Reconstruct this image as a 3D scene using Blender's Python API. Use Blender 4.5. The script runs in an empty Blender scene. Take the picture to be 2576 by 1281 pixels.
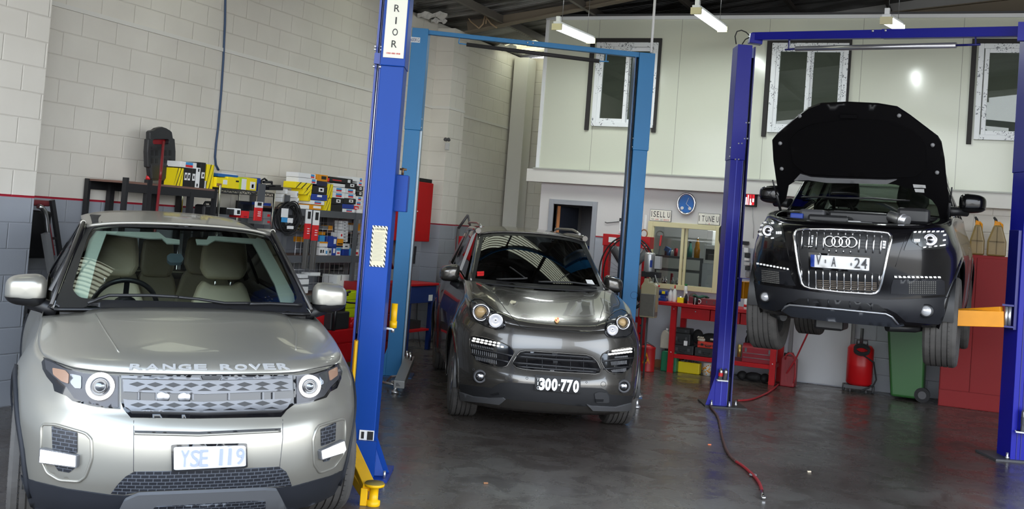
import bpy,bmesh,math,random
from mathutils import Vector,Matrix
from mathutils.bvhtree import BVHTree
from mathutils.geometry import delaunay_2d_cdt
random.seed(7)
SC = bpy.context.scene
COL = SC.collection
PI = math.pi
# --- camera
CW,CH = 2576.0,1281.0
F_PX,PPX,PPY = 2788.94,1288.0,465.41
ROLL,PITCH,YAW,CAMZ = 0.0756816,0.0362682,-0.414832,1.66518
_R0 = Vector((math.cos(YAW),-math.sin(YAW),0))
_F0 = Vector((math.sin(YAW),math.cos(YAW),0))
_UP = Vector((0,0,1))
FWD = _F0*math.cos(PITCH) + _UP*math.sin(PITCH)
_U0 = _UP*math.cos(PITCH) - _F0*math.sin(PITCH)
CRIGHT = _R0*math.cos(ROLL) + _U0*math.sin(ROLL)
CUP = -_R0*math.sin(ROLL) + _U0*math.cos(ROLL)
CO = Vector((0,0,CAMZ))
cam = bpy.data.cameras.new('camera')
cam.sensor_fit = 'HORIZONTAL'; cam.sensor_width = 36.0
cam.lens = F_PX*36.0/CW
cam.shift_x = 0.0
cam.shift_y = (PPY-CH/2)/CW
cam.clip_start = 0.05; cam.clip_end = 200
camo = bpy.data.objects.new('camera',cam); COL.objects.link(camo)
m = Matrix((( CRIGHT.x,CUP.x,-FWD.x,0),(CRIGHT.y,CUP.y,-FWD.y,0),(CRIGHT.z,CUP.z,-FWD.z,CAMZ),(0,0,0,1)))
camo.matrix_world = m
SC.camera = camo
SC.view_settings.view_transform = 'Standard'
SC.view_settings.look = 'None'
SC.view_settings.gamma = 1.0
SC.view_settings.use_curve_mapping = False
SC.view_settings.exposure = 0.2
SC.cycles.max_bounces = 8
SC.cycles.transparent_max_bounces = 12
SC.cycles.caustics_reflective = False
SC.cycles.caustics_refractive = False
# --- world: bright hazy daylight outside the open front
w = bpy.data.worlds.new('sky'); SC.world = w; w.use_nodes = True
nt = w.node_tree; nt.nodes.clear()
wo = nt.nodes.new('ShaderNodeOutputWorld'); bg = nt.nodes.new('ShaderNodeBackground')
tc = nt.nodes.new('ShaderNodeTexCoord'); sx = nt.nodes.new('ShaderNodeSeparateXYZ'); rp = nt.nodes.new('ShaderNodeValToRGB')
nt.links.new(tc.outputs['Generated'],sx.inputs[0]); nt.links.new(sx.outputs['Z'],rp.inputs[0])
rp.color_ramp.elements[0].position = 0.0; rp.color_ramp.elements[0].color = (0.30,0.30,0.29,1)
rp.color_ramp.elements[1].position = 0.05; rp.color_ramp.elements[1].color = (0.95,0.98,1.0,1)
e = rp.color_ramp.elements.new(0.6); e.color = (0.62,0.78,1.0,1)
nt.links.new(rp.outputs[0],bg.inputs[0]); bg.inputs[1].default_value = 5.6
nt.links.new(bg.outputs[0],wo.inputs[0])
# --- pixel -> place on a known plane of the building
def ray(px,py):
 a = (px-PPX)/F_PX; b = -(py-PPY)/F_PX
 return (FWD + CRIGHT*a + CUP*b)
def onX(px,py,X): d = ray(px,py); return CO + d*(X/d.x)
def onY(px,py,Y): d = ray(px,py); return CO + d*(Y/d.y)
def onZ(px,py,Z=0.0): d = ray(px,py); return CO + d*((Z-CAMZ)/d.z)
def pxof(p):
 v = Vector(p)-CO; z = v.dot(FWD)
 return (PPX + F_PX*v.dot(CRIGHT)/z,PPY - F_PX*v.dot(CUP)/z)
# --- materials
MATS = {}
def mat(name,col=(0.5,0.5,0.5),rough=0.5,metal=0.0,spec=0.5,coat=0.0,emit=None,estr=1.0,alpha=1.0,noise=0.0,nscale=20.0,bump=0.0,bscale=60.0,sheen=0.0):
 if name in MATS: return MATS[name]
 M = bpy.data.materials.new(name); M.use_nodes = True; MATS[name] = M
 n = M.node_tree; b = n.nodes['Principled BSDF']
 b.inputs['Base Color'].default_value = (*col,1); b.inputs['Roughness'].default_value = rough
 b.inputs['Metallic'].default_value = metal; b.inputs['Specular IOR Level'].default_value = spec
 b.inputs['Coat Weight'].default_value = coat; b.inputs['Coat Roughness'].default_value = 0.03
 if emit: b.inputs['Emission Color'].default_value = (*emit,1); b.inputs['Emission Strength'].default_value = estr
 if alpha < 1: b.inputs['Alpha'].default_value = alpha
 if noise > 0 or bump > 0:
  tcn = n.nodes.new('ShaderNodeTexCoord')
  nz = n.nodes.new('ShaderNodeTexNoise'); nz.inputs['Scale'].default_value = nscale; nz.inputs['Detail'].default_value = 6
  n.links.new(tcn.outputs['Object'],nz.inputs['Vector'])
 if noise > 0:
  mx = n.nodes.new('ShaderNodeMix'); mx.data_type = 'RGBA'; mx.blend_type = 'MIX'
  mx.inputs[6].default_value = (*[c*(1-noise) for c in col],1); mx.inputs[7].default_value = (*[min(1,c*(1+noise*0.6)) for c in col],1)
  n.links.new(nz.outputs['Fac'],mx.inputs[0]); n.links.new(mx.outputs[2],b.inputs['Base Color'])
 if bump > 0:
  nz2 = n.nodes.new('ShaderNodeTexNoise'); nz2.inputs['Scale'].default_value = bscale
  n.links.new(tcn.outputs['Object'],nz2.inputs['Vector'])
  bp = n.nodes.new('ShaderNodeBump'); bp.inputs['Strength'].default_value = bump; bp.inputs['Distance'].default_value = 0.01
  n.links.new(nz2.outputs['Fac'],bp.inputs['Height']); n.links.new(bp.outputs[0],b.inputs['Normal'])
 return M
def glass(name,tint=(1,1,1),refl=0.9,trans=1.0):
 if name in MATS: return MATS[name]
 M = bpy.data.materials.new(name); M.use_nodes = True; MATS[name] = M
 n = M.node_tree; n.nodes.clear()
 o = n.nodes.new('ShaderNodeOutputMaterial'); mx = n.nodes.new('ShaderNodeMixShader')
 t = n.nodes.new('ShaderNodeBsdfTransparent'); g = n.nodes.new('ShaderNodeBsdfGlossy'); fr = n.nodes.new('ShaderNodeFresnel')
 t.inputs[0].default_value = (*tint,1); g.inputs['Roughness'].default_value = 0.01; g.inputs[0].default_value = (refl,refl,refl,1)
 fr.inputs[0].default_value = 1.5
 n.links.new(fr.outputs[0],mx.inputs[0]); n.links.new(t.outputs[0],mx.inputs[1]); n.links.new(g.outputs[0],mx.inputs[2]); n.links.new(mx.outputs[0],o.inputs[0])
 return M
def C8(r, g, b): # sRGB 0-255 to linear
 f = lambda c: (c/255/12.92) if c/255 <= 0.04045 else ((c/255+0.055)/1.055)**2.4
 return (f(r),f(g),f(b))
def rm(n): # shorthand lookups for simple colours
 return MATS[n]
# --- mesh builder
ROOTW = {}
class MB:
 def __init__(s): s.v = []; s.f = []; s.mi = []; s.cur = 0; s.sm = []; s.csm = False
 def add(s,vs,fs,smooth=None):
  o = len(s.v); s.v += [Vector(p) for p in vs]
  for f in fs: s.f.append([i+o for i in f]); s.mi.append(s.cur); s.sm.append(s.csm if smooth is None else smooth)
  return s
 def box(s,a,b,M=None):
  x0,y0,z0 = [min(a[i],b[i]) for i in range(3)]; x1,y1,z1 = [max(a[i],b[i]) for i in range(3)]
  vs = [(x0,y0,z0),(x1,y0,z0),(x1,y1,z0),(x0,y1,z0),(x0,y0,z1),(x1,y0,z1),(x1,y1,z1),(x0,y1,z1)]
  if M: vs = [M @ Vector(p) for p in vs]
  return s.add(vs,[(0,3,2,1),(4,5,6,7),(0,1,5,4),(1,2,6,5),(2,3,7,6),(3,0,4,7)],False)
 def cbox(s,c,d,M=None):
  return s.box([c[i]-d[i]/2 for i in range(3)],[c[i]+d[i]/2 for i in range(3)],M)
 def bar(s,p,q,w,h,up=(0,0,1)):
  p = Vector(p); q = Vector(q); d = (q-p).normalized(); u = Vector(up)
  sd = d.cross(u)
  if sd.length < 1e-5: sd = d.cross(Vector((1,0,0)))
  sd.normalize(); u = sd.cross(d)
  c = [sd*(-w/2)+u*(-h/2),sd*(w/2)+u*(-h/2),sd*(w/2)+u*(h/2),sd*(-w/2)+u*(h/2)]
  vs = [p+k for k in c]+[q+k for k in c]
  return s.add(vs,[(3,2,1,0),(4,5,6,7),(0,1,5,4),(1,2,6,5),(2,3,7,6),(3,0,4,7)],False)
 def tube(s,pts,r,n=10,caps=True,closed=False):
  pts = [Vector(p) for p in pts]; rs = r if isinstance(r,(list,tuple)) else [r]*len(pts)
  N = len(pts); T = []
  for i in range(N):
   a = pts[(i-1) % N] if (closed or i > 0) else pts[i]; b = pts[(i+1) % N] if (closed or i < N-1) else pts[i]
   T.append((b-a).normalized() if (b-a).length > 1e-9 else Vector((0,0,1)))
  nrm = T[0].orthogonal().normalized(); vs = []
  for i in range(N):
   nrm = (nrm - T[i]*nrm.dot(T[i]))
   if nrm.length < 1e-6: nrm = T[i].orthogonal()
   nrm.normalize(); bn = T[i].cross(nrm)
   for k in range(n):
    a = 2*PI*k/n; vs.append(pts[i] + (nrm*math.cos(a)+bn*math.sin(a))*rs[i])
  fs = []
  for i in range(N if closed else N-1):
   j = (i+1) % N
   for k in range(n): fs.append((i*n+k,i*n+(k+1) % n,j*n+(k+1) % n,j*n+k))
  s.add(vs,fs,True)
  if caps and not closed:
   o = len(s.v)-len(vs)
   s.f.append([o+k for k in range(n)][::-1]); s.mi.append(s.cur); s.sm.append(False)
   s.f.append([o+(N-1)*n+k for k in range(n)]); s.mi.append(s.cur); s.sm.append(False)
  return s
 def cyl(s,p,q,r,n=24,r2=None,caps=True): return s.tube([p,q],[r,r if r2 is None else r2],n,caps)
 def lathe(s,prof,origin,axis=(0,0,1),n=32,smooth=True):
  ax = Vector(axis).normalized(); u = ax.orthogonal().normalized(); w_ = ax.cross(u); o = Vector(origin); vs = []
  for (r,h) in prof:
   for k in range(n):
    a = 2*PI*k/n; vs.append(o + ax*h + (u*math.cos(a)+w_*math.sin(a))*max(r,1e-5))
  fs = []
  for i in range(len(prof)-1):
   for k in range(n): fs.append((i*n+k,i*n+(k+1) % n,(i+1)*n+(k+1) % n,(i+1)*n+k))
  return s.add(vs,fs,smooth)
 def prism(s,poly,off):
  # poly: list of 3D points (planar), extruded by vector off
  off = Vector(off); n = len(poly); vs = [Vector(p) for p in poly]+[Vector(p)+off for p in poly]
  fs = [tuple(range(n))[::-1],tuple(range(n,2*n))]+[(i,(i+1) % n,n+(i+1) % n,n+i) for i in range(n)]
  return s.add(vs,fs,False)
 def grid(s,rows,smooth=True,closeu=False):
  nr = len(rows); nc = len(rows[0]); vs = [p for r in rows for p in r]; fs = []
  for i in range(nr-1):
   for j in range(nc if closeu else nc-1):
    fs.append((i*nc+j,i*nc+(j+1) % nc,(i+1)*nc+(j+1) % nc,(i+1)*nc+j))
  return s.add(vs,fs,smooth)
 def torus(s,c,axis,R,r,n=40,m=10,sx=1.0):
  ax = Vector(axis).normalized(); u = ax.orthogonal().normalized(); w_ = ax.cross(u); c = Vector(c)
  return s.tube([c+(u*math.cos(2*PI*k/n)+w_*math.sin(2*PI*k/n))*R for k in range(n)],r,m,closed=True)
 def ell(s,c,rad,n=20,m=12,M=None):
  rows = []
  for i in range(m+1):
   t = PI*i/m; rows.append([Vector((c[0]+rad[0]*math.sin(t)*math.cos(2*PI*k/n),c[1]+rad[1]*math.sin(t)*math.sin(2*PI*k/n),c[2]+rad[2]*math.cos(t))) for k in range(n)])
  if M: rows = [[M @ p for p in r] for r in rows]
  return s.grid(rows,True,True)
 def merge(s,other,M=None,cur=None):
  o = len(s.v); s.v += [(M @ p) if M else p.copy() for p in other.v]
  for f,mi,sm in zip(other.f,other.mi,other.sm): s.f.append([i+o for i in f]); s.mi.append(mi if cur is None else cur); s.sm.append(sm)
  return s
 def build(s,name,mats,parent=None,local=False,bevel=0.0,seg=2,sub=0,solid=0.0,origin=None,label=None,kind=None,cat=None,group=None,weld=False,flip=False):
  mats = mats if isinstance(mats,(list,tuple)) else [mats]
  vs = s.v
  if parent is not None:
   if local: off = Vector((0,0,0)); vv = vs
   else:
    Mi = parent_matrix(parent).inverted(); vv = [Mi @ p for p in vs]; off = Vector((0,0,0))
  else:
   if origin is None:
    off = Vector(((min(p.x for p in vs)+max(p.x for p in vs))/2,(min(p.y for p in vs)+max(p.y for p in vs))/2,min(p.z for p in vs)))
   else: off = Vector(origin)
   vv = [p-off for p in vs]
  me = bpy.data.meshes.new(name)
  me.from_pydata([tuple(p) for p in vv],[],[tuple(f) for f in s.f])
  for M_ in mats: me.materials.append(M_)
  for i,p in enumerate(me.polygons): p.material_index = min(s.mi[i],len(mats)-1); p.use_smooth = s.sm[i]
  if weld or flip:
   bm = bmesh.new(); bm.from_mesh(me)
   if weld: bmesh.ops.remove_doubles(bm,verts=bm.verts,dist=0.0005)
   bmesh.ops.recalc_face_normals(bm,faces=bm.faces)
   bm.to_mesh(me); bm.free()
  else:
   bm = bmesh.new(); bm.from_mesh(me); bmesh.ops.recalc_face_normals(bm,faces=bm.faces); bm.to_mesh(me); bm.free()
  me.validate()
  ob = bpy.data.objects.new(name,me); COL.objects.link(ob)
  if parent is not None: ob.parent = parent
  else: ob.location = off
  if solid: md = ob.modifiers.new('thickness','SOLIDIFY'); md.thickness = solid; md.offset = -1
  if bevel > 0: md = ob.modifiers.new('bevel','BEVEL'); md.width = bevel; md.segments = seg; md.limit_method = 'ANGLE'; md.angle_limit = 0.6
  if sub: md = ob.modifiers.new('smooth','SUBSURF'); md.levels = sub; md.render_levels = sub
  tag(ob,label,cat,group,kind)
  return ob
def parent_matrix(o):
 M_ = Matrix.LocRotScale(o.location,o.rotation_euler,o.scale)
 return parent_matrix(o.parent) @ M_ if o.parent else M_
def tag(o,label=None,cat=None,group=None,kind=None):
 if label: o['label'] = label
 if cat: o['category'] = cat
 if group: o['group'] = group
 if kind: o['kind'] = kind
 return o
def thing(name,label,cat,loc=(0,0,0),rz=0.0,group=None,rx=0.0,ry=0.0):
 o = bpy.data.objects.new(name,None); COL.objects.link(o); o.empty_display_size = 0.1
 o.location = loc; o.rotation_euler = (rx,ry,rz)
 return tag(o,label,cat,group)
def copy_tree(o,parent=None):
 c = o.copy(); COL.objects.link(c); c.parent = parent
 for ch in list(o.children): copy_tree(ch,c)
 return c
FONTC = bpy.data.fonts.load('<builtin>') if False else None
def text_mesh(txt,h,depth=0.004,sx=1.0,bold=0.0,spacing=1.0,shear=0.0):
 cu = bpy.data.curves.new('t','FONT'); cu.body = txt; cu.size = 1.0; cu.align_x = 'CENTER'; cu.align_y = 'CENTER'
 cu.extrude = 0.5*depth; cu.offset = bold; cu.space_character = spacing; cu.shear = shear; cu.resolution_u = 3
 ob = bpy.data.objects.new('t',cu); COL.objects.link(ob)
 dg = bpy.context.evaluated_depsgraph_get(); me = bpy.data.meshes.new_from_object(ob.evaluated_get(dg))
 mb = MB(); vs = [v.co.copy() for v in me.vertices]
 if vs:
  y0 = min(v.y for v in vs); y1 = max(v.y for v in vs); x0 = min(v.x for v in vs); x1 = max(v.x for v in vs); k = h/(y1-y0)
  vs = [Vector(((v.x-(x0+x1)/2)*k*sx,(v.y-(y0+y1)/2)*k,v.z)) for v in vs]
  mb.add(vs,[tuple(p.vertices) for p in me.polygons],False)
 bpy.data.objects.remove(ob); bpy.data.curves.remove(cu)
 return mb
def frameM(c,right,up):
 r = Vector(right).normalized(); n = r.cross(Vector(up)).normalized(); u = n.cross(r)
 return Matrix(((r.x,u.x,n.x,c[0]),(r.y,u.y,n.y,c[1]),(r.z,u.z,n.z,c[2]),(0,0,0,1)))
def text_on(txt,c,right,up,h,mt,name,parent=None,**k):
 label = k.pop('label',None); w_ = k.pop('width',None)
 t = text_mesh(txt,h,**k)
 if w_:
  ww = max(p.x for p in t.v)-min(p.x for p in t.v); t.v = [Vector((p.x*w_/ww,p.y,p.z)) for p in t.v]
 t.v = [frameM(c,right,up) @ p for p in t.v]
 return t.build(name,mt,parent,label=label)
# === materials used all over
mat('white_paint',C8(222,220,214),0.6)
mat('cream',C8(222,214,170),0.5)
mat('upvc',C8(236,238,240),0.3)
mat('black_foam',C8(48,46,46),0.8)
mat('black_plastic',C8(26,26,28),0.42)
mat('black_rubber',C8(30,30,32),0.75,bump=0.1)
mat('dark_grey',C8(70,70,73),0.5)
mat('mid_grey',C8(128,128,130),0.5)
mat('light_grey',C8(190,190,190),0.5)
mat('chrome',(0.85,0.85,0.86),0.12,1.0)
mat('steel',(0.55,0.55,0.56),0.3,1.0,noise=0.2,nscale=30)
mat('zinc',(0.7,0.7,0.72),0.35,0.9)
mat('red_paint',C8(180,16,22),0.42,spec=0.35,noise=0.12,nscale=5)
mat('red_worn',C8(188,18,26),0.45,spec=0.35,noise=0.25,nscale=8)
mat('red_dark',C8(150,25,35),0.4,noise=0.2,nscale=6)
mat('blue_royal',(0.003,0.05,0.30),0.42,spec=0.22,noise=0.12,nscale=2.2)
mat('blue_cyan',C8(44,122,178),0.45,spec=0.35,noise=0.14,nscale=2.5)
mat('blue_deep',C8(16,22,150),0.4,spec=0.35,noise=0.12,nscale=3)
mat('blue_navy',C8(22,48,110),0.4)
mat('yellow_paint',C8(235,180,5),0.42,spec=0.35,noise=0.12,nscale=9)
mat('orange_yellow',C8(228,148,16),0.42,spec=0.35,noise=0.15,nscale=9)
mat('yellow_box',C8(250,225,20),0.5)
mat('white_card',C8(235,235,235),0.6)
mat('black_card',C8(24,24,26),0.55)
mat('blue_card',C8(28,60,150),0.5)
mat('lightblue_card',C8(60,150,210),0.5)
mat('red_card',C8(215,35,40),0.45)
mat('green_card',C8(20,120,60),0.5)
mat('lime',C8(190,215,20),0.4)
mat('brown',C8(150,105,70),0.7)
mat('wood',C8(200,130,80),0.6)
mat('rack_grey',C8(84,86,90),0.5)
mat('rack_black',C8(36,36,38),0.45)
mat('ink',C8(20,20,22),0.6)
mat('red_ink',C8(200,40,45),0.6)
mat('blue_ink',C8(40,80,170),0.6)
glass('window_glass',(0.72,0.76,0.72),1.0)
def block_paint(name,ax,phase=0.0,two_tone=True,x_off=0.0,redline=True,grey=(158,163,172)):
 """painted concrete block wall: 0.4 x 0.2 m blocks, white above 1.6 m, grey below, thin red line between"""
 M = bpy.data.materials.new(name); M.use_nodes = True; MATS[name] = M
 n = M.node_tree; L = n.links; b = n.nodes['Principled BSDF']; b.inputs['Roughness'].default_value = 0.55
 g = n.nodes.new('ShaderNodeNewGeometry'); s = n.nodes.new('ShaderNodeSeparateXYZ'); L.new(g.outputs['Position'],s.inputs[0])
 c = n.nodes.new('ShaderNodeCombineXYZ')
 ad = n.nodes.new('ShaderNodeMath'); ad.operation = 'ADD'; ad.inputs[1].default_value = -phase
 L.new(s.outputs[ax],ad.inputs[0]); L.new(ad.outputs[0],c.inputs[0]); L.new(s.outputs['Z'],c.inputs[1])
 def brick(mortar,smooth):
  k = n.nodes.new('ShaderNodeTexBrick'); k.offset = 0.5; k.offset_frequency = 2; k.squash = 1; k.squash_frequency = 1
  k.inputs['Scale'].default_value = 1; k.inputs['Brick Width'].default_value = 0.4; k.inputs['Row Height'].default_value = 0.2
  k.inputs['Mortar Size'].default_value = mortar; k.inputs['Mortar Smooth'].default_value = smooth; L.new(c.outputs[0],k.inputs['Vector']); return k
 k = brick(0.0042,0.4); k2 = brick(0.009,1.0)
 nz = n.nodes.new('ShaderNodeTexNoise'); nz.inputs['Scale'].default_value = 1.3; nz.inputs['Detail'].default_value = 5; L.new(g.outputs['Position'],nz.inputs['Vector'])
 nf = n.nodes.new('ShaderNodeTexNoise'); nf.inputs['Scale'].default_value = 140; nf.inputs['Detail'].default_value = 3; L.new(g.outputs['Position'],nf.inputs['Vector'])
 # colours
 gt = n.nodes.new('ShaderNodeMath'); gt.operation = 'GREATER_THAN'; gt.inputs[1].default_value = 1.602 if two_tone else -1; L.new(s.outputs['Z'],gt.inputs[0])
 mx = n.nodes.new('ShaderNodeMix'); mx.data_type = 'RGBA'; mx.inputs[6].default_value = (*C8(*grey),1); mx.inputs[7].default_value = (*C8(228,224,215),1); L.new(gt.outputs[0],mx.inputs[0])
 mv = n.nodes.new('ShaderNodeMix'); mv.data_type = 'RGBA'; mv.blend_type = 'MULTIPLY'; mv.inputs[0].default_value = 1.0
 rp = n.nodes.new('ShaderNodeValToRGB'); rp.color_ramp.elements[0].position = 0.25; rp.color_ramp.elements[0].color = (0.86,0.85,0.84,1); rp.color_ramp.elements[1].position = 0.7; rp.color_ramp.elements[1].color = (1,1,1,1)
 L.new(nz.outputs['Fac'],rp.inputs[0]); L.new(mx.outputs[2],mv.inputs[6]); L.new(rp.outputs[0],mv.inputs[7])
 mm = n.nodes.new('ShaderNodeMix'); mm.data_type = 'RGBA'; mm.blend_type = 'MULTIPLY'; L.new(mv.outputs[2],mm.inputs[6]); mm.inputs[7].default_value = (0.88,0.87,0.86,1)
 L.new(k.outputs['Fac'],mm.inputs[0])
 out = mm.outputs[2]
 if redline:
  # band 1.595..1.612
  cmp = n.nodes.new('ShaderNodeMath'); cmp.operation = 'COMPARE'; cmp.inputs[1].default_value = 1.603; cmp.inputs[2].default_value = 0.009; L.new(s.outputs['Z'],cmp.inputs[0])
  mr = n.nodes.new('ShaderNodeMix'); mr.data_type = 'RGBA'; L.new(cmp.outputs[0],mr.inputs[0]); L.new(out,mr.inputs[6]); mr.inputs[7].default_value = (*C8(165,30,50),1); out = mr.outputs[2]
 L.new(out,b.inputs['Base Color'])
 h = n.nodes.new('ShaderNodeMath'); h.operation = 'MULTIPLY_ADD'; h.inputs[1].default_value = -1.0; L.new(k2.outputs['Fac'],h.inputs[0])
 h2 = n.nodes.new('ShaderNodeMath'); h2.operation = 'MULTIPLY'; h2.inputs[1].default_value = 0.10; L.new(nf.outputs['Fac'],h2.inputs[0]); L.new(h2.outputs[0],h.inputs[2])
 bp = n.nodes.new('ShaderNodeBump'); bp.inputs['Strength'].default_value = 0.6; bp.inputs['Distance'].default_value = 0.006
 L.new(h.outputs[0],bp.inputs['Height']); L.new(bp.outputs[0],b.inputs['Normal'])
 return M
block_paint('block_left','Y',7.142-0.0)
block_paint('block_back','X',-7.27)
block_paint('block_plain','X',-7.27,two_tone=False,redline=False)
def floor_mat():
 M = bpy.data.materials.new('floor_concrete'); M.use_nodes = True; MATS['floor'] = M
 n = M.node_tree; L = n.links; b = n.nodes['Principled BSDF']
 g = n.nodes.new('ShaderNodeNewGeometry')
 def noise(sc,det,dist=0.0,rough=0.6):
  z = n.nodes.new('ShaderNodeTexNoise'); z.inputs['Scale'].default_value = sc; z.inputs['Detail'].default_value = det; z.inputs['Distortion'].default_value = dist; z.inputs['Roughness'].default_value = rough
  L.new(g.outputs['Position'],z.inputs['Vector']); return z
 def ramp(src,stops):
  r = n.nodes.new('ShaderNodeValToRGB'); els = r.color_ramp.elements
  els[0].position,els[0].color = stops[0][0],(*stops[0][1],1); els[1].position,els[1].color = stops[-1][0],(*stops[-1][1],1)
  for p,c in stops[1:-1]: e = els.new(p); e.color = (*c,1)
  L.new(src,r.inputs[0]); return r
 n1 = noise(0.55,6,0.4); n2 = noise(3.2,8,0.8,0.65); n3 = noise(22,6,0.3)
 r1 = ramp(n1.outputs['Fac'],[(0.3,C8(70,61,57)),(0.5,C8(86,79,75)),(0.72,C8(114,112,107))])
 r2 = ramp(n2.outputs['Fac'],[(0.28,(0.6,0.57,0.55)),(0.42,(0.86,0.84,0.82)),(0.55,(1,1,1)),(0.8,(1.1,1.1,1.09))])
 m1 = n.nodes.new('ShaderNodeMix'); m1.data_type = 'RGBA'; m1.blend_type = 'MULTIPLY'; m1.inputs[0].default_value = 0.85; L.new(r1.outputs[0],m1.inputs[6]); L.new(r2.outputs[0],m1.inputs[7])
 r3 = ramp(n3.outputs['Fac'],[(0.3,(0.8,0.8,0.8)),(0.6,(1.05,1.05,1.05))])
 m2 = n.nodes.new('ShaderNodeMix'); m2.data_type = 'RGBA'; m2.blend_type = 'MULTIPLY'; m2.inputs[0].default_value = 0.6; L.new(m1.outputs[2],m2.inputs[6]); L.new(r3.outputs[0],m2.inputs[7])
 # fine cracks
 v = n.nodes.new('ShaderNodeTexVoronoi'); v.feature = 'DISTANCE_TO_EDGE'; v.inputs['Scale'].default_value = 0.85
 wv = n.nodes.new('ShaderNodeVectorMath'); wv.operation = 'ADD'; nd = noise(2.5,4); ns = n.nodes.new('ShaderNodeVectorMath'); ns.operation = 'SCALE'; ns.inputs['Scale'].default_value = 0.35
 L.new(nd.outputs['Color'],ns.inputs[0]); L.new(g.outputs['Position'],wv.inputs[0]); L.new(ns.outputs[0],wv.inputs[1]); L.new(wv.outputs[0],v.inputs['Vector'])
 rc = ramp(v.outputs['Distance'],[(0.0,(0.45,0.42,0.4)),(0.006,(1,1,1))])
 m3 = n.nodes.new('ShaderNodeMix'); m3.data_type = 'RGBA'; m3.blend_type = 'MULTIPLY'; m3.inputs[0].default_value = 0.55; L.new(m2.outputs[2],m3.inputs[6]); L.new(rc.outputs[0],m3.inputs[7])
 L.new(m3.outputs[2],b.inputs['Base Color'])
 rr = n.nodes.new('ShaderNodeMapRange'); rr.inputs['From Min'].default_value = 0.3; rr.inputs['From Max'].default_value = 0.7; rr.inputs['To Min'].default_value = 0.14; rr.inputs['To Max'].default_value = 0.42
 L.new(n2.outputs['Fac'],rr.inputs['Value']); L.new(rr.outputs[0],b.inputs['Roughness'])
 bp = n.nodes.new('ShaderNodeBump'); bp.inputs['Strength'].default_value = 0.05; bp.inputs['Distance'].default_value = 0.01; L.new(n2.outputs['Fac'],bp.inputs['Height']); L.new(bp.outputs[0],b.inputs['Normal'])
 return M
floor_mat()
def panel_mat():
 M = mat('panel',C8(206,211,196),0.16,spec=0.5)
 n = M.node_tree; L = n.links; b = n.nodes['Principled BSDF']
 g = n.nodes.new('ShaderNodeNewGeometry'); s = n.nodes.new('ShaderNodeSeparateXYZ'); L.new(g.outputs['Position'],s.inputs[0])
 md = n.nodes.new('ShaderNodeMath'); md.operation = 'PINGPONG'; md.inputs[1].default_value = 0.575
 ad = n.nodes.new('ShaderNodeMath'); ad.operation = 'ADD'; ad.inputs[1].default_value = 20.05; L.new(s.outputs['X'],ad.inputs[0]); L.new(ad.outputs[0],md.inputs[0])
 lt = n.nodes.new('ShaderNodeMath'); lt.operation = 'LESS_THAN'; lt.inputs[1].default_value = 0.003; L.new(md.outputs[0],lt.inputs[0])
 mx = n.nodes.new('ShaderNodeMix'); mx.data_type = 'RGBA'; mx.inputs[6].default_value = (*C8(210,213,197),1); mx.inputs[7].default_value = (*C8(150,152,140),1)
 L.new(lt.outputs[0],mx.inputs[0]); L.new(mx.outputs[2],b.inputs['Base Color'])
 nz = n.nodes.new('ShaderNodeTexNoise'); nz.inputs['Scale'].default_value = 1.6; L.new(g.outputs['Position'],nz.inputs['Vector'])
 bp = n.nodes.new('ShaderNodeBump'); bp.inputs['Strength'].default_value = 0.10; bp.inputs['Distance'].default_value = 0.03; L.new(nz.outputs['Fac'],bp.inputs['Height']); L.new(bp.outputs[0],b.inputs['Normal'])
 return M
panel_mat()
def struct(mb,name,m,**k): k.setdefault('kind','structure'); return mb.build(name,m,None,**k)
XW = -7.27; FY = 14.13
# --- shell
mb = MB(); mb.box((-7.5,-4,-0.1),(4.2,16.7,0)); struct(mb,'floor',MATS['floor'])
mb = MB(); mb.box((XW-0.2,0.6,0),(XW,16.7,4.40)); struct(mb,'wall_left',MATS['block_left'])
mb = MB(); mb.box((XW,4.6,0),(-6.81,6.36,4.45)); struct(mb,'wall_left_pier',MATS['block_left'])
mb = MB(); mb.box((XW,13.56,0),(-7.0,14.03,4.32)); struct(mb,'wall_left_pilaster',MATS['block_left'])
# raised band in the masonry
mb = MB(); mb.box((XW,6.36,3.195),(XW+0.014,13.56,3.232)); mb.box((-7.0,13.56,3.195),(-6.988,14.03,3.232)); mb.box((XW,13.548,3.195),(-6.988,13.56,3.232)); mb.box((XW,14.03,3.195),(XW+0.014,16.3,3.232))
struct(mb,'trim_1',MATS['white_paint'])
mb = MB(); mb.box((XW,16.5,0),(-5.2,16.7,4.4)); struct(mb,'wall_back_block',MATS['block_back'])
mb = MB(); mb.box((4.0,9.0,0),(4.2,16.7,6.0)); mb.box((4.0,0.6,4.3),(4.2,9.0,6.0)); struct(mb,'wall_right',MATS['white_paint'])  # unseen wall, its near part left open to let sky light in
# steel column in the far corner
mb = MB(); mb.box((-7.23,16.14,0),(-6.98,16.46,4.35)); struct(mb,'trim_2',MATS['white_paint'],bevel=0.004)
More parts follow.
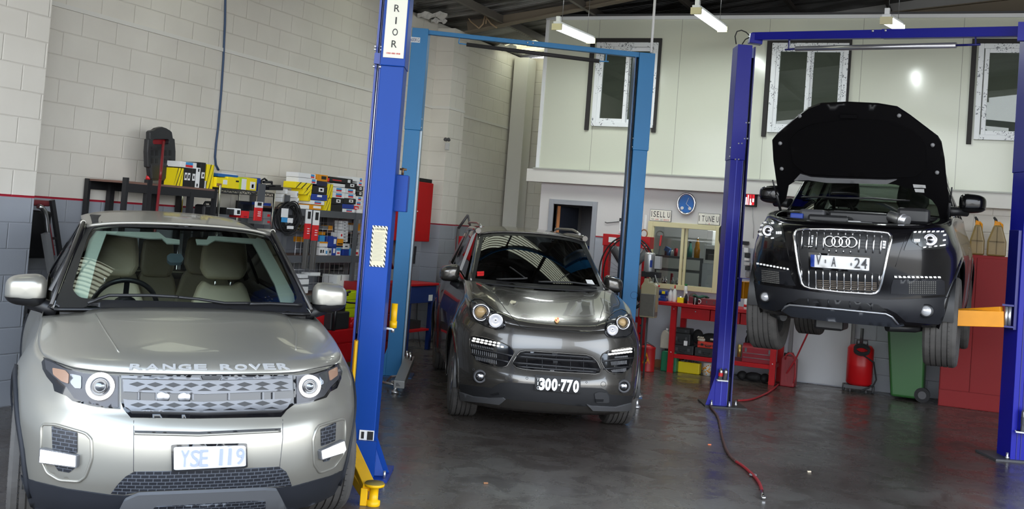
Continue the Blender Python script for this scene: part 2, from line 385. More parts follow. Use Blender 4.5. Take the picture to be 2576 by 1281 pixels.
# conduit on the left wall, beside the pilaster
pa = onX(1072,110,XW+0.02); mb = MB(); mb.cyl((XW+0.022,pa.y,1.9),(XW+0.022,pa.y-0.02,4.2),0.013,10)
for z in (2.1,2.8,3.5,4.1): mb.box((XW,pa.y-0.035,z),(XW+0.03,pa.y+0.02,z+0.02))
struct(mb,'trim_3',MATS['white_paint'])
def rectY(p,Y):
 """p=(left px, top px, right px, bottom px) sampled at edge middles -> x0, x1, z0, z1 on the plane Y"""
 l,t,r,b = p; cx,cy = (l+r)/2,(t+b)/2
 return onY(l,cy,Y).x,onY(r,cy,Y).x,onY(cx,b,Y).z,onY(cx,t,Y).z
def wall_holes(x0,x1,z0,z1,ya,yb,holes,mb=None):
 mb = mb or MB(); xs = sorted({x0,x1,*[h[0] for h in holes],*[h[1] for h in holes]}); zs = sorted({z0,z1,*[h[2] for h in holes],*[h[3] for h in holes]})
 xs = [x for x in xs if x0 <= x <= x1]; zs = [z for z in zs if z0 <= z <= z1]
 for i in range(len(xs)-1):
  for j in range(len(zs)-1):
   cx,cz = (xs[i]+xs[i+1])/2,(zs[j]+zs[j+1])/2
   if any(h[0] < cx < h[1] and h[2] < cz < h[3] for h in holes): continue
   mb.box((xs[i],ya,zs[j]),(xs[i+1],yb,zs[j+1]))
 return mb
# upper room windows: glass rectangles measured on the panel wall
ZT,ZB = 4.225,3.085
WN = []
wl = rectY((1497,107,1652,322),FY); wm = rectY((1938,107,2131,335),FY); wr = rectY((2456,112,2566,360),FY)
for q in (wl,wm,wr): WN.append((q[0],q[1],ZB,ZT))
WN[2] = (wr[0],wr[0]+0.72,ZB,ZT)
mb = wall_holes(-5.86,4.0,2.46,4.56,FY,FY+0.06,WN); struct(mb,'wall_back',MATS['panel'])
mb = MB(); mb.box((-5.86,FY+0.06,2.46),(-5.80,16.4,4.56)); struct(mb,'wall_back_return',MATS['panel'])
mb = MB(); mb.box((-5.885,FY-0.012,2.46),(-5.835,FY-0.001,4.56)); mb.box((-5.885,FY-0.03,4.54),(4.0,FY+0.03,4.585)); struct(mb,'trim_4',MATS['upvc'])
mb = MB(); mb.box((-5.86,FY,4.585),(4.0,16.5,4.62)); struct(mb,'ceiling_upper_room',MATS['dark_grey'])
mb = MB(); mb.box((-5.86,16.3,0.0),(4.0,16.4,4.56)); struct(mb,'wall_back_inner',mat('inner_wall',C8(150,150,146),0.7))
mb = MB(); mb.box((-5.80,FY+0.06,2.36),(4.0,16.3,2.46)); struct(mb,'floor_upper_room',MATS['dark_grey'])
mb = MB(); mb.box((-5.955,FY-0.14,2.285),(4.0,FY+0.05,2.46)); struct(mb,'trim_5',MATS['white_paint'],bevel=0.003)
mb = MB(); mb.box((-5.86,FY-0.16,2.46),(4.0,FY,2.478)); struct(mb,'trim_6',mat('flash_grey',C8(178,180,172),0.4))
def upvc_window(idx,x0,x1,z0,z1,sashes,open_part=None):
 Wn = thing('window_%d' % idx,None,None,((x0+x1)/2,FY,z0)); Wn['kind'] = 'structure'
 y0,y1 = FY-0.055,FY+0.05; t = 0.06
 tape = tape_mat()
 mb = MB(); mb.box((x0,y0,z0),(x0+t,y1,z1)); mb.box((x1-t,y0,z0),(x1,y1,z1)); mb.box((x0+t,y0,z0),(x1-t,y1,z0+t)); mb.box((x0+t,y0,z1-t),(x1-t,y1,z1))
 mb.build('window_frame',tape,Wn,bevel=0.004)
 for i,(a,b,dy) in enumerate(sashes):
  xa,xb = x0+(x1-x0)*a,x0+(x1-x0)*b; s = 0.05
  mb = MB(); ya,yb = y0+0.012+dy,y0+0.05+dy
  mb.box((xa,ya,z0+t),(xa+s,yb,z1-t)); mb.box((xb-s,ya,z0+t),(xb,yb,z1-t)); mb.box((xa+s,ya,z0+t),(xb-s,yb,z0+t+s)); mb.box((xa+s,ya,z1-t-s),(xb-s,yb,z1-t))
  sh = mb.build('sash',tape,Wn,bevel=0.003)
  mb = MB(); mb.box((xa+s,ya+0.015,z0+t+s),(xb-s,ya+0.022,z1-t-s)); mb.build('pane',MATS['window_glass'],sh)
 return Wn
def tape_mat():
 """white frame profile with a printed protective tape down its middle"""
 if 'tape' in MATS: return MATS['tape']
 M = mat('tape',C8(232,235,238),0.3); n = M.node_tree; L = n.links; b = n.nodes['Principled BSDF']
 g = n.nodes.new('ShaderNodeNewGeometry'); v = n.nodes.new('ShaderNodeTexNoise'); v.inputs['Scale'].default_value = 60; v.inputs['Detail'].default_value = 1
 v2 = n.nodes.new('ShaderNodeTexNoise'); v2.inputs['Scale'].default_value = 7; L.new(g.outputs['Position'],v.inputs['Vector']); L.new(g.outputs['Position'],v2.inputs['Vector'])
 a = n.nodes.new('ShaderNodeMath'); a.operation = 'GREATER_THAN'; a.inputs[1].default_value = 0.60; L.new(v.outputs['Fac'],a.inputs[0])
 a2 = n.nodes.new('ShaderNodeMath'); a2.operation = 'GREATER_THAN'; a2.inputs[1].default_value = 0.50; L.new(v2.outputs['Fac'],a2.inputs[0])
 mu = n.nodes.new('ShaderNodeMath'); mu.operation = 'MULTIPLY'; L.new(a.outputs[0],mu.inputs[0]); L.new(a2.outputs[0],mu.inputs[1])
 mx = n.nodes.new('ShaderNodeMix'); mx.data_type = 'RGBA'; mx.inputs[6].default_value = (*C8(232,235,238),1); mx.inputs[7].default_value = (*C8(120,125,132),1)
 L.new(mu.outputs[0],mx.inputs[0]); L.new(mx.outputs[2],b.inputs['Base Color']); return M
upvc_window(1,*WN[0],[(0.07,0.55,-0.0),(0.5,0.93,0.045)])
upvc_window(2,*WN[1],[(0.06,0.52,0.0),(0.5,0.94,0.03)])
upvc_window(3,*WN[2],[(0.10,0.92,0.0)])
# black foam strips round the windows
def foam(px,name='trim_7'):
 x0,x1 = px; mb = MB(); s = 0.055; y0,y1 = FY-0.035,FY-0.001
 mb.box((x0,y0,3.03),(x0+s,y1,4.285)); mb.box((x1-s,y0,3.03),(x1,y1,4.285)); mb.box((x0+s,y0,4.285-s),(x1-s,y1,4.285)); return struct(mb,name,MATS['black_foam'])
foam((onY(1480,210,FY).x,onY(1658,215,FY).x),'trim_7'); foam((onY(1924,220,FY).x,onY(2138,200,FY).x),'trim_8'); foam((onY(2438,235,FY).x,WN[2][1]+0.07),'trim_9')
# lower wall of the workshop office, with a door opening and a service window
D = rectY((1391,516,1489,900),FY); DX0,DX1 = onY(1391,560,FY).x,onY(1489,560,FY).x; DZ = 2.0
WX0,WX1 = onY(1630,640,FY).x,onY(1806,650,FY).x
WZ1 = onY(1720,566,FY).z; WZ0 = onY(1720,727,FY).z
lw = mat('lower_wall',C8(214,212,212),0.6)
def two_tone(M):
 n = M.node_tree; L = n.links; b = n.nodes['Principled BSDF']; g = n.nodes.new('ShaderNodeNewGeometry'); s = n.nodes.new('ShaderNodeSeparateXYZ'); L.new(g.outputs['Position'],s.inputs[0])
 gt = n.nodes.new('ShaderNodeMath'); gt.operation = 'GREATER_THAN'; gt.inputs[1].default_value = 1.602; L.new(s.outputs['Z'],gt.inputs[0])
 mx = n.nodes.new('ShaderNodeMix'); mx.data_type = 'RGBA'; mx.inputs[6].default_value = (*C8(176,180,190),1); mx.inputs[7].default_value = (*C8(216,213,212),1); L.new(gt.outputs[0],mx.inputs[0])
 L.new(mx.outputs[2],b.inputs['Base Color'])
two_tone(lw)
XB = onY(2135,900,FY).x
mb = wall_holes(-5.78,XB,0,2.285,FY,FY+0.1,[(DX0,DX1,-0.1,DZ),(WX0,WX1,WZ0,WZ1)]); struct(mb,'wall_back_lower',lw)
mb = MB(); mb.box((XB,FY,0),(4.0,FY+0.1,2.285)); struct(mb,'wall_back_lower_block',MATS['block_back'])
mb = MB(); mb.box((-5.78,FY-0.008,1.594),(DX0-0.07,FY-0.001,1.61)); mb.box((DX1+0.07,FY-0.008,1.594),(WX0-0.05,FY-0.001,1.61)); struct(mb,'trim_10',mat('red_line',C8(170,30,45),0.5))
mb = MB(); mb.box((-5.78,FY+0.1,0),(-5.70,16.3,2.36)); struct(mb,'wall_back_left_inner',MATS['white_paint'])
mb = MB(); mb.box((-4.7,FY+0.1,0),(-4.62,16.3,2.36)); mb.box((-1.9,FY+0.1,0),(-1.82,16.3,2.36)); struct(mb,'wall_office_partition',MATS['inner_wall'])
# door 1: grey frame, leaf swung inward
dr = thing('door_1',None,None,((DX0+DX1)/2,FY,0)); dr['kind'] = 'structure'
mb = MB(); mb.box((DX0-0.065,FY-0.03,0),(DX0,FY+0.11,DZ+0.065)); mb.box((DX1,FY-0.03,0),(DX1+0.065,FY+0.11,DZ+0.065)); mb.box((DX0,FY-0.03,DZ),(DX1,FY+0.11,DZ+0.065))
mb.build('door_frame',mat('door_grey',C8(160,163,170),0.4),dr,bevel=0.003)
mb = MB(); mb.box((DX0+0.01,FY+0.12,0.01),(DX0+0.05,FY+0.85,DZ-0.02)); lf = mb.build('door_leaf',mat('leaf_blue',C8(70,76,92),0.5),dr)
mb = MB(); mb.box((DX0+0.008,FY+0.112,0.01),(DX0+0.052,FY+0.12,DZ-0.02)); mb.build('door_edge',MATS['wood'],dr,label='bare wooden edge of the door')
mb = MB(); mb.cyl((DX0+0.0,FY+0.10,1.55),(DX0+0.0,FY+0.10,1.68),0.012,10); mb.build('hinge',MATS['steel'],dr)
# grey flush door to the right of the bench
gx0,gx1 = onY(1993,900,FY).x,onY(2138,900,FY).x
dr = thing('door_2',None,None,((gx0+gx1)/2,FY,0)); dr['kind'] = 'structure'
mb = MB(); mb.box((gx0,FY-0.035,0.015),(gx1,FY-0.005,2.03)); mb.build('door_leaf',mat('door_pale',C8(182,184,188),0.5),dr)
mb = MB(); mb.box((gx0-0.05,FY-0.02,0),(gx0-0.005,FY-0.001,2.08)); mb.box((gx1+0.005,FY-0.02,0),(gx1+0.04,FY-0.001,2.08)); mb.build('door_frame',MATS['mid_grey'],dr)
# service window: cream sliding window
wd = thing('window_4',None,None,((WX0+WX1)/2,FY,WZ0)); wd['kind'] = 'structure'
t = 0.045; mb = MB(); y0,y1 = FY-0.03,FY+0.1
mb.box((WX0-0.02,y0,WZ0-0.02),(WX0+t,y1,WZ1+0.02)); mb.box((WX1-t,y0,WZ0-0.02),(WX1+0.02,y1,WZ1+0.02)); mb.box((WX0+t,y0,WZ0-0.02),(WX1-t,y1,WZ0+t)); mb.box((WX0+t,y0,WZ1-t),(WX1-t,y1,WZ1+0.02))
mb.build('window_frame',MATS['cream'],wd,bevel=0.003)
xm = (WX0+WX1)/2; mb = MB()
mb.box((xm-0.03,y0+0.01,WZ0+t),(xm+0.005,y0+0.05,WZ1-t)); mb.box((WX0+t,y0+0.01,WZ0+t),(WX0+t+0.02,y0+0.04,WZ1-t)); s1 = mb.build('sash',MATS['cream'],wd)
mb = MB(); mb.box((xm+0.012,y0+0.05,WZ0+t),(xm+0.045,y0+0.08,WZ1-t)); mb.build('sash',MATS['cream'],wd)
mb = MB(); mb.box((WX0+t+0.02,y0+0.02,WZ0+t),(xm-0.03,y0+0.026,WZ1-t)); mb.build('pane',glass('clear_glass',(0.92,0.94,0.93),0.9),wd)
mb = MB(); mb.box((xm+0.045,y0+0.06,WZ0+t),(WX1-t,y0+0.066,WZ1-t)); mb.build('pane',MATS['clear_glass'],wd)
# --- roof
def roof_z(x): return 4.42 + 0.145*(x-XW)
def roofmat():
 M = mat('roof_foil',C8(60,58,55),0.6); n = M.node_tree; L = n.links; b = n.nodes['Principled BSDF']
 g = n.nodes.new('ShaderNodeNewGeometry'); mp = n.nodes.new('ShaderNodeMapping'); mp.inputs['Scale'].default_value = (0.5,2.2,1)
 nz = n.nodes.new('ShaderNodeTexNoise'); nz.inputs['Scale'].default_value = 1.6; nz.inputs['Detail'].default_value = 4; nz.inputs['Distortion'].default_value = 0.6
 L.new(g.outputs['Position'],mp.inputs[0]); L.new(mp.outputs[0],nz.inputs['Vector'])
 rp = n.nodes.new('ShaderNodeValToRGB'); rp.color_ramp.elements[0].position = 0.45; rp.color_ramp.elements[0].color = (*C8(42,40,38),1); rp.color_ramp.elements[1].position = 0.68; rp.color_ramp.elements[1].color = (*C8(150,150,152),1)
 L.new(nz.outputs['Fac'],rp.inputs[0]); L.new(rp.outputs[0],b.inputs['Base Color']); b.inputs['Roughness'].default_value = 0.4
 w1 = n.nodes.new('ShaderNodeTexWave'); w1.bands_direction = 'Y'; w1.inputs['Scale'].default_value = 4.0; L.new(g.outputs['Position'],w1.inputs['Vector'])
 bp = n.nodes.new('ShaderNodeBump'); bp.inputs['Strength'].default_value = 0.5; bp.inputs['Distance'].default_value = 0.02; L.new(w1.outputs['Fac'],bp.inputs['Height']); L.new(bp.outputs[0],b.inputs['Normal'])
 return M
roofmat()
RX0,RX1,RY0,RY1 = XW-0.2,4.2,0.6,16.7
SKY = [(-6.9, -2.9, 10.85, 11.5), (-6.75, -5.75, 4.55, 5.2), (-7.2, -6.05, 15.5, 16.4), (-7.2, -6.3, 7.6, 8.4)]   # translucent sheets: x0, x1, y0, y1; last one added to brighten the left wall
def roof_with_sky():
 xs = sorted({RX0,RX1,*[s[0] for s in SKY],*[s[1] for s in SKY]}); ys = sorted({RY0,RY1,*[s[2] for s in SKY],*[s[3] for s in SKY]})
 mb = MB()
 for i in range(len(xs)-1):
  for j in range(len(ys)-1):
   cx,cy = (xs[i]+xs[i+1])/2,(ys[j]+ys[j+1])/2
   if any(s[0] < cx < s[1] and s[2] < cy < s[3] for s in SKY): continue
   a,b_ = roof_z(xs[i]),roof_z(xs[i+1])
   vs = [(xs[i],ys[j],a),(xs[i+1],ys[j],b_),(xs[i+1],ys[j+1],b_),(xs[i],ys[j+1],a)]
   mb.add(vs+[(p[0],p[1],p[2]+0.05) for p in vs],[(0,3,2,1),(4,5,6,7),(0,1,5,4),(1,2,6,5),(2,3,7,6),(3,0,4,7)],False)
 struct(mb,'ceiling',MATS['roof_foil'])
 M = bpy.data.materials.new('skylight_sheet'); M.use_nodes = True; n = M.node_tree; n.nodes.clear(); MATS['skylight'] = M
 o = n.nodes.new('ShaderNodeOutputMaterial'); mx = n.nodes.new('ShaderNodeMixShader'); t = n.nodes.new('ShaderNodeBsdfTransparent'); tl = n.nodes.new('ShaderNodeBsdfTranslucent')
 t.inputs[0].default_value = (0.92,0.80,0.50,1); tl.inputs[0].default_value = (0.9,0.8,0.5,1); mx.inputs[0].default_value = 0.35
 n.links.new(t.outputs[0],mx.inputs[1]); n.links.new(tl.outputs[0],mx.inputs[2]); n.links.new(mx.outputs[0],o.inputs[0])
 for k,(x0,x1,ya,yb) in enumerate(SKY):
  rows = []; N = int((yb-ya)/0.019)
  mb = MB(); rows = [[(x,ya+(yb-ya)*j/N,roof_z(x)+0.02+0.012*math.cos(2*PI*(yb-ya)*j/N/0.076)) for j in range(N+1)] for x in (x0,x1)]
  mb.grid(rows); mb2 = mb
  struct(mb2,'ceiling_skylight_%d' % (k+1),M)
  # opaque ribs between corrugations: laps of the sheet
  mb = MB(); y = ya
  while y < yb:
   mb.add([(x0,y,roof_z(x0)+0.04),(x1,y,roof_z(x1)+0.04),(x1,y+0.030,roof_z(x1)+0.04),(x0,y+0.030,roof_z(x0)+0.04)],[(0,1,2,3)],False); y += 0.076
  struct(mb,'ceiling_skylight_ribs_%d' % (k+1),MATS['brown'],solid=0.004)
roof_with_sky()
brown = mat('beam_brown',C8(128,116,100),0.5,noise=0.15,nscale=4)
def ibeam(name,p,q,h,wd,mt):
 mb = MB(); mb.bar(p,q,0.012,h); u = Vector((0,0,1)); mb.bar(Vector(p)+u*(h/2),Vector(q)+u*(h/2),wd,0.014); mb.bar(Vector(p)-u*(h/2),Vector(q)-u*(h/2),wd,0.014); return struct(mb,name,mt)
p = onY(1180,81,13.8); q = onY(1576,0,13.8); sl = (q.z-p.z)/(q.x-p.x)
fz = lambda x: p.z+sl*(x-p.x)+0.14
ibeam('ceiling_rafter_1',(-6.95,13.8,fz(-6.95)),(2.0,13.8,fz(2.0)),0.28,0.14,brown)
ibeam('ceiling_rafter_2',(-7.2,8.6,roof_z(-7.2)-0.02),(4,8.6,roof_z(4)-0.22),0.28,0.14,brown)
ibeam('ceiling_rafter_3',(-7.2,3.6,roof_z(-7.2)-0.02),(4,3.6,roof_z(4)-0.22),0.28,0.14,brown)
pr1 = onY(2230,52,15.9); pr2 = onY(2576,14,15.9)
beige = mat('beam_beige',C8(140,128,110),0.5)
ibeam('ceiling_rafter_4',(pr1.x,15.9,pr1.z),(pr2.x+1.5,15.9,pr2.z+(pr2.z-pr1.z)/(pr2.x-pr1.x)*1.5),0.2,0.12,beige)
for k,x in enumerate((-6.4,-5.2,-4.0,-2.8,-1.6,-0.4,0.8,2.0,3.2)):
 mb = MB(); z = roof_z(x)-0.085; mb.box((x-0.003,0.8,z-0.04),(x+0.003,16.6,z+0.08)); mb.box((x-0.05,0.8,z+0.074),(x,16.6,z+0.08)); mb.box((x,0.8,z-0.04),(x+0.05,16.6,z-0.034)); struct(mb,'ceiling_purlin_%d' % (k+1),mat('purlin',C8(92,86,80),0.5))
# gable wall behind, above the upper room
mb = MB(); mb.add([(-5.2,16.55,4.4),(4.0,16.55,4.4),(4.0,16.55,6.1),(-5.2,16.55,4.75)],[(0,1,2,3)],False); struct(mb,'wall_back_gable',MATS['light_grey'],solid=0.02)
# loose wires along the rafter
for pts in ([(1130,5),(1160,20),(1185,55),(1205,71),(1215,60),(1222,30)],[(1222,42),(1235,60),(1250,70)],[(1245,25),(1224,40),(1222,60)],[(1100,22),(1125,32),(1150,40)]):
 mb = MB(); P3 = [onY(x,y,13.68) for x,y in pts]
 sm = []
 for i in range(len(P3)-1):
  for s_ in range(4): sm.append(P3[i].lerp(P3[i+1],s_/4))
 sm.append(P3[-1]); mb.tube(sm,0.010,8); mb.build('roof_cable',mat('cable_buff',C8(175,150,120),0.6),None,label='buff electric cable on the brown roof beam, '+{1130: 'the deep hanging loop',1222: 'the short end left of the hook',1245: 'the piece over the beam top',1100: 'the piece furthest left'}[pts[0][0]],cat='cable',group='loose cables on the roof beam')
# long pipe and rod hanging from the roof
p = onY(1645,35,10.95); mb = MB(); mb.cyl((p.x,10.95,3.55),(p.x,10.95,4.2),0.014,8); mb.cyl((p.x,10.95,4.2),(p.x+0.02,10.95,5.0),0.006,8)
mb.build('air_pipe',MATS['white_card'],None,label='thin white pipe hanging from the roof onto the light blue hoist post',cat='pipe')
# foil strips hanging under the roof by the left wall
for k,(x0,y0,x1,y1) in enumerate(((1050,28,1126,42),(1085,44,1125,54),(1245,110,1300,124))):
 def onR(px,py): d = ray(px,py); t = (4.36+0.145*7.27-CAMZ)/(d.z-0.145*d.x); return CO+d*t
 mb = MB(); rows = [[onR(x0+(x1-x0)*i/8,y1+(y0-y1)*j/2)+Vector((0,0,0.02*math.sin(i*1.7+j*2)-0.02)) for i in range(9)] for j in range(3)]
 mb.grid(rows,False); mb.build('foil_sheet',mat('foil',(0.8,0.8,0.82),0.35,0.6),None,solid=0.003,label='crumpled silver insulation foil under the roof, %s' % ("long strip near the pilaster","small strip nearest the brown beam","strip above the far steel column")[k],cat='foil',group='insulation foil under the roof')
# --- fluorescent lights (they light the room)
def batten(pa,pb,label,e=260):
 """pa, pb: world ends of the tube axis"""
 pa = Vector(pa); pb = Vector(pb); d = (pb-pa).normalized(); L_ = (pb-pa).length
 r = thing('fluorescent_light',label,'light',(pa+pb)/2,group=None)
 mb = MB(); u = Vector((0,0,1)); mb.bar(pa+u*0.05-d*0.03,pb+u*0.05+d*0.03,0.09,0.03); mb.bar(pa+u*0.09,pa+u*0.09+d*0.06,0.05,0.08)
 mb.build('housing',MATS['upvc'],r,bevel=0.005)
 mb = MB(); sd = d.cross(u).normalized()
 for s in (-1,1): mb.tube([pa+sd*0.03*s,pb+sd*0.03*s],0.030,12)
 mb.build('tube',mat('tube_glow',(1,1,1),0.5,emit=(0.93,1.0,0.98),estr=9.0),r)
 mb = MB(); mb.bar(pa-d*0.03,pa+d*0.006,0.12,0.075); mb.build('end_cap',MATS['cream'],r); mb = MB(); mb.bar(pb-d*0.006,pb+d*0.012,0.12,0.065); mb.build('end_cap',MATS['cream'],r)
 la = bpy.data.lights.new('tube_light','AREA'); la.shape = 'RECTANGLE'; la.size = L_; la.size_y = 0.08; la.energy = e*0.08; la.color = (0.93,1.0,0.97)
 lo = bpy.data.objects.new('tube_light',la); COL.objects.link(lo); lo.parent = r
 z = Vector((0,0,1)); xax = d; yax = z.cross(xax); Mx = Matrix(((xax.x,yax.x,z.x,0),(xax.y,yax.y,z.y,0),(xax.z,yax.z,z.z,0),(0,0,0,1)))
 lo.matrix_local = Matrix.Translation(Vector((0,0,-0.03))) @ Mx
 # suspension
 for t in (0.12,0.88):
  c = pa.lerp(pb,t); mb = MB(); mb.cyl(c+u*0.08,(c.x,c.y,roof_z(c.x)-0.02 if c.y < 14.1 else (2.36 if c.z < 2.4 else 4.58)),0.003,6); mb.build('hanger',MATS['steel'],r)
 return r
def along(pxa,pxb,Ya,L_=1.2):
 a = onY(pxa[0],pxa[1],Ya)
 best = None
 for k in range(400):       # the far or near end on the second pixel at the same height
  t = Ya + (k-200)*0.02; b_ = onY(pxb[0],pxb[1],t)
  s = abs((b_-a).length-L_) + abs(b_.z-a.z)*3
  if best is None or s < best[0]: best = (s,b_)
 return a,best[1]
a,b_ = along((1402,68),(1486,103),12.0); batten(a,b_,'tilted fluorescent batten light nearest the light blue hoist beam')
a,b_ = along((1752,28),(1817,74),12.0); batten(a,b_,'fluorescent batten light hanging above the dark blue hoist post')
a,b_ = along((2230,52),(2262,70),11.6); batten(a,b_,'short-looking fluorescent batten light above the dark blue hoist beam')
# === vehicles: shared tools
def lerp_tab(tab,x):
 if x <= tab[0][0]: return tab[0][1]
 for (a,va),(b,vb) in zip(tab,tab[1:]):
  if x <= b:
   t = (x-a)/(b-a); return va+(vb-va)*t
 return tab[-1][1]
def smooth_tab(tab,x):
 """Catmull-Rom through a table"""
 if x <= tab[0][0]: return tab[0][1]
 if x >= tab[-1][0]: return tab[-1][1]
 for i in range(len(tab)-1):
  if x <= tab[i+1][0]:
   x0,y0 = tab[i]; x1,y1 = tab[i+1]
   m0 = (y1-tab[i-1][1])/(x1-tab[i-1][0]) if i > 0 else (y1-y0)/(x1-x0)
   m1 = (tab[i+2][1]-y0)/(tab[i+2][0]-x0) if i+2 < len(tab) else (y1-y0)/(x1-x0)
   h = x1-x0; t = (x-x0)/h
   return (2*t**3-3*t*t+1)*y0+(t**3-2*t*t+t)*h*m0+(-2*t**3+3*t*t)*y1+(t**3-t*t)*h*m1
class Skin:
 """ray target made of the outer surfaces of one vehicle, in world space"""
 def __init__(s): s.v = []; s.f = []
 def add(s,mb,M):
  o = len(s.v); s.v += [M @ p for p in mb.v]; s.f += [[i+o for i in f] for f in mb.f]
 def done(s): s.t = BVHTree.FromPolygons(s.v,s.f); return s
 def hit(s,px,py):
  d = ray(px,py).normalized(); p,n,i,dist = s.t.ray_cast(CO,d)
  if p is None:
   # nearest surface point to the ray
   best = None
   for k in range(60):
    q = CO + d*(s.d0 + (k-30)*0.06); r = s.t.find_nearest(q)
    if r[0] is not None and (best is None or r[3] < best[0]): best = (r[3],r[0],r[1])
   p,n = best[1],best[2]
  if n.dot(d) > 0: n = -n
  return p,n
def inside(pt,poly):
 x,y = pt; c = False; j = len(poly)-1
 for i in range(len(poly)):
  if (poly[i][1] > y) != (poly[j][1] > y) and x < (poly[j][0]-poly[i][0])*(y-poly[i][1])/(poly[j][1]-poly[i][1])+poly[i][0]: c = not c
  j = i
 return c
def round_poly(P,k=3,r=0.25):
 """cut the corners of a pixel polygon into small arcs"""
 out = []; n = len(P)
 for i in range(n):
  a,b,c = Vector(P[i-1]),Vector(P[i]),Vector(P[(i+1) % n])
  p = b+(a-b)*r; q = b+(c-b)*r
  for j in range(k+1):
   t = j/k; out.append(tuple((1-t)**2*p+2*t*(1-t)*b+t*t*q))
 return out
def densify(P,step,closed=True):
 out = []
 for i in range(len(P) if closed else len(P)-1):
  a = Vector(P[i]); b = Vector(P[(i+1) % len(P)]); n = max(1,int((b-a).length/step))
  out += [tuple(a.lerp(b,j/n)) for j in range(n)]
 if not closed: out.append(tuple(P[-1]))
 return out
def patch_mb(skin,P,step=9,off=0.004,thick=0.012,hole=None,rnd=0,mb=None):
 """a panel that follows the body: outline P is traced, every point laid onto the surface"""
 if rnd: P = round_poly(P,3,rnd)
 loop = densify(P,step); vs = [Vector(p) for p in loop]; ed = [(i,(i+1) % len(loop)) for i in range(len(loop))]
 hl = None
 if hole:
  hl = densify(hole,step); o = len(vs); vs += [Vector(p) for p in hl]; ed += [(o+i,o+(i+1) % len(hl)) for i in range(len(hl))]
 x0,x1 = min(p[0] for p in loop),max(p[0] for p in loop); y0,y1 = min(p[1] for p in loop),max(p[1] for p in loop)
 st = step*1.15; x = x0+st/2
 while x < x1:
  y = y0+st/2
  while y < y1:
   if inside((x,y),loop) and not (hl and inside((x,y),hl)):
    if all((x-p.x)**2+(y-p.y)**2 > (st*0.45)**2 for p in vs[:len(ed)]): vs.append(Vector((x,y)))
   y += st
  x += st
 V,E_,Fc,*_ = delaunay_2d_cdt([v.to_2d() for v in vs],ed,[],0,1e-4)
 tris = []
 for f in Fc:
  c = sum((V[i] for i in f),Vector((0,0)))/len(f)
  if inside((c.x,c.y),loop) and not (hl and inside((c.x,c.y),hl)): tris.append(tuple(f))
 pos = [skin.hit(v.x,v.y) for v in V]
 top = [p+n*off for p,n in pos]; bot = [p+n*(off-thick) for p,n in pos]
 cnt = {}
 for t in tris:
  for k in range(len(t)):
   a,b = t[k],t[(k+1) % len(t)]; cnt[(a,b)] = 1
 n = len(top); fs = [t for t in tris]+[tuple(i+n for i in t[::-1]) for t in tris]
 side = [(a,b,b+n,a+n) for (a,b) in cnt if (b,a) not in cnt]
 mb = mb or MB(); mb.add(top+bot,fs,True); mb.add(top+bot,side,False)
 return mb
class Car:
 def __init__(s,name,label,loc,yaw,roll=0.0):
  s.root = thing(name,label,'car',loc,0)
  s.root.rotation_mode = 'XYZ'; s.root.rotation_euler = (0,-roll*-1.0,yaw) if False else (0,0,yaw)
  s.M = Matrix.Translation(Vector(loc)) @ Matrix.Rotation(yaw,4,'Z') @ Matrix.Rotation(roll,4,'Y')
  s.root.rotation_euler = s.M.to_euler()
  s.skin = Skin(); s.skin.d0 = (Vector(loc)-CO).dot(FWD)+0.5
  s.skin.d0 = (Vector(loc)-CO).length+0.6
 def W(s,p): return s.M @ Vector(p)
 def px(s,p): return pxof(s.W(p))
 def build(s,mb,name,mt,parent=None,**k): return mb.build(name,mt,parent or s.root,local=True,**k)
 def patch(s,name,P,mt,parent=None,skin=None,**k):
  label = k.pop('label',None); bk = {q: k.pop(q) for q in ('bevel',) if q in k}
  mb = patch_mb(skin or s.skin,P,**k); return mb.build(name,mt,parent or s.root,label=label,**bk)
 def ptube(s,name,P,r,mt,parent=None,off=0.0,step=12,closed=False,skin=None,n=8,mb=None,label=None):
  L_ = densify(P,step,closed); pts = []
  for q in L_:
   p,nn = (skin or s.skin).hit(*q); pts.append(p+nn*off)
  mb2 = mb or MB(); mb2.tube(pts,r,n,closed=closed)
  if mb is None: return mb2.build(name,mt,parent or s.root,label=label)
 def disc(s,mb,px,py,r,off=0.0,h=0.02,axis=None,n=28,prof=None,sx=1.0):
  p,nn = s.skin.hit(px,py); ax = Vector(axis) if axis is not None else nn
  ax = ax.normalized(); c = p+ax*(off+r*0.75*math.sqrt(max(0,1-ax.dot(nn)**2)))
  prof = prof or [(0.0,h),(r*0.9,h),(r,h*0.8),(r,-0.01)]
  mb.lathe(prof,c,ax,n)
 def front(s): return (s.M.to_3x3() @ Vector((0,-1,0))).normalized()
 def right(s): return (s.M.to_3x3() @ Vector((1,0,0))).normalized()
 def up(s): return (s.M.to_3x3() @ Vector((0,0,1))).normalized()
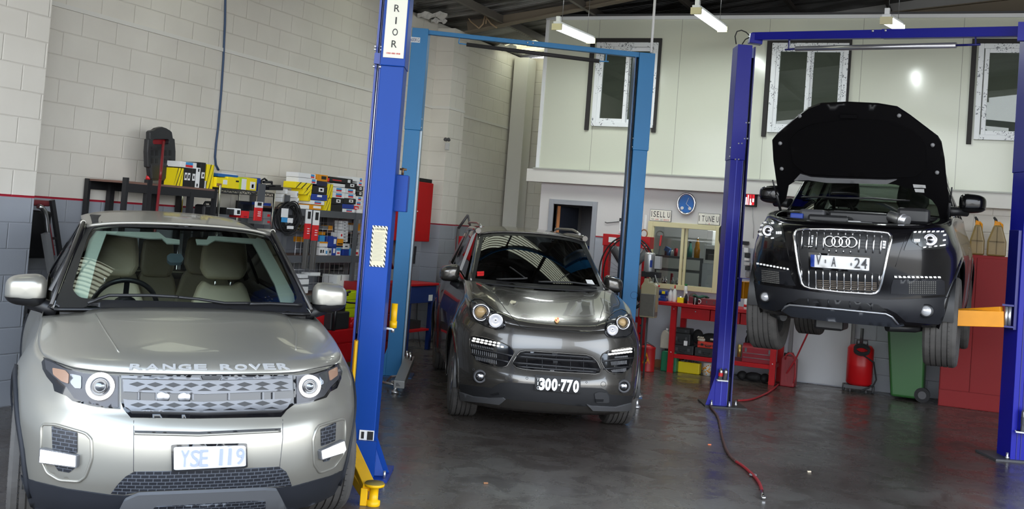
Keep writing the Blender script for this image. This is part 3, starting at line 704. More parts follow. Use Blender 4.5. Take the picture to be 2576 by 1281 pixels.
def shell(sp):
 """lower body: stacked plan outlines -> (half grid of points [col][row], top boundary), front at y=yf(z)"""
 NA,n = sp.get('na',22),sp.get('n',3.0); Yc = sp['Yc']; L_ = sp['L']; Yr = sp['Yr']
 ys = []; y = Yc
 while y < Yr-0.02: y += 0.045; ys.append(min(y,Yr))
 NR = 10; cols = [('a',PI/2*(i/NA)**0.8) for i in range(NA+1)]+[('s',y) for y in ys]+[('r',PI/2*(1-i/NR)) for i in range(1,NR+1)]
 rows = sp['rows']; G = []
 for kind,q in cols:
  col = []
  for t in range(rows+1):
   u = t/rows
   yt = sp['ytop'](kind,q) if False else None
   # first get approximate y for the shoulder height of the column
   if kind == 'a': e1 = math.sin(q)**(2/n) if q > 0 else 0; e2 = math.cos(q)**(2/n) if q < PI/2-1e-9 else 0; ya = sp['yf'](sp['zsh'](0))+(Yc-sp['yf'](sp['zsh'](0)))*(1-e2)
   elif kind == 's': ya = q; e1 = 1
   else: e1 = math.sin(q)**0.5 if q > 1e-6 else 0; e2 = math.cos(q)**0.5 if q < PI/2-1e-9 else 0; ya = Yr+(L_-Yr)*e2
   zt = sp['zsh'](ya); zb = sp['zb'](ya); z = zb+(zt-zb)*u
   hw = sp['hw'](z,ya)
   if kind == 'a': yf = sp['yf'](z); y = yf+(Yc-yf)*(1-e2)
   elif kind == 's': y = q
   else: y = Yr+(L_-Yr-sp.get('rtaper',0.0)*u)*e2
   x = hw*e1
   col.append(Vector((x,y,z)))
  G.append(col)
 return G,NA
def cut_arches(G,wheels,R):
 """remove the cells within a wheel arch and settle the rim of the hole on a circle"""
 nc,nr = len(G),len(G[0]); dead = set()
 def d(p,w): return math.hypot(p.y-w[0],p.z-w[1])
 for i in range(nc-1):
  for j in range(nr-1):
   q = [G[i][j],G[i+1][j],G[i+1][j+1],G[i][j+1]]
   for w in wheels:
    if min(p.x for p in q) > 0.35 and all(d(p,w) < R*1.03 for p in q): dead.add((i,j))
 for i in range(nc):
  for j in range(nr):
   p = G[i][j]
   for w in wheels:
    dd = d(p,w)
    if p.x > 0.35 and dd < R*1.03 and dd > 1e-6:
     nb = [(i+a,j+b) for a in (-1,0) for b in (-1,0)]
     if any(c not in dead and 0 <= c[0] < nc-1 and 0 <= c[1] < nr-1 for c in nb):
      k = R/dd; p.y = w[0]+(p.y-w[0])*k; p.z = w[1]+(p.z-w[1])*k
 return dead
def shell_mb(G,dead):
 mb = MB(); nc,nr = len(G),len(G[0])
 for s in (1,-1):
  vs = [Vector((p.x*s,p.y,p.z)) for c in G for p in c]
  fs = [(i*nr+j,(i+1)*nr+j,(i+1)*nr+j+1,i*nr+j+1) for i in range(nc-1) for j in range(nr-1) if (i,j) not in dead]
  mb.add(vs,fs,True)
 return mb
def hood_mb(G,NA,kc,ke,yc1,zc,crown=2.4,bump=None,nr=None,rows_out=None):
 """bonnet: curves sprung between the two top edges, from the nose to the cowl"""
 top = [c[-1] for c in G]; y0 = top[0].y; K = [top[i] for i in range(kc+1)]; rows = []
 N = ke-kc
 for j in range(N+1):
  v = j/N; E_ = top[kc+j]; yc = y0+(yc1-y0)*v
  r = []
  for i,p in enumerate(K):
   s_ = p.x/K[-1].x; g = (p.y-K[0].y)/max(1e-6,(K[-1].y-K[0].y))
   y = yc+(E_.y-yc)*g; x = E_.x*s_; z_c = zc(yc)
   zed = E_.z; f = s_**crown
   z = z_c+(zed-z_c)*f
   # first rows hug the nose line
   zn = p.z; z = z if j > 0 else zn
   if bump: z += bump(x,y,v)*(1 if 0 < j else 0)
   r.append(Vector((x,y,z)))
  rows.append([Vector((-q.x,q.y,q.z)) for q in r[:0:-1]]+r)
 return MB().grid(rows,True),rows
def coons(b,t,nu=24,nv=10,bulge=0.0,nrm=(0,-1,0.6)):
 """surface between a bottom curve and a top curve (lists of Vectors of same length)"""
 nn = Vector(nrm).normalized(); rows = []
 for j in range(nv+1):
  v = j/nv; rows.append([b[i].lerp(t[i],v)+nn*bulge*4*v*(1-v) for i in range(len(b))])
 return rows
def tyre_mb(c,r,w,side=1,grooves=4,ax=(1,0,0)):
 """tyre with real circumferential grooves and cross cuts; axis along x"""
 mb = MB(); rr = r; prof = []; h = w/2; ri = r*0.66
 prof += [(ri,-h*0.72),(ri+0.012,-h*0.9),(r*0.85,-h*1.0),(r*0.95,-h*0.97),(r*0.985,-h*0.86)]
 ng = grooves; xs = -h*0.82; bw = (h*1.64)/(ng+1)
 for k in range(ng+1):
  a = xs+bw*k; b = a+bw-0.009
  prof += [(r,a),(r,b)]
  if k < ng: prof += [(r-0.010,b+0.0005),(r-0.010,b+0.0085)]
 prof += [(r*0.985,h*0.86),(r*0.95,h*0.97),(r*0.85,h*1.0),(ri+0.012,h*0.9),(ri,h*0.72)]
 mb.lathe(prof,c,ax,72,smooth=False)
 for i in range(len(mb.sm)): mb.sm[i] = False
 return mb
def tyre_mat():
 if 'tyre' in MATS: return MATS['tyre']
 M = mat('tyre',C8(72,70,68),0.75); n = M.node_tree; L = n.links; b = n.nodes['Principled BSDF']
 tcn = n.nodes.new('ShaderNodeTexCoord'); s = n.nodes.new('ShaderNodeSeparateXYZ'); L.new(tcn.outputs['UV'],s.inputs[0])
 nz = n.nodes.new('ShaderNodeTexNoise'); nz.inputs['Scale'].default_value = 9; L.new(tcn.outputs['Object'],nz.inputs['Vector'])
 mx = n.nodes.new('ShaderNodeMix'); mx.data_type = 'RGBA'; mx.inputs[6].default_value = (*C8(58,56,55),1); mx.inputs[7].default_value = (*C8(92,89,86),1); L.new(nz.outputs['Fac'],mx.inputs[0]); L.new(mx.outputs[2],b.inputs['Base Color'])
 return M
def make_wheel(car,c,r,w,side,spokes=5,steer=0.0,rimr=0.66):
 tm = tyre_mat(); e = thing('wheel',None,None,c); e.parent = car.root; e.rotation_euler = (0,0,steer)
 ty = tyre_mb((0,0,0),r,w)
 # cross cuts in the outer blocks
 t = ty.build('tyre',tm,e,local=True)
 mb = MB()
 for k in range(64):
  a = 2*PI*k/64
  for sx_ in (-1,1):
   M_ = Matrix.Rotation(a,4,'X'); p = [M_ @ Vector((sx_*w*0.49,0,r*0.93)),M_ @ Vector((sx_*w*0.26,0.018,r*1.0005))]
   mb.bar(p[0],p[1],0.006,0.003)
 mb.build('tread_cut',MATS['black_rubber'],t,local=True)
 ri = r*rimr; sd = side; mb = MB()
 mb.lathe([(ri*1.02,w*0.36*sd),(ri*1.0,w*0.40*sd),(ri*0.95,w*0.38*sd),(ri*0.92,w*0.1*sd),(ri*0.9,-w*0.35*sd),(ri*1.0,-w*0.36*sd)],(0,0,0),(1,0,0),48)
 mb.lathe([(0.0,w*0.36*sd),(0.05,w*0.36*sd),(0.07,w*0.30*sd),(0.075,w*0.0),(0.0,0)],(0,0,0),(1,0,0),24)
 for k in range(spokes):
  for da in (-0.10,0.10):
   a = 2*PI*k/spokes; M_ = Matrix.Rotation(a,4,'X'); M2 = Matrix.Rotation(a+da,4,'X')
   mb.bar(M_ @ Vector((w*0.30*sd,0,0.05)),M2 @ Vector((w*0.36*sd,0,ri*0.96)),0.03,0.03,up=(sd,0,0))
 mb.build('rim',mat('alloy',C8(190,190,192),0.25,0.9),e,local=True)
 mb = MB(); mb.cyl((w*0.0,0,0),(w*0.06*sd,0,0),ri*0.72,36); mb.build('brake_disc',MATS['steel'],e,local=True)
 return e
def seat(car,c,w,label=None,hr=True,mt=None,hz=0.0):
 """front seat: cushion, backrest with shoulders, headrest; c = centre of cushion rear edge, local"""
 e = thing('seat',None,None,c); e.parent = car.root
 m_ = mt or MATS['leather']
 mb = MB(); mb.cbox((0,-0.22,0.0),(w,0.5,0.14)); mb.build('seat_cushion',m_,e,local=True,bevel=0.05,seg=4)
 out = [(-w*0.42,-0.02),(w*0.42,-0.02),(w*0.50,0.25),(w*0.44,0.42),(w*0.34,0.55),(w*0.26,0.60),(w*0.17,0.565),(-w*0.17,0.565),(-w*0.26,0.60),(-w*0.34,0.55),(-w*0.44,0.42),(-w*0.5,0.25)]
 P = [Vector((x,0.02+z*0.28,z)) for x,z in out]
 mb = MB(); mb.prism(P,(0,0.13,0)); mb.build('backrest',m_,e,local=True,bevel=0.035,seg=4)
 mb = MB(); mb.bar((-w*0.13,0.13,0.05),(-w*0.13,0.155,0.50),0.006,0.004); mb.bar((w*0.13,0.13,0.05),(w*0.13,0.155,0.50),0.006,0.004)
 if hr:
  z0 = 0.585+hz; hw_ = w*0.33
  o2 = [(-hw_*0.78,0),(hw_*0.78,0),(hw_*1.0,0.07),(hw_*0.97,0.16),(hw_*0.86,0.27),(-hw_*0.86,0.27),(-hw_*0.97,0.16),(-hw_*1.0,0.07)]
  P = [Vector((x,0.15+z*0.15,z0+z)) for x,z in o2]; mb2 = MB(); mb2.prism(P,(0,0.11,0)); mb2.build('headrest',m_,e,local=True,bevel=0.035,seg=4)
  mb3 = MB(); mb3.cyl((-0.05,0.2,0.5),(-0.05,0.22,z0+0.05),0.006,8); mb3.cyl((0.05,0.2,0.5),(0.05,0.22,z0+0.05),0.006,8); mb3.build('headrest_post',MATS['chrome'],e,local=True)
 return e
def steering_wheel(car,c,r,tilt=0.45):
 mb = MB(); ax = Vector((0,-math.cos(tilt)*-1,-math.sin(tilt))); ax = Vector((0,math.cos(tilt),math.sin(tilt)))
 mb.torus(c,ax,r,0.015,48,10); u = ax.orthogonal().normalized(); w_ = ax.cross(u)
 mb.lathe([(0.0,0.03),(0.06,0.025),(0.075,0.0),(0.06,-0.02)],c,ax,20)
 for a in (0,PI,-PI/2): mb.bar(Vector(c),Vector(c)+Vector((math.cos(a),0,0))*r+Vector((0,math.sin(tilt),-math.cos(tilt)))*(-r*math.sin(a))*-1 if a == -PI/2 else Vector(c)+Vector((math.cos(a)*r,0,0)),0.03,0.014)
 return car.build(mb,'steering_wheel',MATS['black_plastic'])
mat('leather',C8(186,176,150),0.5); mat('leather_dark',C8(40,38,37),0.5)
def paint(name,col,metal=0.6,rough=0.32,fl=0.0):
 M = mat(name,col,rough,metal,coat=0.35 if 'champ' in name else 0.8 if 'graph' in name else 0.4,spec=0.35); return M
# === champagne SUV in the left foreground
def car_champagne():
 P = paint('paint_champagne',C8(158,155,146),0.6,0.32)
 car = Car('car','champagne silver SUV in the left foreground, glowing headlights, cream seats',(-3.272,4.205,0),0.806,-0.02)
 A = lambda *pts: [(x/1.599,480+y/1.599) for x,y in pts]
 B = lambda *pts: [(80+x/3.363,900+y/3.363) for x,y in pts]
 C = lambda *pts: [(520+x/3.193,880+y/3.193) for x,y in pts]
 YF = [(0.16,0.16),(0.24,0.06),(0.33,0.0),(0.40,-0.035),(0.52,-0.05),(0.64,-0.02),(0.70,0.03),(0.78,0.05),(0.862,0.07)]
 HW = [(0.16,0.77),(0.30,0.800),(0.45,0.815),(0.60,0.832),(0.75,0.825),(0.86,0.79),(0.95,0.76),(1.06,0.735),(1.2,0.70)]
 ZS = [(0.0,0.862),(0.3,0.872),(0.5,0.888),(0.8,0.945),(1.1,1.005),(1.5,1.045),(2.5,1.075),(4.0,1.10)]
 def hw(z,y):
  h = smooth_tab(HW,z)
  for wy in (0.84,3.35):
   dd = math.hypot(y-wy,(z-0.40)*1.15)
   if dd < 0.62: h += 0.030*max(0,1-((dd-0.42)/0.2)**2) if dd > 0.42 else 0.030
  if y > 3.0: h -= 0.02*(y-3.0)
  return h
 sp = dict(Yc=1.0,L=4.05,Yr=3.6,rows=22,n=2.75,yf=lambda z: smooth_tab(YF,z),zsh=lambda y: smooth_tab(ZS,y),zb=lambda y: 0.17 if y < 1.2 else 0.24,hw=hw)
 G,NA = shell(sp); WH = [(0.84,0.355),(3.35,0.355)]; dead = cut_arches(G,WH,0.385)
 body = shell_mb(G,dead)
 kc = next(i for i,c in enumerate(G) if c[-1].y > 0.50); ke = next(i for i,c in enumerate(G) if c[-1].y > 1.12)
 ZC = [(0.06,0.862),(0.10,0.893),(0.20,0.928),(0.45,0.985),(0.8,1.045),(1.02,1.072)]
 def bump(x,y,v):
  ax = abs(x); c0 = 0.40+0.12*v
  b = 0.014*v*max(0,min(1,(c0-ax)/0.05+0.5)) - 0.0
  return b
 hood,rows = hood_mb(G,NA,kc,ke,1.0,lambda y: smooth_tab(ZC,y),2.6,bump)
 car.skin.add(body,car.M); car.skin.add(hood,car.M); car.skin.done()
 car.build(body,'body',P,weld=True,solid=0.004)
 car.build(hood,'bonnet',P,weld=True,solid=0.004)
 # cowl and windscreen
 nx = 24; S = [-1+2*i/nx for i in range(nx+1)]
 wb = [Vector((0.690*s,1.00+0.13*s*s,1.075-0.02*s*s)) for s in S]; wt = [Vector((0.535*s,1.66+0.08*s*s,1.518-0.022*s*s-0.02*abs(s)**6)) for s in S]
 ws = coons(wb,wt,nv=10,bulge=0.015); g = MB().grid(ws)
 wsk = Skin(); wsk.d0 = car.skin.d0+1.0; wsk.add(g,car.M); wsk.done()
 car.build(g,'windscreen',glass('screen_glass',(0.86,0.93,0.88),1.0))
 inner = A((290,398),(303,345),(352,185),(375,150),(402,142),(700,150),(1035,166),(1072,180),(1100,215),(1186,395),(1195,430),(1178,455),(1140,457),(800,452),(660,445),(400,440),(320,432))
 outer = [car.px(p) for p in ws[0]]+[car.px(r[-1]) for r in ws[1:-1]]+[car.px(p) for p in ws[-1][::-1]]+[car.px(r[0]) for r in ws[-2:0:-1]]
 car.patch('windscreen_border',outer,MATS['black_plastic'],skin=wsk,hole=round_poly(inner,3,0.3),off=0.003,thick=0.004,step=11)
 # roof
 YR = 3.75; rr = []
 for j in range(13):
  v = j/12; y0 = 1.66+(YR-1.66)*v; zc_ = 1.518+0.065*math.sin(min(1,v*1.5)*PI/2)-0.05*max(0,v-0.5)
  hwx = 0.545+0.02*math.sin(PI*v)-0.03*v
  rr.append([Vector((hwx*s,y0+0.08*s*s*(1-v),zc_-0.028*s*s-0.03*abs(s)**6)) for s in S])
 roof = MB().grid(rr); car.build(roof,'roof',P,solid=0.02)
 # roof edge bead above the windscreen
 mb = MB(); mb.tube([p+Vector((0,-0.012,0.004)) for p in wt],0.010,8); car.build(mb,'roof_edge',P)
 rsk = Skin(); rsk.d0 = car.skin.d0+1.5; rsk.add(roof,car.M); rsk.done()
 # sides of the greenhouse
 for s in (-1,1):
  belt = lambda y: Vector((s*(smooth_tab(HW,smooth_tab(ZS,y))-0.02-0.02*max(0,y-3.0)),y,smooth_tab(ZS,y)))
  rail = lambda y: Vector((s*(0.552-0.035*max(0,(y-1.7))/2.0),y,1.492-0.035*max(0,y-1.8)*0.8))
  # A pillar
  mb = MB(); a0 = Vector((s*0.692,1.13,1.045)); a1 = Vector((s*0.545,1.74,1.490)); b0 = Vector((s*0.725,1.30,1.035)); b1 = Vector((s*0.572,1.86,1.485))
  rows_ = [[a0.lerp(a1,t/6)+Vector((0,-0.004,0.008)),(a0.lerp(a1,t/6)+b0.lerp(b1,t/6))/2+Vector((s*0.012,-0.01,0.012)),b0.lerp(b1,t/6)] for t in range(7)]
  mb.grid(rows_); car.build(mb,'pillar',MATS['gloss_black'],solid=0.03)
  mb = MB(); mb.tube([a0+Vector((s*0.012,0.03,0.02)),a0.lerp(a1,0.5)+Vector((s*0.014,0.02,0.02)),a1+Vector((s*0.01,0.0,0.012))],0.012,8); car.build(mb,'pillar_trim',mat('satin_black',C8(66,64,62),0.3,0.4))
  # side windows
  for nm,ya,yb,ta,tb in (('side_window',1.36,2.05,1.90,2.12),('side_window',2.12,3.0,2.19,2.95),('side_window',3.05,3.6,3.0,3.5)):
   b_ = [belt(ya+(yb-ya)*k/5) for k in range(6)]; t_ = [rail(ta+(tb-ta)*k/5) for k in range(6)]
   car.build(MB().grid([[b_[k].lerp(t_[k],v/4) for k in range(6)] for v in range(5)]),nm,glass('side_glass',(0.35,0.38,0.36),1.0) if ya > 2 else glass('side_glass_front',(0.8,0.86,0.82),1.0))
  for ya,yb,a_,b_ in ((2.085,2.155,0.02,0.09),(3.02,2.98,0.02,0.07),(3.62,3.52,0.04,0.22)): mb = MB(); mb.bar(belt(ya),rail(yb),a_,b_,up=(0,1,0)); car.build(mb,'pillar',MATS['gloss_black'])
  mb = MB(); mb.tube([rail(1.74+k*0.2)+Vector((s*0.006,0,0.008)) for k in range(10)],0.016,8); car.build(mb,'roof_rail',P)
  # roof joints at the front corners
  for dx in (0.0,0.055):
   mb = MB(); pts = []
   for k in range(6):
    y = 1.735+0.03*k; x = s*(0.515-dx-0.01*k*0.2); pts.append(Vector((x,y-0.02,1.518+0.065*math.sin(min(1,(y-1.66)/2.09*1.5)*PI/2)-0.028*(x/0.55)**2-0.03*abs(x/0.55)**6+0.001)))
   mb.tube(pts,0.0035,6); car.build(mb,'roof_joint',MATS['black_plastic'])
  # inner arch, floor
  for wy,wz in WH:
   mb = MB(); arc = [Vector((0,wy+0.385*math.cos(a),wz+0.385*math.sin(a))) for a in [PI*k/20-0.25+0.5*k/20-0.0 for k in range(21)]]
   mb.grid([[Vector((s*x,p.y,p.z)) for p in arc] for x in (0.45,0.78)]); mb.prism([Vector((s*0.46,p.y,p.z)) for p in arc],(s*0.01,0,0)); car.build(mb,'arch_liner',MATS['black_plastic'])
   mb = MB(); pr_ = []
   for k in range(25):
    a = -0.30+(PI+0.6)*k/24; y_ = wy+0.40*math.cos(a); z_ = wz+0.40*math.sin(a); x_ = hw(max(0.2,z_),y_)
    if y_ < 1.0:
     yf_ = sp['yf'](max(z_,0.2)); tt = (1.0-y_)/(1.0-yf_); x_ *= max(0,1-max(0,tt)**2.75)**(1/2.75)
    pr_.append((Vector((s*(x_+0.012),y_,z_)),Vector((s*(x_+0.004),wy+0.44*math.cos(a),wz+0.44*math.sin(a)))))
   mb.grid([[a_ for a_,b_ in pr_],[b_ for a_,b_ in pr_]]); car.build(mb,'arch_trim',mat('cladding',C8(36,38,44),0.6,spec=0.3),solid=0.02)
  make_wheel(car,(s*0.735,0.84,0.352),0.352,0.225,s,5); make_wheel(car,(s*0.73,3.35,0.352),0.352,0.225,s,5)
 mb = MB(); mb.box((-0.5,0.35,0.2),(0.5,0.5,0.5)); mb.box((-0.5,0.4,0.18),(0.5,3.9,0.26)); mb.box((-0.70,1.25,0.24),(0.70,3.5,0.30)); mb.box((-0.66,1.2,0.3),(0.66,1.26,0.96)); mb.box((-0.45,3.3,0.3),(0.45,3.9,0.9)); car.build(mb,'underbody',MATS['black_plastic'])
 # tailgate with tinted window
 tb = [Vector((0.66*s,3.98-0.12*s*s,1.06)) for s in S]; tt = [Vector((0.50*s,3.70-0.1*s*s,1.47)) for s in S]
 car.build(MB().grid(coons(tb,tt,nv=4)),'rear_window',MATS['side_glass'])
 mb = MB(); mb.tube(tt,0.04,8); mb.tube(tb,0.03,8); car.build(mb,'tailgate_frame',P)
 # cowl below the screen and wipers
 mb = MB(); mb.grid([[p+Vector((0,-0.015,-0.006)) for p in wb],[p+Vector((0,0.05,0.014)) for p in wb]]); car.build(mb,'cowl',MATS['black_plastic'],solid=0.01)
 car.ptube('wiper',A((355,465),(400,445),(440,432),(600,432),(715,438)),0.009,MATS['black_plastic'],skin=wsk,off=0.02)
 car.ptube('wiper',A((715,438),(800,446),(900,462),(1000,462)),0.008,MATS['black_plastic'],skin=wsk,off=0.018)
 car.ptube('wiper',A((1000,462),(1080,460),(1210,466)),0.010,MATS['black_plastic'],skin=wsk,off=0.012)
 # interior
 ivory = mat('ivory_trim',C8(205,214,196),0.5)
 car.patch('pillar_inner_trim',A((290,395),(353,180),(380,145),(428,145),(385,262),(345,432),(312,432)),ivory,skin=wsk,off=-0.03,thick=0.008,rnd=0.1)
 car.patch('pillar_inner_trim',A((1042,172),(1072,180),(1190,400),(1195,430),(1180,455),(1142,452),(1112,360),(1035,215),(1020,190)),ivory,skin=wsk,off=-0.03,thick=0.008)
 car.patch('sun_visor',A((400,145),(640,150),(668,172),(725,180),(725,196),(672,194),(652,174),(600,174),(415,152)),ivory,skin=wsk,off=-0.03,thick=0.008)
 car.patch('sun_visor',A((790,178),(836,180),(842,166),(870,166),(1045,178),(1030,196),(870,182),(838,200),(795,198)),ivory,skin=wsk,off=-0.03,thick=0.008)
 car.patch('interior_mirror',A((675,222),(690,212),(735,215),(745,235),(735,250),(690,250),(677,240)),mat('mirror_back',C8(90,105,110),0.3),skin=wsk,off=-0.07,thick=0.02,rnd=0.2)
 mb = MB(); mb.grid([[Vector((s*0.66,1.06+0.05*s*s,1.035)) for s in S],[Vector((s*0.66,1.30,1.05)) for s in S],[Vector((s*0.66,1.50,1.03)) for s in S],[Vector((s*0.66,1.56,0.90)) for s in S]]); car.build(mb,'dashboard',mat('dash',C8(40,38,36),0.7),solid=0.02)
 steering_wheel(car,(-0.30,1.66,1.02),0.18)
 seat(car,(-0.345,2.05,0.55),0.46,hz=0.02); seat(car,(0.345,2.05,0.55),0.46,hz=0.02)
 seat(car,(-0.30,2.95,0.56),0.46,hz=-0.02); seat(car,(0.0,2.97,0.54),0.36,hz=-0.03); seat(car,(0.34,2.95,0.56),0.46,hz=-0.02)
 mb = MB()
 for s in (-1,1): mb.box((s*0.64,1.3,0.3),(s*0.67,3.6,1.0))
 mb.grid([[Vector((s*0.5,y,z)) for s in S] for y,z in ((1.78,1.49),(2.4,1.54),(3.6,1.48))]); car.build(mb,'lining',mat('lining_dark',C8(36,35,34),0.8),solid=0.01)
 # front details
 blk = MATS['gloss_black']; sil = mat('silver_plastic',C8(112,113,116),0.4,0.3); lampc = mat('lamp_reflector',C8(120,122,126),0.15,0.8); glow = mat('lamp_glow',(1,1,1),0.3,emit=(1.0,0.99,0.95),estr=1.6)  # mild emission on the headlight rings
 lens = glass('lamp_lens',(0.95,0.96,0.97),1.0); sg = mat('satin_grey_lamp',C8(70,70,74),0.3,0.3); amber = mat('amber',C8(150,118,98),0.25)
 def lamp(outl,area,main,mr,second,third,fn):
  h = car.patch('headlight',outl,blk,off=0.006,thick=0.02,step=7)
  car.patch('reflector',area,sg,h,off=0.010,thick=0.004,step=7)
  fr = car.front()
  mb = MB(); car.disc(mb,*main,mr,0.006,axis=fr,prof=[(mr*0.74,0.012),(mr*0.80,0.022),(mr*1.0,0.022),(mr*1.04,0.014),(mr*1.0,-0.02)]); mb.build('light_ring',glow,h)
  mb = MB(); car.disc(mb,*main,mr*0.6,0.008,axis=fr,prof=[(0,0.036),(mr*0.25,0.034),(mr*0.42,0.026),(mr*0.5,0.008),(mr*0.62,0.006),(mr*0.74,0.012),(mr*0.76,0)]); mb.build('projector',lampc,h)
  mb = MB(); c,n_ = car.skin.hit(*second[0]); mb2 = MB(); car.patch('indicator',second[1],lampc,h,off=0.014,thick=0.006,step=6,rnd=0.15); car.patch('indicator',third,amber,h,off=0.014,thick=0.006,step=6,rnd=0.15)
 lamp(B((92,40),(100,100),(135,165),(185,225),(200,285),(300,325),(350,368),(480,402),(620,428),(748,436),(748,150),(600,148),(450,130),(300,88),(180,30),(120,2)),
         B((125,20),(190,45),(300,98),(450,140),(735,160),(735,422),(640,418),(480,388),(370,345),(310,255),(200,165),(135,100)),B((575,232))[0],0.060,
         (B((385,200))[0],B((340,140),(435,160),(430,265),(380,262),(345,220))),B((195,90),(300,110),(330,145),(325,225),(270,205),(200,150)),'l')
 lamp(C((690,205),(700,445),(820,430),(955,385),(985,340),(1040,310),(1072,235),(1082,180),(1050,108),(960,155),(850,190),(720,205)),
         C((712,215),(715,435),(820,418),(930,375),(975,310),(1045,240),(1065,180),(1045,125),(960,168),(850,200)),C((815,285))[0],0.052,
         (C((925,235))[0],C((890,200),(950,175),(955,260),(930,320),(895,310))),C((962,175),(1030,140),(1035,210),(975,255)),'r')
 # grille
 gr = car.patch('grille',A((487,743),(1178,741),(1184,860),(1152,884),(1130,912),(800,918),(525,914),(497,880),(487,850)),blk,off=0.004,thick=0.02,step=9)
 car.patch('grille_strip',A((492,745),(800,753),(808,762),(492,757)),sil,gr,off=0.016,thick=0.01); car.patch('grille_strip',A((890,753),(1168,745),(1168,756),(885,763)),sil,gr,off=0.016,thick=0.01)
 def meshbar(pts,rows_):
  p = car.patch('grille_bar',pts,sil,gr,off=0.018,thick=0.018,step=8)
  for (x0,y0,x1,y1,n_,w_,h_,tri) in rows_:
   for k in range(n_):
    t = k/(n_-1); cx = x0+(x1-x0)*t; cy = y0+(y1-y0)*t+3.0*math.sin(PI*t)
    poly = [(cx-w_,cy),(cx,cy-h_),(cx+w_,cy),(cx,cy+h_)] if not tri else [(cx-w_,cy+h_*0.6),(cx,cy-h_),(cx+w_,cy+h_*0.6)]
    car.patch('grille_hole',poly,MATS['black_plastic'],p,off=0.0195,thick=0.003,step=20)
 meshbar(A((497,760),(820,768),(1168,757),(1168,805),(820,820),(500,810)),[(346.7,968,701.6,966,9,20,6.2,0),(370,980,724-20,977,8,18,5,1)])
 meshbar(A((500,838),(520,842),(820,850),(1165,836),(1150,878),(1135,888),(820,900),(530,893),(505,870)),[(349,1020,701.6,1014,9,20,6.2,0),(373,1033,680,1030,7,18,5,1)])
 for x in (558,628,774,918,1054,1095):
  pts = [car.skin.hit(*q) for q in A((x,812),(x,842))]; mb = MB(); mb.bar(pts[0][0]+pts[0][1]*0.012,pts[1][0]+pts[1][1]*0.012,0.008,0.01); mb.build('grille_strut',sil,gr)
 for x,y in ((410,999),(464,1000)):
  mb = MB(); car.disc(mb,x,y,0.030,0.004,axis=car.front(),prof=[(0,0.010),(0.022,0.008),(0.030,0.0)]); mb.build('horn',MATS['steel'],gr)
 mb = MB(); p,n_ = car.skin.hit(*A((845,752))[0]); car.patch('maker_badge',A((808,745),(888,745),(880,760),(815,760)),MATS['black_plastic'],off=0.02,thick=0.01,step=6)
 # name letters
 for ch,x,y in zip('RANGEROVER',(548,613,680,743,806,910,969,1027,1083,1138),(712,712,712,713,713,713,713,712,711,710)):
  p,n_ = car.skin.hit(*A((x,y))[0]); p2,_ = car.skin.hit(*A((x+8,y))[0]); r = (p2-p).normalized(); u = n_.cross(r)
  if u.z < 0: u = -u
  q0 = car.skin.hit(*A((x,y-11))[0])[0]; q1 = car.skin.hit(*A((x,y+11))[0])[0]
  text_on(ch,p+n_*0.004,r,u,min(0.06,(q0-q1).length),mat('badge_silver',C8(205,205,205),0.3,0.4),'letter',car.root,depth=0.006,sx=1.0,bold=0.02,width=0.058)
 # bumper seams and slot
 for pts in (A((538,925),(538,1000),(537,1130)),A((1137,920),(1137,1000),(1124,1120))): car.ptube('bumper_seam',pts,0.0016,MATS['dark_grey'],off=0.0)
 car.patch('air_slot',A((540,965),(800,970),(1130,955),(1128,965),(800,980),(543,974)),MATS['black_plastic'],off=0.002,thick=0.01)
 car.ptube('bumper_lip',A((540,978),(800,984),(1128,968)),0.006,P,off=0.002)
 # number plate
 pl = car.patch('number_plate',A((687,1022),(990,1016),(993,1108),(690,1125)),blk,off=0.022,thick=0.02,step=10,rnd=0.05)
 car.patch('plate_face',A((697,1031),(984,1025),(985,1101),(698,1117)),mat('plate_white',C8(200,202,206),0.5,spec=0.2),pl,off=0.026,thick=0.006,step=10,rnd=0.06)
 for ch,x,y in zip('YSE119',(742,782,818,885,920,962),(1072,1071,1070,1066,1064,1063)):
  p,n_ = car.skin.hit(*A((x,y))[0]); r = car.right(); u = car.up(); text_on(ch,p+n_*0.030,r,u,0.075,mat('plate_faint',C8(150,158,190),0.5),'plate_digit',pl,depth=0.002,width=0.012 if ch == '1' else 0.036)
 # fog lamp pockets
 mesh = mesh_mat()
 for pocket,msh,low,drl in (
  (A((168,940),(225,941),(345,976),(368,1000),(370,1080),(345,1150),(318,1170),(240,1165),(190,1135),(165,1080)),A((211,946),(312,973),(312,1056),(215,1040)),A((220,1098),(310,1110),(280,1133),(238,1125)),A((176,1030),(322,1060),(320,1110),(172,1090))),
  (A((1282,945),(1385,916),(1388,960),(1382,1060),(1340,1115),(1285,1135),(1262,1100),(1258,1000),(1270,962)),A((1288,960),(1348,932),(1345,1005),(1290,1028)),A((1290,1076),(1330,1065),(1320,1085),(1300,1090)),A((1276,1043),(1370,998),(1378,1036),(1370,1050),(1280,1080)))):
  e = car.ptube('fog_recess',round_poly(pocket,3,0.2),0.007,P,off=0.001,closed=True,step=9)
  car.patch('fog_recess_floor',pocket,P,e,off=0.0015,thick=0.01,rnd=0.2)
  car.patch('fog_mesh',msh,mesh,e,off=0.006,thick=0.01,rnd=0.06); car.patch('fog_mesh',low,mesh,e,off=0.006,thick=0.01)
  d = car.patch('running_light',drl,sil,e,off=0.022,thick=0.03,rnd=0.08)
  cx = sum(p[0] for p in drl)/len(drl); cy = sum(p[1] for p in drl)/len(drl); sh = [(cx+(x-cx)*0.93,cy+(y-cy)*0.82) for x,y in drl]
  car.patch('running_light_lens',sh,mat('drl_glow',(1,1,1),0.3,emit=(1,1,1),estr=1.2),d,off=0.025,thick=0.004)
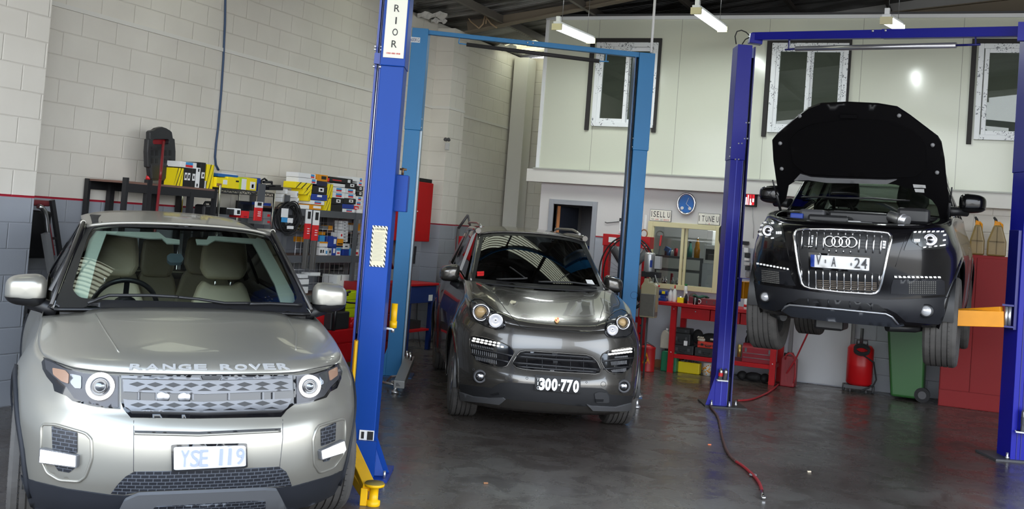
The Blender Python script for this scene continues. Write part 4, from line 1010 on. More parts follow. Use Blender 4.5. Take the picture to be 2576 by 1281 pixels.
 # lower grille, cladding and skid plate
 lg = car.patch('lower_grille',A((447,1217),(475,1180),(505,1150),(540,1130),(700,1127),(990,1116),(1122,1110),(1150,1130),(1162,1155),(1173,1188),(1060,1190),(560,1208),(500,1222)),mesh_mat(),off=0.004,thick=0.01,step=9)
 car.patch('lower_bumper',A((72,1145),(150,1170),(270,1198),(440,1222),(500,1226),(1172,1190),(1330,1146),(1420,1104),(1418,1170),(1390,1240),(1350,1330),(120,1330),(90,1230)),MATS['cladding'],off=0.007,thick=0.02,step=12)
 sk = car.patch('skid_plate',A((455,1330),(505,1232),(560,1208),(820,1198),(1060,1188),(1110,1192),(1170,1330)),mat('skid_silver',C8(112,114,118),0.4,0.4),off=0.028,thick=0.02,step=12,rnd=0.08)
 car.patch('skid_opening',A((600,1290),(625,1252),(1010,1230),(1060,1232),(1062,1258),(1010,1275)),mesh,sk,off=0.031,thick=0.006,rnd=0.1)
 # bonnet shut lines
 car.ptube('shut_line',A((175,672),(300,715),(440,733),(820,741),(1180,733),(1368,695)),0.0022,MATS['black_plastic'],off=0.0)
 # crease lines on the bonnet
 for pts in (A((372,478),(420,560),(478,650)),A((1150,500),(1190,570),(1190,640))): car.ptube('bonnet_crease',pts,0.004,P,off=0.001)
 # door mirrors
 for s in (-1,1):
  out = car_mirror(car,s,A,P)
 return car
def mesh_mat():
 if 'mesh_black' in MATS: return MATS['mesh_black']
 M = mat('mesh_black',C8(44,48,56),0.45); n = M.node_tree; L = n.links; b = n.nodes['Principled BSDF']
 tcn = n.nodes.new('ShaderNodeTexCoord'); v = n.nodes.new('ShaderNodeTexBrick'); mp = n.nodes.new('ShaderNodeMapping'); mp.inputs['Rotation'].default_value = (PI/2,0,0)
 L.new(tcn.outputs['Object'],mp.inputs[0]); L.new(mp.outputs[0],v.inputs['Vector']); v.inputs['Scale'].default_value = 1; v.inputs['Brick Width'].default_value = 0.036; v.inputs['Row Height'].default_value = 0.017; v.inputs['Mortar Size'].default_value = 0.002
 v.inputs['Color1'].default_value = (*C8(30,32,38),1); v.inputs['Color2'].default_value = (*C8(34,36,42),1); v.inputs['Mortar'].default_value = (*C8(84,88,96),1)
 L.new(v.outputs['Color'],b.inputs['Base Color']); bp = n.nodes.new('ShaderNodeBump'); bp.inputs['Strength'].default_value = 0.8; bp.inputs['Distance'].default_value = 0.006; L.new(v.outputs['Fac'],bp.inputs['Height']); L.new(bp.outputs[0],b.inputs['Normal'])
 return M
def mirror_shape(car,s,c,wx,hz,dy,P,low,arm,tilt=0.0):
 """door mirror: rounded housing, dark lower half, stalk"""
 mb = MB(); rows_ = []
 for j in range(13):
  t = j/12; y = -dy*math.cos(t*PI/2)**0.9 if t < 1 else 0.0; k = math.sin(t*PI/2)**0.55
  ring = []
  for i in range(28):
   a = 2*PI*i/28; ca,sa = math.cos(a),math.sin(a)
   x = wx*k*math.copysign(abs(ca)**0.6,ca); z = hz*k*math.copysign(abs(sa)**0.62,sa)
   x -= s*0.0*z; z *= (1.0 - 0.12*(x*s/wx)); ring.append(Vector((c[0]+x,c[1]+y+0.10*(s*x/wx)*dy,c[2]+z+tilt*x)))
  rows_.append(ring)
 top = MB().grid(rows_,True,True)
 e = car.build(top,'door_mirror',P)
 mb = MB(); rows2 = [[p+Vector((0,0.002,0)) for p in rows_[-1]],[Vector((c[0]+(p.x-c[0])*0.96,p.y+0.03,c[2]+(p.z-c[2])*0.96)) for p in rows_[-1]]]
 mb.grid(rows2,True,True); o = rows2[1]; mb.add([Vector((c[0],c[1]+0.03,c[2]))]+o,[(0,i+1,(i+1) % 28+1) for i in range(28)],False); mb.build('mirror_back',MATS['black_plastic'],e,local=True)
 lowp = []
 for r in rows_[2:]:
  lowp.append([Vector((c[0]+(p.x-c[0])*1.02,p.y-0.003,c[2]+(p.z-c[2])*1.03)) for p in r[14:28]+[r[0]] if True])
 lp = [[p if p.z < c[2]-hz*low else Vector((p.x,p.y,c[2]-hz*low)) for p in r] for r in lowp]
 MB().grid(lp).build('mirror_lower',MATS['black_plastic'],e,local=True)
 mb = MB(); mb.tube([Vector(arm[0]),Vector(arm[1]),Vector(arm[2])],[0.05,0.04,0.045],12); mb.build('mirror_arm',MATS['black_plastic'],e,local=True)
 return e
def car_mirror(car,s,A,P):
 return mirror_shape(car,s,(s*0.835,1.30,1.135),0.105,0.085,0.09,P,0.45,((s*0.66,1.25,1.02),(s*0.74,1.28,1.05),(s*0.80,1.31,1.07)),tilt=0)
mat('gloss_black',C8(14,14,17),0.12,coat=0.6)
CH_CAR = car_champagne()
# === shared upper body for the two other vehicles
def greenhouse(car,P,HW,ZS,wb,wt,rail,pillar_w,doors,YR,roofz,tint,sidemat,xroof,pillar_mat=None):
 nx = len(wb)-1; S = [-1+2*i/nx for i in range(nx+1)]
 ws = coons(wb,wt,nv=10,bulge=0.015); g = MB().grid(ws)
 wsk = Skin(); wsk.d0 = car.skin.d0+1.2; wsk.add(g,car.M); wsk.done()
 car.build(g,'windscreen',tint)
 rr = []
 for j in range(13):
  v = j/12; y0 = wt[nx//2].y+(YR-wt[nx//2].y)*v; dy = (wt[-1].y-wt[nx//2].y)*(1-v)
  rr.append([Vector((xroof(v)*s,y0+dy*s*s,roofz(v)-0.035*s*s-0.04*abs(s)**6)) for s in S])
 roof = MB().grid(rr); car.build(roof,'roof',P,solid=0.02)
 for s in (-1,1):
  belt = lambda y: Vector((s*(HW(smooth_tab(ZS,y),y)-0.02),y,smooth_tab(ZS,y)))
  rl = lambda y: Vector((s*rail(y)[0],y,rail(y)[1]))
  a0,a1 = wb[-1].copy(),wt[-1].copy(); a0.x *= s; a1.x *= s
  b0 = a0+Vector((s*0.03,pillar_w,-0.01)); b1 = a1+Vector((s*0.02,pillar_w*0.7,0.0))
  mb = MB(); mb.grid([[a0.lerp(a1,t/6)+Vector((0,-0.004,0.006)),(a0.lerp(a1,t/6)+b0.lerp(b1,t/6))/2+Vector((s*0.014,-0.01,0.010)),b0.lerp(b1,t/6)] for t in range(7)])
  car.build(mb,'pillar',pillar_mat or P,solid=0.03)
  for ya,yb,ta,tb in doors:
   b_ = [belt(ya+(yb-ya)*k/5) for k in range(6)]; t_ = [rl(ta+(tb-ta)*k/5) for k in range(6)]
   car.build(MB().grid([[b_[k].lerp(t_[k],v/4) for k in range(6)] for v in range(5)]),'side_window',sidemat)
  for i in range(len(doors)):
   yb,tb = doors[i][1]+0.03,doors[i][3]+0.03; mb = MB(); mb.bar(belt(yb),rl(tb),0.03,0.08 if i < len(doors)-1 else 0.2,up=(0,1,0)); car.build(mb,'pillar',MATS['gloss_black'] if i < len(doors)-1 else P)
  y0 = doors[0][2]-0.12; mb = MB(); mb.tube([rl(y0+(YR-0.15-y0)*k/9)+Vector((0,0,0.01)) for k in range(10)],0.028,8); car.build(mb,'roof_side',P)
 S2 = [-1+2*i/nx for i in range(nx+1)]
 zb = smooth_tab(ZS,YR); tb_ = [Vector((xroof(1)*1.15*s,YR+0.30-0.1*s*s,zb)) for s in S2]; tt = rr[-1]
 car.build(MB().grid(coons(tb_,tt,nv=4)),'rear_window',MATS['side_glass']);
 return wsk,ws
def base_body(car,P,sp,WH,R,kcy,key,yc1,zc,crown,WR,tyre_w,tyre_x,zw,spokes=5,hood=True,bump=None,trim=True):
 G,NA = shell(sp); dead = cut_arches(G,WH,R); body = shell_mb(G,dead)
 kc = next(i for i,c in enumerate(G) if c[-1].y > kcy); ke = next(i for i,c in enumerate(G) if c[-1].y > key)
 hd,rows = hood_mb(G,NA,kc,ke,yc1,zc,crown,bump)
 car.skin.add(body,car.M); car.skin.add(hd,car.M); car.skin.done()
 car.build(body,'body',P,weld=True,solid=0.004)
 if hood: car.build(hd,'bonnet',P,weld=True,solid=0.004)
 for s in (-1,1):
  for wy,wz in WH:
   mb = MB(); arc = [Vector((0,wy+R*math.cos(a),wz+R*math.sin(a))) for a in [-0.2+(PI+0.4)*k/20 for k in range(21)]]
   mb.grid([[Vector((s*x,p.y,p.z)) for p in arc] for x in (0.42,sp['hw'](0.6,wy)-0.03)]); mb.prism([Vector((s*0.43,p.y,p.z)) for p in arc],(s*0.01,0,0)); car.build(mb,'arch_liner',MATS['black_plastic'])
   mb = MB(); pr_ = []
   for k in range(25):
    a = -0.2+(PI+0.4)*k/24; out = []
    for rr_,ex in ((R,0.010),(R+0.035,0.002)):
     y_ = wy+rr_*math.cos(a); z_ = wz+rr_*math.sin(a); zc_ = max(z_,sp['zb'](y_)); x_ = sp['hw'](zc_,y_)
     if y_ < sp['Yc']: x_ *= max(0,1-max(0,(sp['Yc']-y_)/(sp['Yc']-sp['yf'](zc_)))**sp['n'])**(1/sp['n'])
     out.append(Vector((s*(x_+ex),y_,z_)))
    pr_.append(out)
   mb.grid([[q[0] for q in pr_],[q[1] for q in pr_]]); car.build(mb,'arch_trim',P,solid=0.015)
   make_wheel(car,(s*tyre_x,wy,zw),WR,tyre_w,s,spokes)
 return G,NA,hd,rows
def car_graphite():
 P = paint('paint_graphite',C8(92,89,85),0.7,0.24)
 car = Car('car','graphite grey SUV with tilted stance between the light blue hoist posts, black number plate',(-3.124,8.288,0),0.529,0.0)
 car.root['label'] = 'graphite grey SUV with black number plate, standing between light blue hoist posts'
 Z = lambda *pts: [(1080+x/2.3724,540+y/2.3724) for x,y in pts]
 D = lambda *pts: [(1100+x/4.927,820+y/4.927) for x,y in pts]
 E = lambda *pts: [(1080+x/3.767,560+y/3.767) for x,y in pts]
 Fq = lambda *pts: [(1380+x/3.769,560+y/3.769) for x,y in pts]
 YF = [(0.17,0.14),(0.26,0.05),(0.36,0.01),(0.45,0.0),(0.52,0.03),(0.60,0.07),(0.70,0.11),(0.80,0.135),(0.855,0.16)]
 HW = [(0.17,0.74),(0.30,0.775),(0.45,0.785),(0.60,0.795),(0.75,0.79),(0.86,0.765),(0.98,0.735),(1.12,0.69),(1.25,0.66)]
 ZS = [(0.0,0.85),(0.16,0.855),(0.3,0.895),(0.5,0.955),(0.8,1.03),(1.1,1.085),(1.5,1.13),(2.5,1.17),(4.5,1.2)]
 def hw(z,y):
  h = smooth_tab(HW,z)
  for wy in (0.90,3.76):
   dd = math.hypot(y-wy,(z-0.40)*1.1)
   if dd < 0.66: h += 0.028*(1 if dd < 0.44 else max(0,1-((dd-0.44)/0.22)**2))
  return h
 sp = dict(Yc=1.0,L=4.62,Yr=4.1,rows=22,n=2.7,yf=lambda z: smooth_tab(YF,z),zsh=lambda y: smooth_tab(ZS,y),zb=lambda y: 0.18 if y < 1.2 else 0.25,hw=hw)
 ZC = [(0.16,0.855),(0.26,0.895),(0.5,0.955),(0.9,1.035),(1.35,1.105)]
 def bump(x,y,v):
  ax = abs(x); r = 0.30+0.17*v
  return -0.010*math.exp(-((ax-r)/0.035)**2)*(0.4+0.6*v)+0.010*math.exp(-((ax-r-0.13)/0.07)**2)
 G,NA,hd,rows = base_body(car,P,sp,[(0.90,0.365),(3.76,0.365)],0.395,0.62,1.46,1.33,lambda y: smooth_tab(ZC,y),2.6,0.362,0.235,0.675,0.362,5,True,bump)
 nx = 24; S = [-1+2*i/nx for i in range(nx+1)]
 wb = [Vector((0.625*s,1.33+0.15*s*s,1.118+0.008*s*s)) for s in S]; wt = [Vector((0.515*s,2.05+0.10*s*s,1.602-0.03*s*s-0.02*abs(s)**6)) for s in S]
 tint = glass('dark_screen',(0.16,0.18,0.19),1.0);
 wsk,ws = greenhouse(car,P,hw,ZS,wb,wt,lambda y: (0.535-0.02*max(0,y-2.6),1.572+0.02*math.sin(min(PI,max(0,(y-2)/2.2*PI)))-0.05*max(0,y-3.2)),0.12,
  [(1.72,2.5,2.28,2.52),(2.56,3.45,2.58,3.42),(3.5,4.0,3.47,3.85)],4.15,lambda v: 1.602+0.05*math.sin(min(1,v*2)*PI/2)-0.07*max(0,v-0.5),tint,MATS['side_glass'],lambda v: 0.525+0.02*math.sin(PI*v)-0.03*v)
 mb = MB(); mb.tube([p+Vector((0,-0.01,0.004)) for p in wt],0.009,8); car.build(mb,'roof_edge',P)
 mb = MB(); mb.grid([[p+Vector((0,-0.03,-0.006)) for p in wb],[p+Vector((0,0.03,0.012)) for p in wb]]); car.build(mb,'cowl',MATS['black_plastic'],solid=0.01)
 outer = [car.px(p) for p in ws[0]]+[car.px(r[-1]) for r in ws[1:-1]]+[car.px(p) for p in ws[-1][::-1]]+[car.px(r[0]) for r in ws[-2:0:-1]]
 cx = sum(p[0] for p in outer)/len(outer); cy = sum(p[1] for p in outer)/len(outer); inn = [(cx+(x-cx)*0.94,cy+(y-cy)*0.88) for x,y in outer]
 car.patch('windscreen_border',outer,MATS['black_plastic'],skin=wsk,hole=inn,off=0.002,thick=0.003,step=8)
 car.patch('windscreen_label',Z((285,342),(327,340),(327,352),(286,354)),MATS['red_card'],skin=wsk,off=0.004,thick=0.003); car.patch('windscreen_label',Z((285,356),(327,354),(325,366),(286,368)),MATS['red_card'],skin=wsk,off=0.004,thick=0.003)
 car.patch('windscreen_label',Z((932,390),(970,392),(986,418),(945,418)),MATS['white_card'],skin=wsk,off=0.004,thick=0.003)
 car.ptube('wiper',Z((400,393),(560,390),(585,388)),0.008,MATS['black_plastic'],skin=wsk,off=0.015); car.ptube('wiper',Z((575,388),(480,320)),0.006,MATS['black_plastic'],skin=wsk,off=0.015); car.ptube('wiper',Z((650,408),(850,412),(1000,432)),0.008,MATS['black_plastic'],skin=wsk,off=0.015)
 steering_wheel(car,(-0.28,2.0,1.06),0.18)
 seat(car,(-0.30,2.55,0.66),0.46,mt=MATS['leather_dark']); seat(car,(0.30,2.55,0.66),0.46,mt=MATS['leather_dark'])
 mb = MB(); mb.grid([[Vector((s*0.6,1.5,1.08)) for s in S],[Vector((s*0.6,1.85,1.09)) for s in S],[Vector((s*0.6,1.92,0.9)) for s in S]]); mb.box((-0.5,3.4,0.5),(0.5,3.5,1.3)); car.build(mb,'dashboard',MATS['dash'],solid=0.02)
 mb = MB(); mb.box((-0.50,0.35,0.26),(0.50,0.5,0.6)); mb.box((-0.42,0.4,0.22),(0.42,4.4,0.34)); mb.box((-0.66,1.5,0.28),(0.66,3.3,0.40)); car.build(mb,'underbody',MATS['black_plastic'])
 # roof rails
 alu = mat('rail_grey',C8(150,148,146),0.25,0.8)
 for s in (-1,1):
  pts = [Vector((s*(0.50-0.0*k),2.30+0.2*k,1.62+0.045*min(1,1.6*math.sin(PI*(k+0.3)/9.6)))) for k in range(9)]
  mb = MB(); mb.tube(pts,0.013,8); car.build(mb,'roof_rail',alu)
 blk = MATS['gloss_black']; sil = MATS['silver_plastic']; refl = MATS['lamp_reflector']; led = mat('led_glow',(1,1,1),0.3,emit=(1,0.98,0.9),estr=2.6)
 ring = mat('lamp_chrome',(0.36,0.36,0.38),0.15,1.0); fr = car.front(); warm = mat('lamp_core',C8(190,160,115),0.2)
 for outl,c1,r1,c2,r2 in ((E((395,745),(430,722),(500,735),(560,785),(640,855),(705,930),(727,975),(712,1010),(655,1015),(540,988),(450,942),(400,880),(385,810)),E((482,845))[0],0.076,E((622,925))[0],0.066),
                                 (Fq((560,905),(620,852),(690,825),(742,850),(780,920),(797,1000),(788,1060),(740,1090),(640,1098),(560,1085),(530,1050),(535,980)),Fq((690,945))[0],0.060,Fq((597,1015))[0],0.052)):
  h = car.patch('headlight',round_poly(outl,2,0.25),blk,off=0.004,thick=0.02,step=5)
  cx = sum(p[0] for p in outl)/len(outl); cy = sum(p[1] for p in outl)/len(outl)
  car.patch('reflector',[(cx+(x-cx)*0.9,cy+(y-cy)*0.9) for x,y in outl],mat('lamp_housing',C8(78,78,80),0.2,0.6),h,off=0.007,thick=0.004,step=5)
  mb = MB(); car.disc(mb,*c1,r1,0.006,axis=fr,prof=[(r1*0.62,0.008),(r1*0.74,0.025),(r1*0.95,0.03),(r1,0.02),(r1,-0.02)]); mb.build('lamp_ring',ring,h)
  mb = MB(); car.disc(mb,*c1,r1*0.6,0.006,axis=fr,prof=[(0,0.035),(r1*0.3,0.03),(r1*0.5,0.016),(r1*0.66,0.004)]); mb.build('projector',warm,h)
  mb = MB(); car.disc(mb,*c2,r2,0.006,axis=fr,prof=[(0,0.012),(r2*0.2,0.02),(r2*0.5,0.006),(r2*0.8,0.022),(r2,0.012),(r2,-0.02)]); mb.build('main_beam',ring,h)
  car.ptube('lamp_seal',round_poly(outl,2,0.25),0.004,MATS['black_plastic'],h,off=0.004,closed=True,step=5)
 # side intakes with daytime lights
 fin = mat('fin_grey',C8(104,104,106),0.5); slat = mat('slat_black',C8(44,44,47),0.3)
 for outl,up,lo,slats,fins in (
  (D((405,170),(420,132),(480,120),(620,148),(800,208),(900,258),(948,310),(952,350),(905,430),(865,498),(800,520),(700,506),(560,470),(480,430),(430,350),(408,260)),(D((467,160),(765,218)),7),(D((455,188),(808,262)),8),(D((418,268),(930,374)),D((435,352),(885,452))),[(D((430,225))[0],D((690,278))[0],D((430,255))[0],D((690,300))[0]),(D((440,290))[0],D((730,352))[0],D((440,340))[0],D((735,400))[0]),(D((475,378))[0],D((730,432))[0],D((490,425))[0],D((735,478))[0])]),
  (D((2440,275),(2400,262),(2250,280),(2120,310),(2050,350),(2025,400),(2030,450),(2070,530),(2120,575),(2200,600),(2290,592),(2370,540),(2420,450),(2442,360)),(D((2175,314),(2385,286)),7),(D((2130,354),(2385,322)),8),(D((2030,442),(2425,398)),D((2062,538),(2390,508))),[(D((2200,385))[0],D((2350,370))[0],D((2200,400))[0],D((2350,390))[0]),(D((2150,445))[0],D((2340,430))[0],D((2160,490))[0],D((2340,475))[0]),(D((2150,548))[0],D((2330,525))[0],D((2170,575))[0],D((2330,570))[0])])):
  v = car.patch('side_intake',outl,blk,off=0.002,thick=0.015,step=6)
  car.ptube('intake_rim',outl,0.004,P,v,off=0.004,closed=True,step=6)
  for (pts,n_) in (up,lo):
   for k in range(n_):
    t = k/(n_-1); x = pts[0][0]+(pts[1][0]-pts[0][0])*t; y = pts[0][1]+(pts[1][1]-pts[0][1])*t
    car.patch('light_diode',round_poly([(x-3,y-2.2),(x+3.2,y-1.6),(x+3.2,y+2.4),(x-3,y+1.8)],2,0.3),led,v,off=0.012,thick=0.008,step=9)
  for a,b_ in slats: car.ptube('intake_slat',[a,b_],0.007,slat,v,off=0.008)
  mb = MB()
  for a,b_,c_,d_ in fins:
   n_ = 13
   for k in range(n_):
    t = k/(n_-1); p0 = car.skin.hit(a[0]+(b_[0]-a[0])*t,a[1]+(b_[1]-a[1])*t); p1 = car.skin.hit(c_[0]+(d_[0]-c_[0])*t,c_[1]+(d_[1]-c_[1])*t)
    mb.bar(p0[0]+p0[1]*0.004,p1[0]+p1[1]*0.004,0.006,0.005)
  mb.build('cooler_fins',fin,v,kind='stuff')
 gp = D((1030,320),(1100,308),(1500,335),(1850,360),(1920,385),(1985,450),(2025,540),(2010,590),(1950,600),(1500,575),(1100,545),(980,520),(935,480),(940,440),(985,370))
 g = car.patch('grille',gp,blk,off=0.002,thick=0.015,step=8); car.ptube('grille_rim',gp,0.006,P,g,off=0.003,closed=True,step=8)
 for pts in (((985,378),(1500,422),(1960,442)),((948,458),(1400,498),(2005,545)),((1030,345),(1500,368),(1900,395)),((990,505),(1400,540),(1960,575))):
  car.ptube('grille_slat',D(*pts),0.008,slat,g,off=0.008)
 for x in (1110,1300,1470,1650,1810):
  t = (x-1110)/700; car.ptube('grille_slat',D((x,335+30*t),(x,555+25*t)),0.003,slat,g,off=0.004)
 car.patch('sensor',D((1420,345),(1485,348),(1485,378),(1420,375)),MATS['black_plastic'],g,off=0.015,thick=0.01,step=6); car.patch('sensor',D((1430,438),(1490,440),(1488,468),(1432,465)),MATS['black_plastic'],g,off=0.015,thick=0.01,step=6)
 # lower bumper
 dk = mat('apron_dark',C8(34,34,36),0.6); md = mat('flap_grey',C8(84,84,86),0.55)
 car.patch('lower_apron',D((275,720),(480,745),(680,772),(740,730),(800,705),(1000,708),(1210,722),(1770,765),(1900,768),(2040,775),(2095,800),(2130,850),(2300,868),(2430,866),(2385,965),(2330,1000),(1930,1000),(1700,985),(1380,950),(1040,925),(860,905),(400,890),(295,830)),dk,off=0.005,thick=0.02,step=10)
 car.patch('apron_flap',D((290,815),(450,868),(640,888),(820,884),(852,905),(775,964),(620,945),(303,916)),md,off=0.016,thick=0.02,step=9); car.patch('apron_flap',D((1850,965),(1905,985),(2200,998),(2392,950),(2376,1042),(2200,1044),(1925,1036)),md,off=0.016,thick=0.02,step=9)
 car.patch('tow_cover',D((1940,835),(1990,815),(2090,822),(2118,870),(2118,945),(1960,945)),mat('tow_grey',C8(52,52,54),0.6),off=0.014,thick=0.01,step=8,rnd=0.15); car.patch('tow_slot',D((1950,898),(2050,903),(2045,930),(1955,930)),MATS['black_plastic'],off=0.018,thick=0.005)
 car.patch('tow_slot',D((660,845),(770,822),(775,850),(690,860)),MATS['black_plastic'],off=0.010,thick=0.005)
 for c in (D((525,622))[0],D((2305,745))[0]):
  mb = MB(); car.disc(mb,*c,0.050,0.0,axis=fr,prof=[(0.036,0.006),(0.042,0.012),(0.052,0.012),(0.054,-0.03)]); e = mb.build('fog_lamp',MATS['dark_grey'],car.root)
  mb = MB(); car.disc(mb,*c,0.036,0.004,axis=fr,prof=[(0,0.018),(0.02,0.015),(0.034,0.006),(0.037,-0.004)]); mb.build('fog_lens',ring,e)
 for x,y,r_ in ((880,645,34),(2058,725,32),(1112,650,14),(450,542,12),(1850,700,11)):
  c = D((x,y))[0]; rr_ = r_/4.927; car.ptube('bumper_cap',[(c[0]+rr_*math.cos(a),c[1]+rr_*math.sin(a)) for a in [2*PI*k/16 for k in range(16)]],0.0018,MATS['dark_grey'],off=0.0,closed=True,step=4)
 # plate
 pl = car.patch('number_plate',D((1214,616),(1766,655),(1762,830),(1207,785)),MATS['black_card'],off=0.024,thick=0.02,step=9)
 r = car.right(); u = car.up()
 for ch,x,y in zip('300770',(1290,1365,1445,1558,1632,1710),(714,718,722,732,737,745)):
  p,n_ = car.skin.hit(*D((x,y))[0]); text_on(ch,p+fr*0.034,r,u,0.098,mat('plate_digit_white',C8(240,240,240),0.4),'plate_digit',pl,depth=0.003,width=0.048,bold=0.05)
 p,n_ = car.skin.hit(*D((1503,726))[0]); mb = MB(); mb.lathe([(0,0.001),(0.008,0.001)],p+fr*0.034,fr,12); mb.build('plate_dot',MATS['plate_digit_white'],pl)
 for ch,y in zip('VIC',(655,705,760)): p,n_ = car.skin.hit(*D((1240,y))[0]); text_on(ch,p+fr*0.034,r,u,0.026,MATS['plate_digit_white'],'plate_digit',pl,depth=0.002,width=0.007 if ch == 'I' else 0.016)
 # badge: small shield
 cr = car.patch('maker_badge',Z((748,620),(772,619),(776,634),(771,645),(762,652),(752,646),(746,634)),mat('badge_gold',C8(214,160,90),0.3,0.7),off=0.008,thick=0.006,step=3)
 car.patch('badge_bar',Z((752,632),(760,631),(760,642),(755,642)),MATS['red_card'],cr,off=0.009,thick=0.002,step=3); car.patch('badge_bar',Z((763,622),(771,622),(771,631),(763,631)),MATS['red_card'],cr,off=0.009,thick=0.002,step=3)
 # shut lines
 for pts in (Z((248,392),(330,425),(395,480),(450,560),(500,620),(540,665),(580,681),(750,687),(880,702),(950,706),(985,685),(1020,620),(1042,540),(1048,452)),Z((460,632),(500,636),(530,640)),Z((170,640),(205,655))):
  car.ptube('shut_line',pts,0.0028,MATS['black_plastic'],off=0.0)
 for s in (-1,1): mirror_shape(car,s,(s*0.80,1.93,1.165),0.095,0.078,0.10,P,0.9,((s*0.66,1.86,1.02),(s*0.70,1.90,1.05),(s*0.76,1.94,1.09)),tilt=-s*0.12)
 return car
car_graphite()
def car_black():
 P = paint('paint_black',C8(20,19,22),0.3,0.2)
 car = Car('car','black SUV raised on the dark blue hoist with its bonnet open',(-1.139,9.314,0.861),-0.016,-0.01)
 Z = lambda *pts: [(1860+x/1.7797,240+y/1.7797) for x,y in pts]
 Q = lambda *pts: [(1880+x/4.27,540+y/4.27) for x,y in pts]
 T = lambda *pts: [(1900+x/4.77,440+y/4.77) for x,y in pts]
 YF = [(0.20,0.16),(0.28,0.09),(0.36,0.05),(0.48,0.04),(0.60,0.0),(0.71,-0.02),(0.85,-0.02),(0.95,0.0),(0.99,0.03),(1.015,0.07)]
 HW = [(0.20,0.78),(0.35,0.83),(0.50,0.845),(0.65,0.855),(0.85,0.85),(0.98,0.82),(1.10,0.77),(1.25,0.74)]
 ZS = [(0.0,1.01),(0.2,1.025),(0.5,1.07),(1.0,1.125),(1.5,1.165),(2.5,1.20),(4.5,1.22)]
 def hw(z,y):
  h = smooth_tab(HW,z)
  for wy in (0.92,3.2):
   dd = math.hypot(y-wy,(z-0.36)*1.1)
   if dd < 0.66: h += 0.02*(1 if dd < 0.46 else max(0,1-((dd-0.46)/0.2)**2))
  return h
 sp = dict(Yc=1.0,L=4.05,Yr=3.7,rows=24,n=2.45,yf=lambda z: smooth_tab(YF,z),zsh=lambda y: smooth_tab(ZS,y),zb=lambda y: 0.22 if y < 1.2 else 0.28,hw=hw)
 ZC = [(0.07,1.015),(0.2,1.05),(0.6,1.11),(1.05,1.16)]
 G,NA,hd,rows = base_body(car,P,sp,[(0.92,0.36),(3.2,0.36)],0.43,0.45,1.2,1.05,lambda y: smooth_tab(ZC,y),2.6,0.385,0.27,0.735,0.255,5,False,trim=False)
 nx = 24; S = [-1+2*i/nx for i in range(nx+1)]
 # wing tops and slam panel: what is left when the bonnet is up
 mb = MB(); N = len(rows); nc = len(rows[0]); keepx = 4
 for a,b_ in ((0,keepx),(nc-1-keepx,nc-1)): mb.grid([r[a:b_+1] for r in rows])
 mb.grid([[p*1.0 for p in rows[j]] for j in range(0,2)]); mb.grid([[p.copy() for p in rows[1]],[p+Vector((0,0.01,-0.10)) for p in rows[1]]])
 car.build(mb,'wing_top',P,solid=0.004)
 mb = MB(); mb.box((-0.68,0.35,0.75),(0.68,1.1,0.80)); mb.box((-0.50,0.35,0.30),(0.50,0.45,0.9)); mb.box((-0.45,0.4,0.24),(0.45,3.9,0.36)); mb.box((-0.72,1.4,0.26),(0.72,2.75,0.42)); mb.box((-0.66,1.12,0.4),(0.66,1.17,1.12)); car.build(mb,'underbody',MATS['black_plastic'])
 wb = [Vector((0.67*s,1.12+0.14*s*s,1.165-0.01*s*s)) for s in S]; wt = [Vector((0.56*s,1.75+0.10*s*s,1.66-0.03*s*s)) for s in S]
 wsk,ws = greenhouse(car,P,hw,ZS,wb,wt,lambda y: (0.585-0.02*max(0,y-2.4),1.625-0.04*max(0,y-2.6)),0.12,[(1.55,2.2,1.98,2.22),(2.28,2.95,2.3,2.92),(3.0,3.5,2.97,3.35)],3.7,lambda v: 1.66+0.05*math.sin(min(1,v*2)*PI/2)-0.06*max(0,v-0.5),glass('green_screen',(0.45,0.56,0.47),1.0),glass('side_glass_pale',(0.75,0.8,0.76),1.0),lambda v: 0.565-0.03*v)
 mb = MB(); mb.grid([[p+Vector((0,-0.06,-0.03)) for p in wb],[p+Vector((0,0.03,0.012)) for p in wb]]); mb.grid([[p+Vector((0,-0.12,-0.065)) for p in wb],[p+Vector((0,-0.06,-0.03)) for p in wb]]); car.build(mb,'cowl',MATS['black_plastic'],solid=0.01)
 car.ptube('wiper',T((560,290),(760,285),(1000,300),(1300,305)),0.008,MATS['black_plastic'],skin=wsk,off=0.02); car.ptube('wiper',T((1100,300),(1400,300),(1650,322),(1850,330)),0.008,MATS['black_plastic'],skin=wsk,off=0.02)
 steering_wheel(car,(-0.32,1.65,1.14),0.18)
 mb = MB(); mb.grid([[Vector((s*0.62,1.2,1.12)) for s in S],[Vector((s*0.62,1.6,1.13)) for s in S],[Vector((s*0.62,1.62,0.9)) for s in S]]); car.build(mb,'dashboard',MATS['dash'],solid=0.02)
 seat(car,(-0.33,2.1,0.66),0.46,mt=MATS['leather_dark']); seat(car,(0.33,2.1,0.66),0.46,mt=MATS['leather_dark'])
 car.patch('screen_label',T((1955,255),(1995,270),(2000,315),(1962,318)),MATS['lime'],skin=wsk,off=0.004,thick=0.003) if False else None
 # engine bay parts that show over the front edge
 def blob(name,px,y,size,mt,**k):
  # place at local depth y on the pixel ray
  o = car.M.inverted() @ CO; d = (car.M.inverted().to_3x3() @ ray(*px)); t = (y-o.y)/d.y; c = o+d*t
  mb = MB(); mb.cbox(c,size); return car.build(mb,name,mt,bevel=min(size)*0.2),c
 e0,c = blob('coolant_cap',T((500,495))[0],0.42,(0.11,0.05,0.05),MATS['blue_card'])
 blob('engine_cover',T((900,560))[0],0.5,(0.34,0.28,0.10),MATS['black_plastic']); blob('engine_cover',T((1250,520))[0],0.75,(0.5,0.2,0.10),MATS['black_plastic'])
 blob('battery_box',T((700,500))[0],0.7,(0.22,0.2,0.12),MATS['dark_grey']); blob('air_box',T((1900,500))[0],0.75,(0.26,0.2,0.14),MATS['black_plastic'])
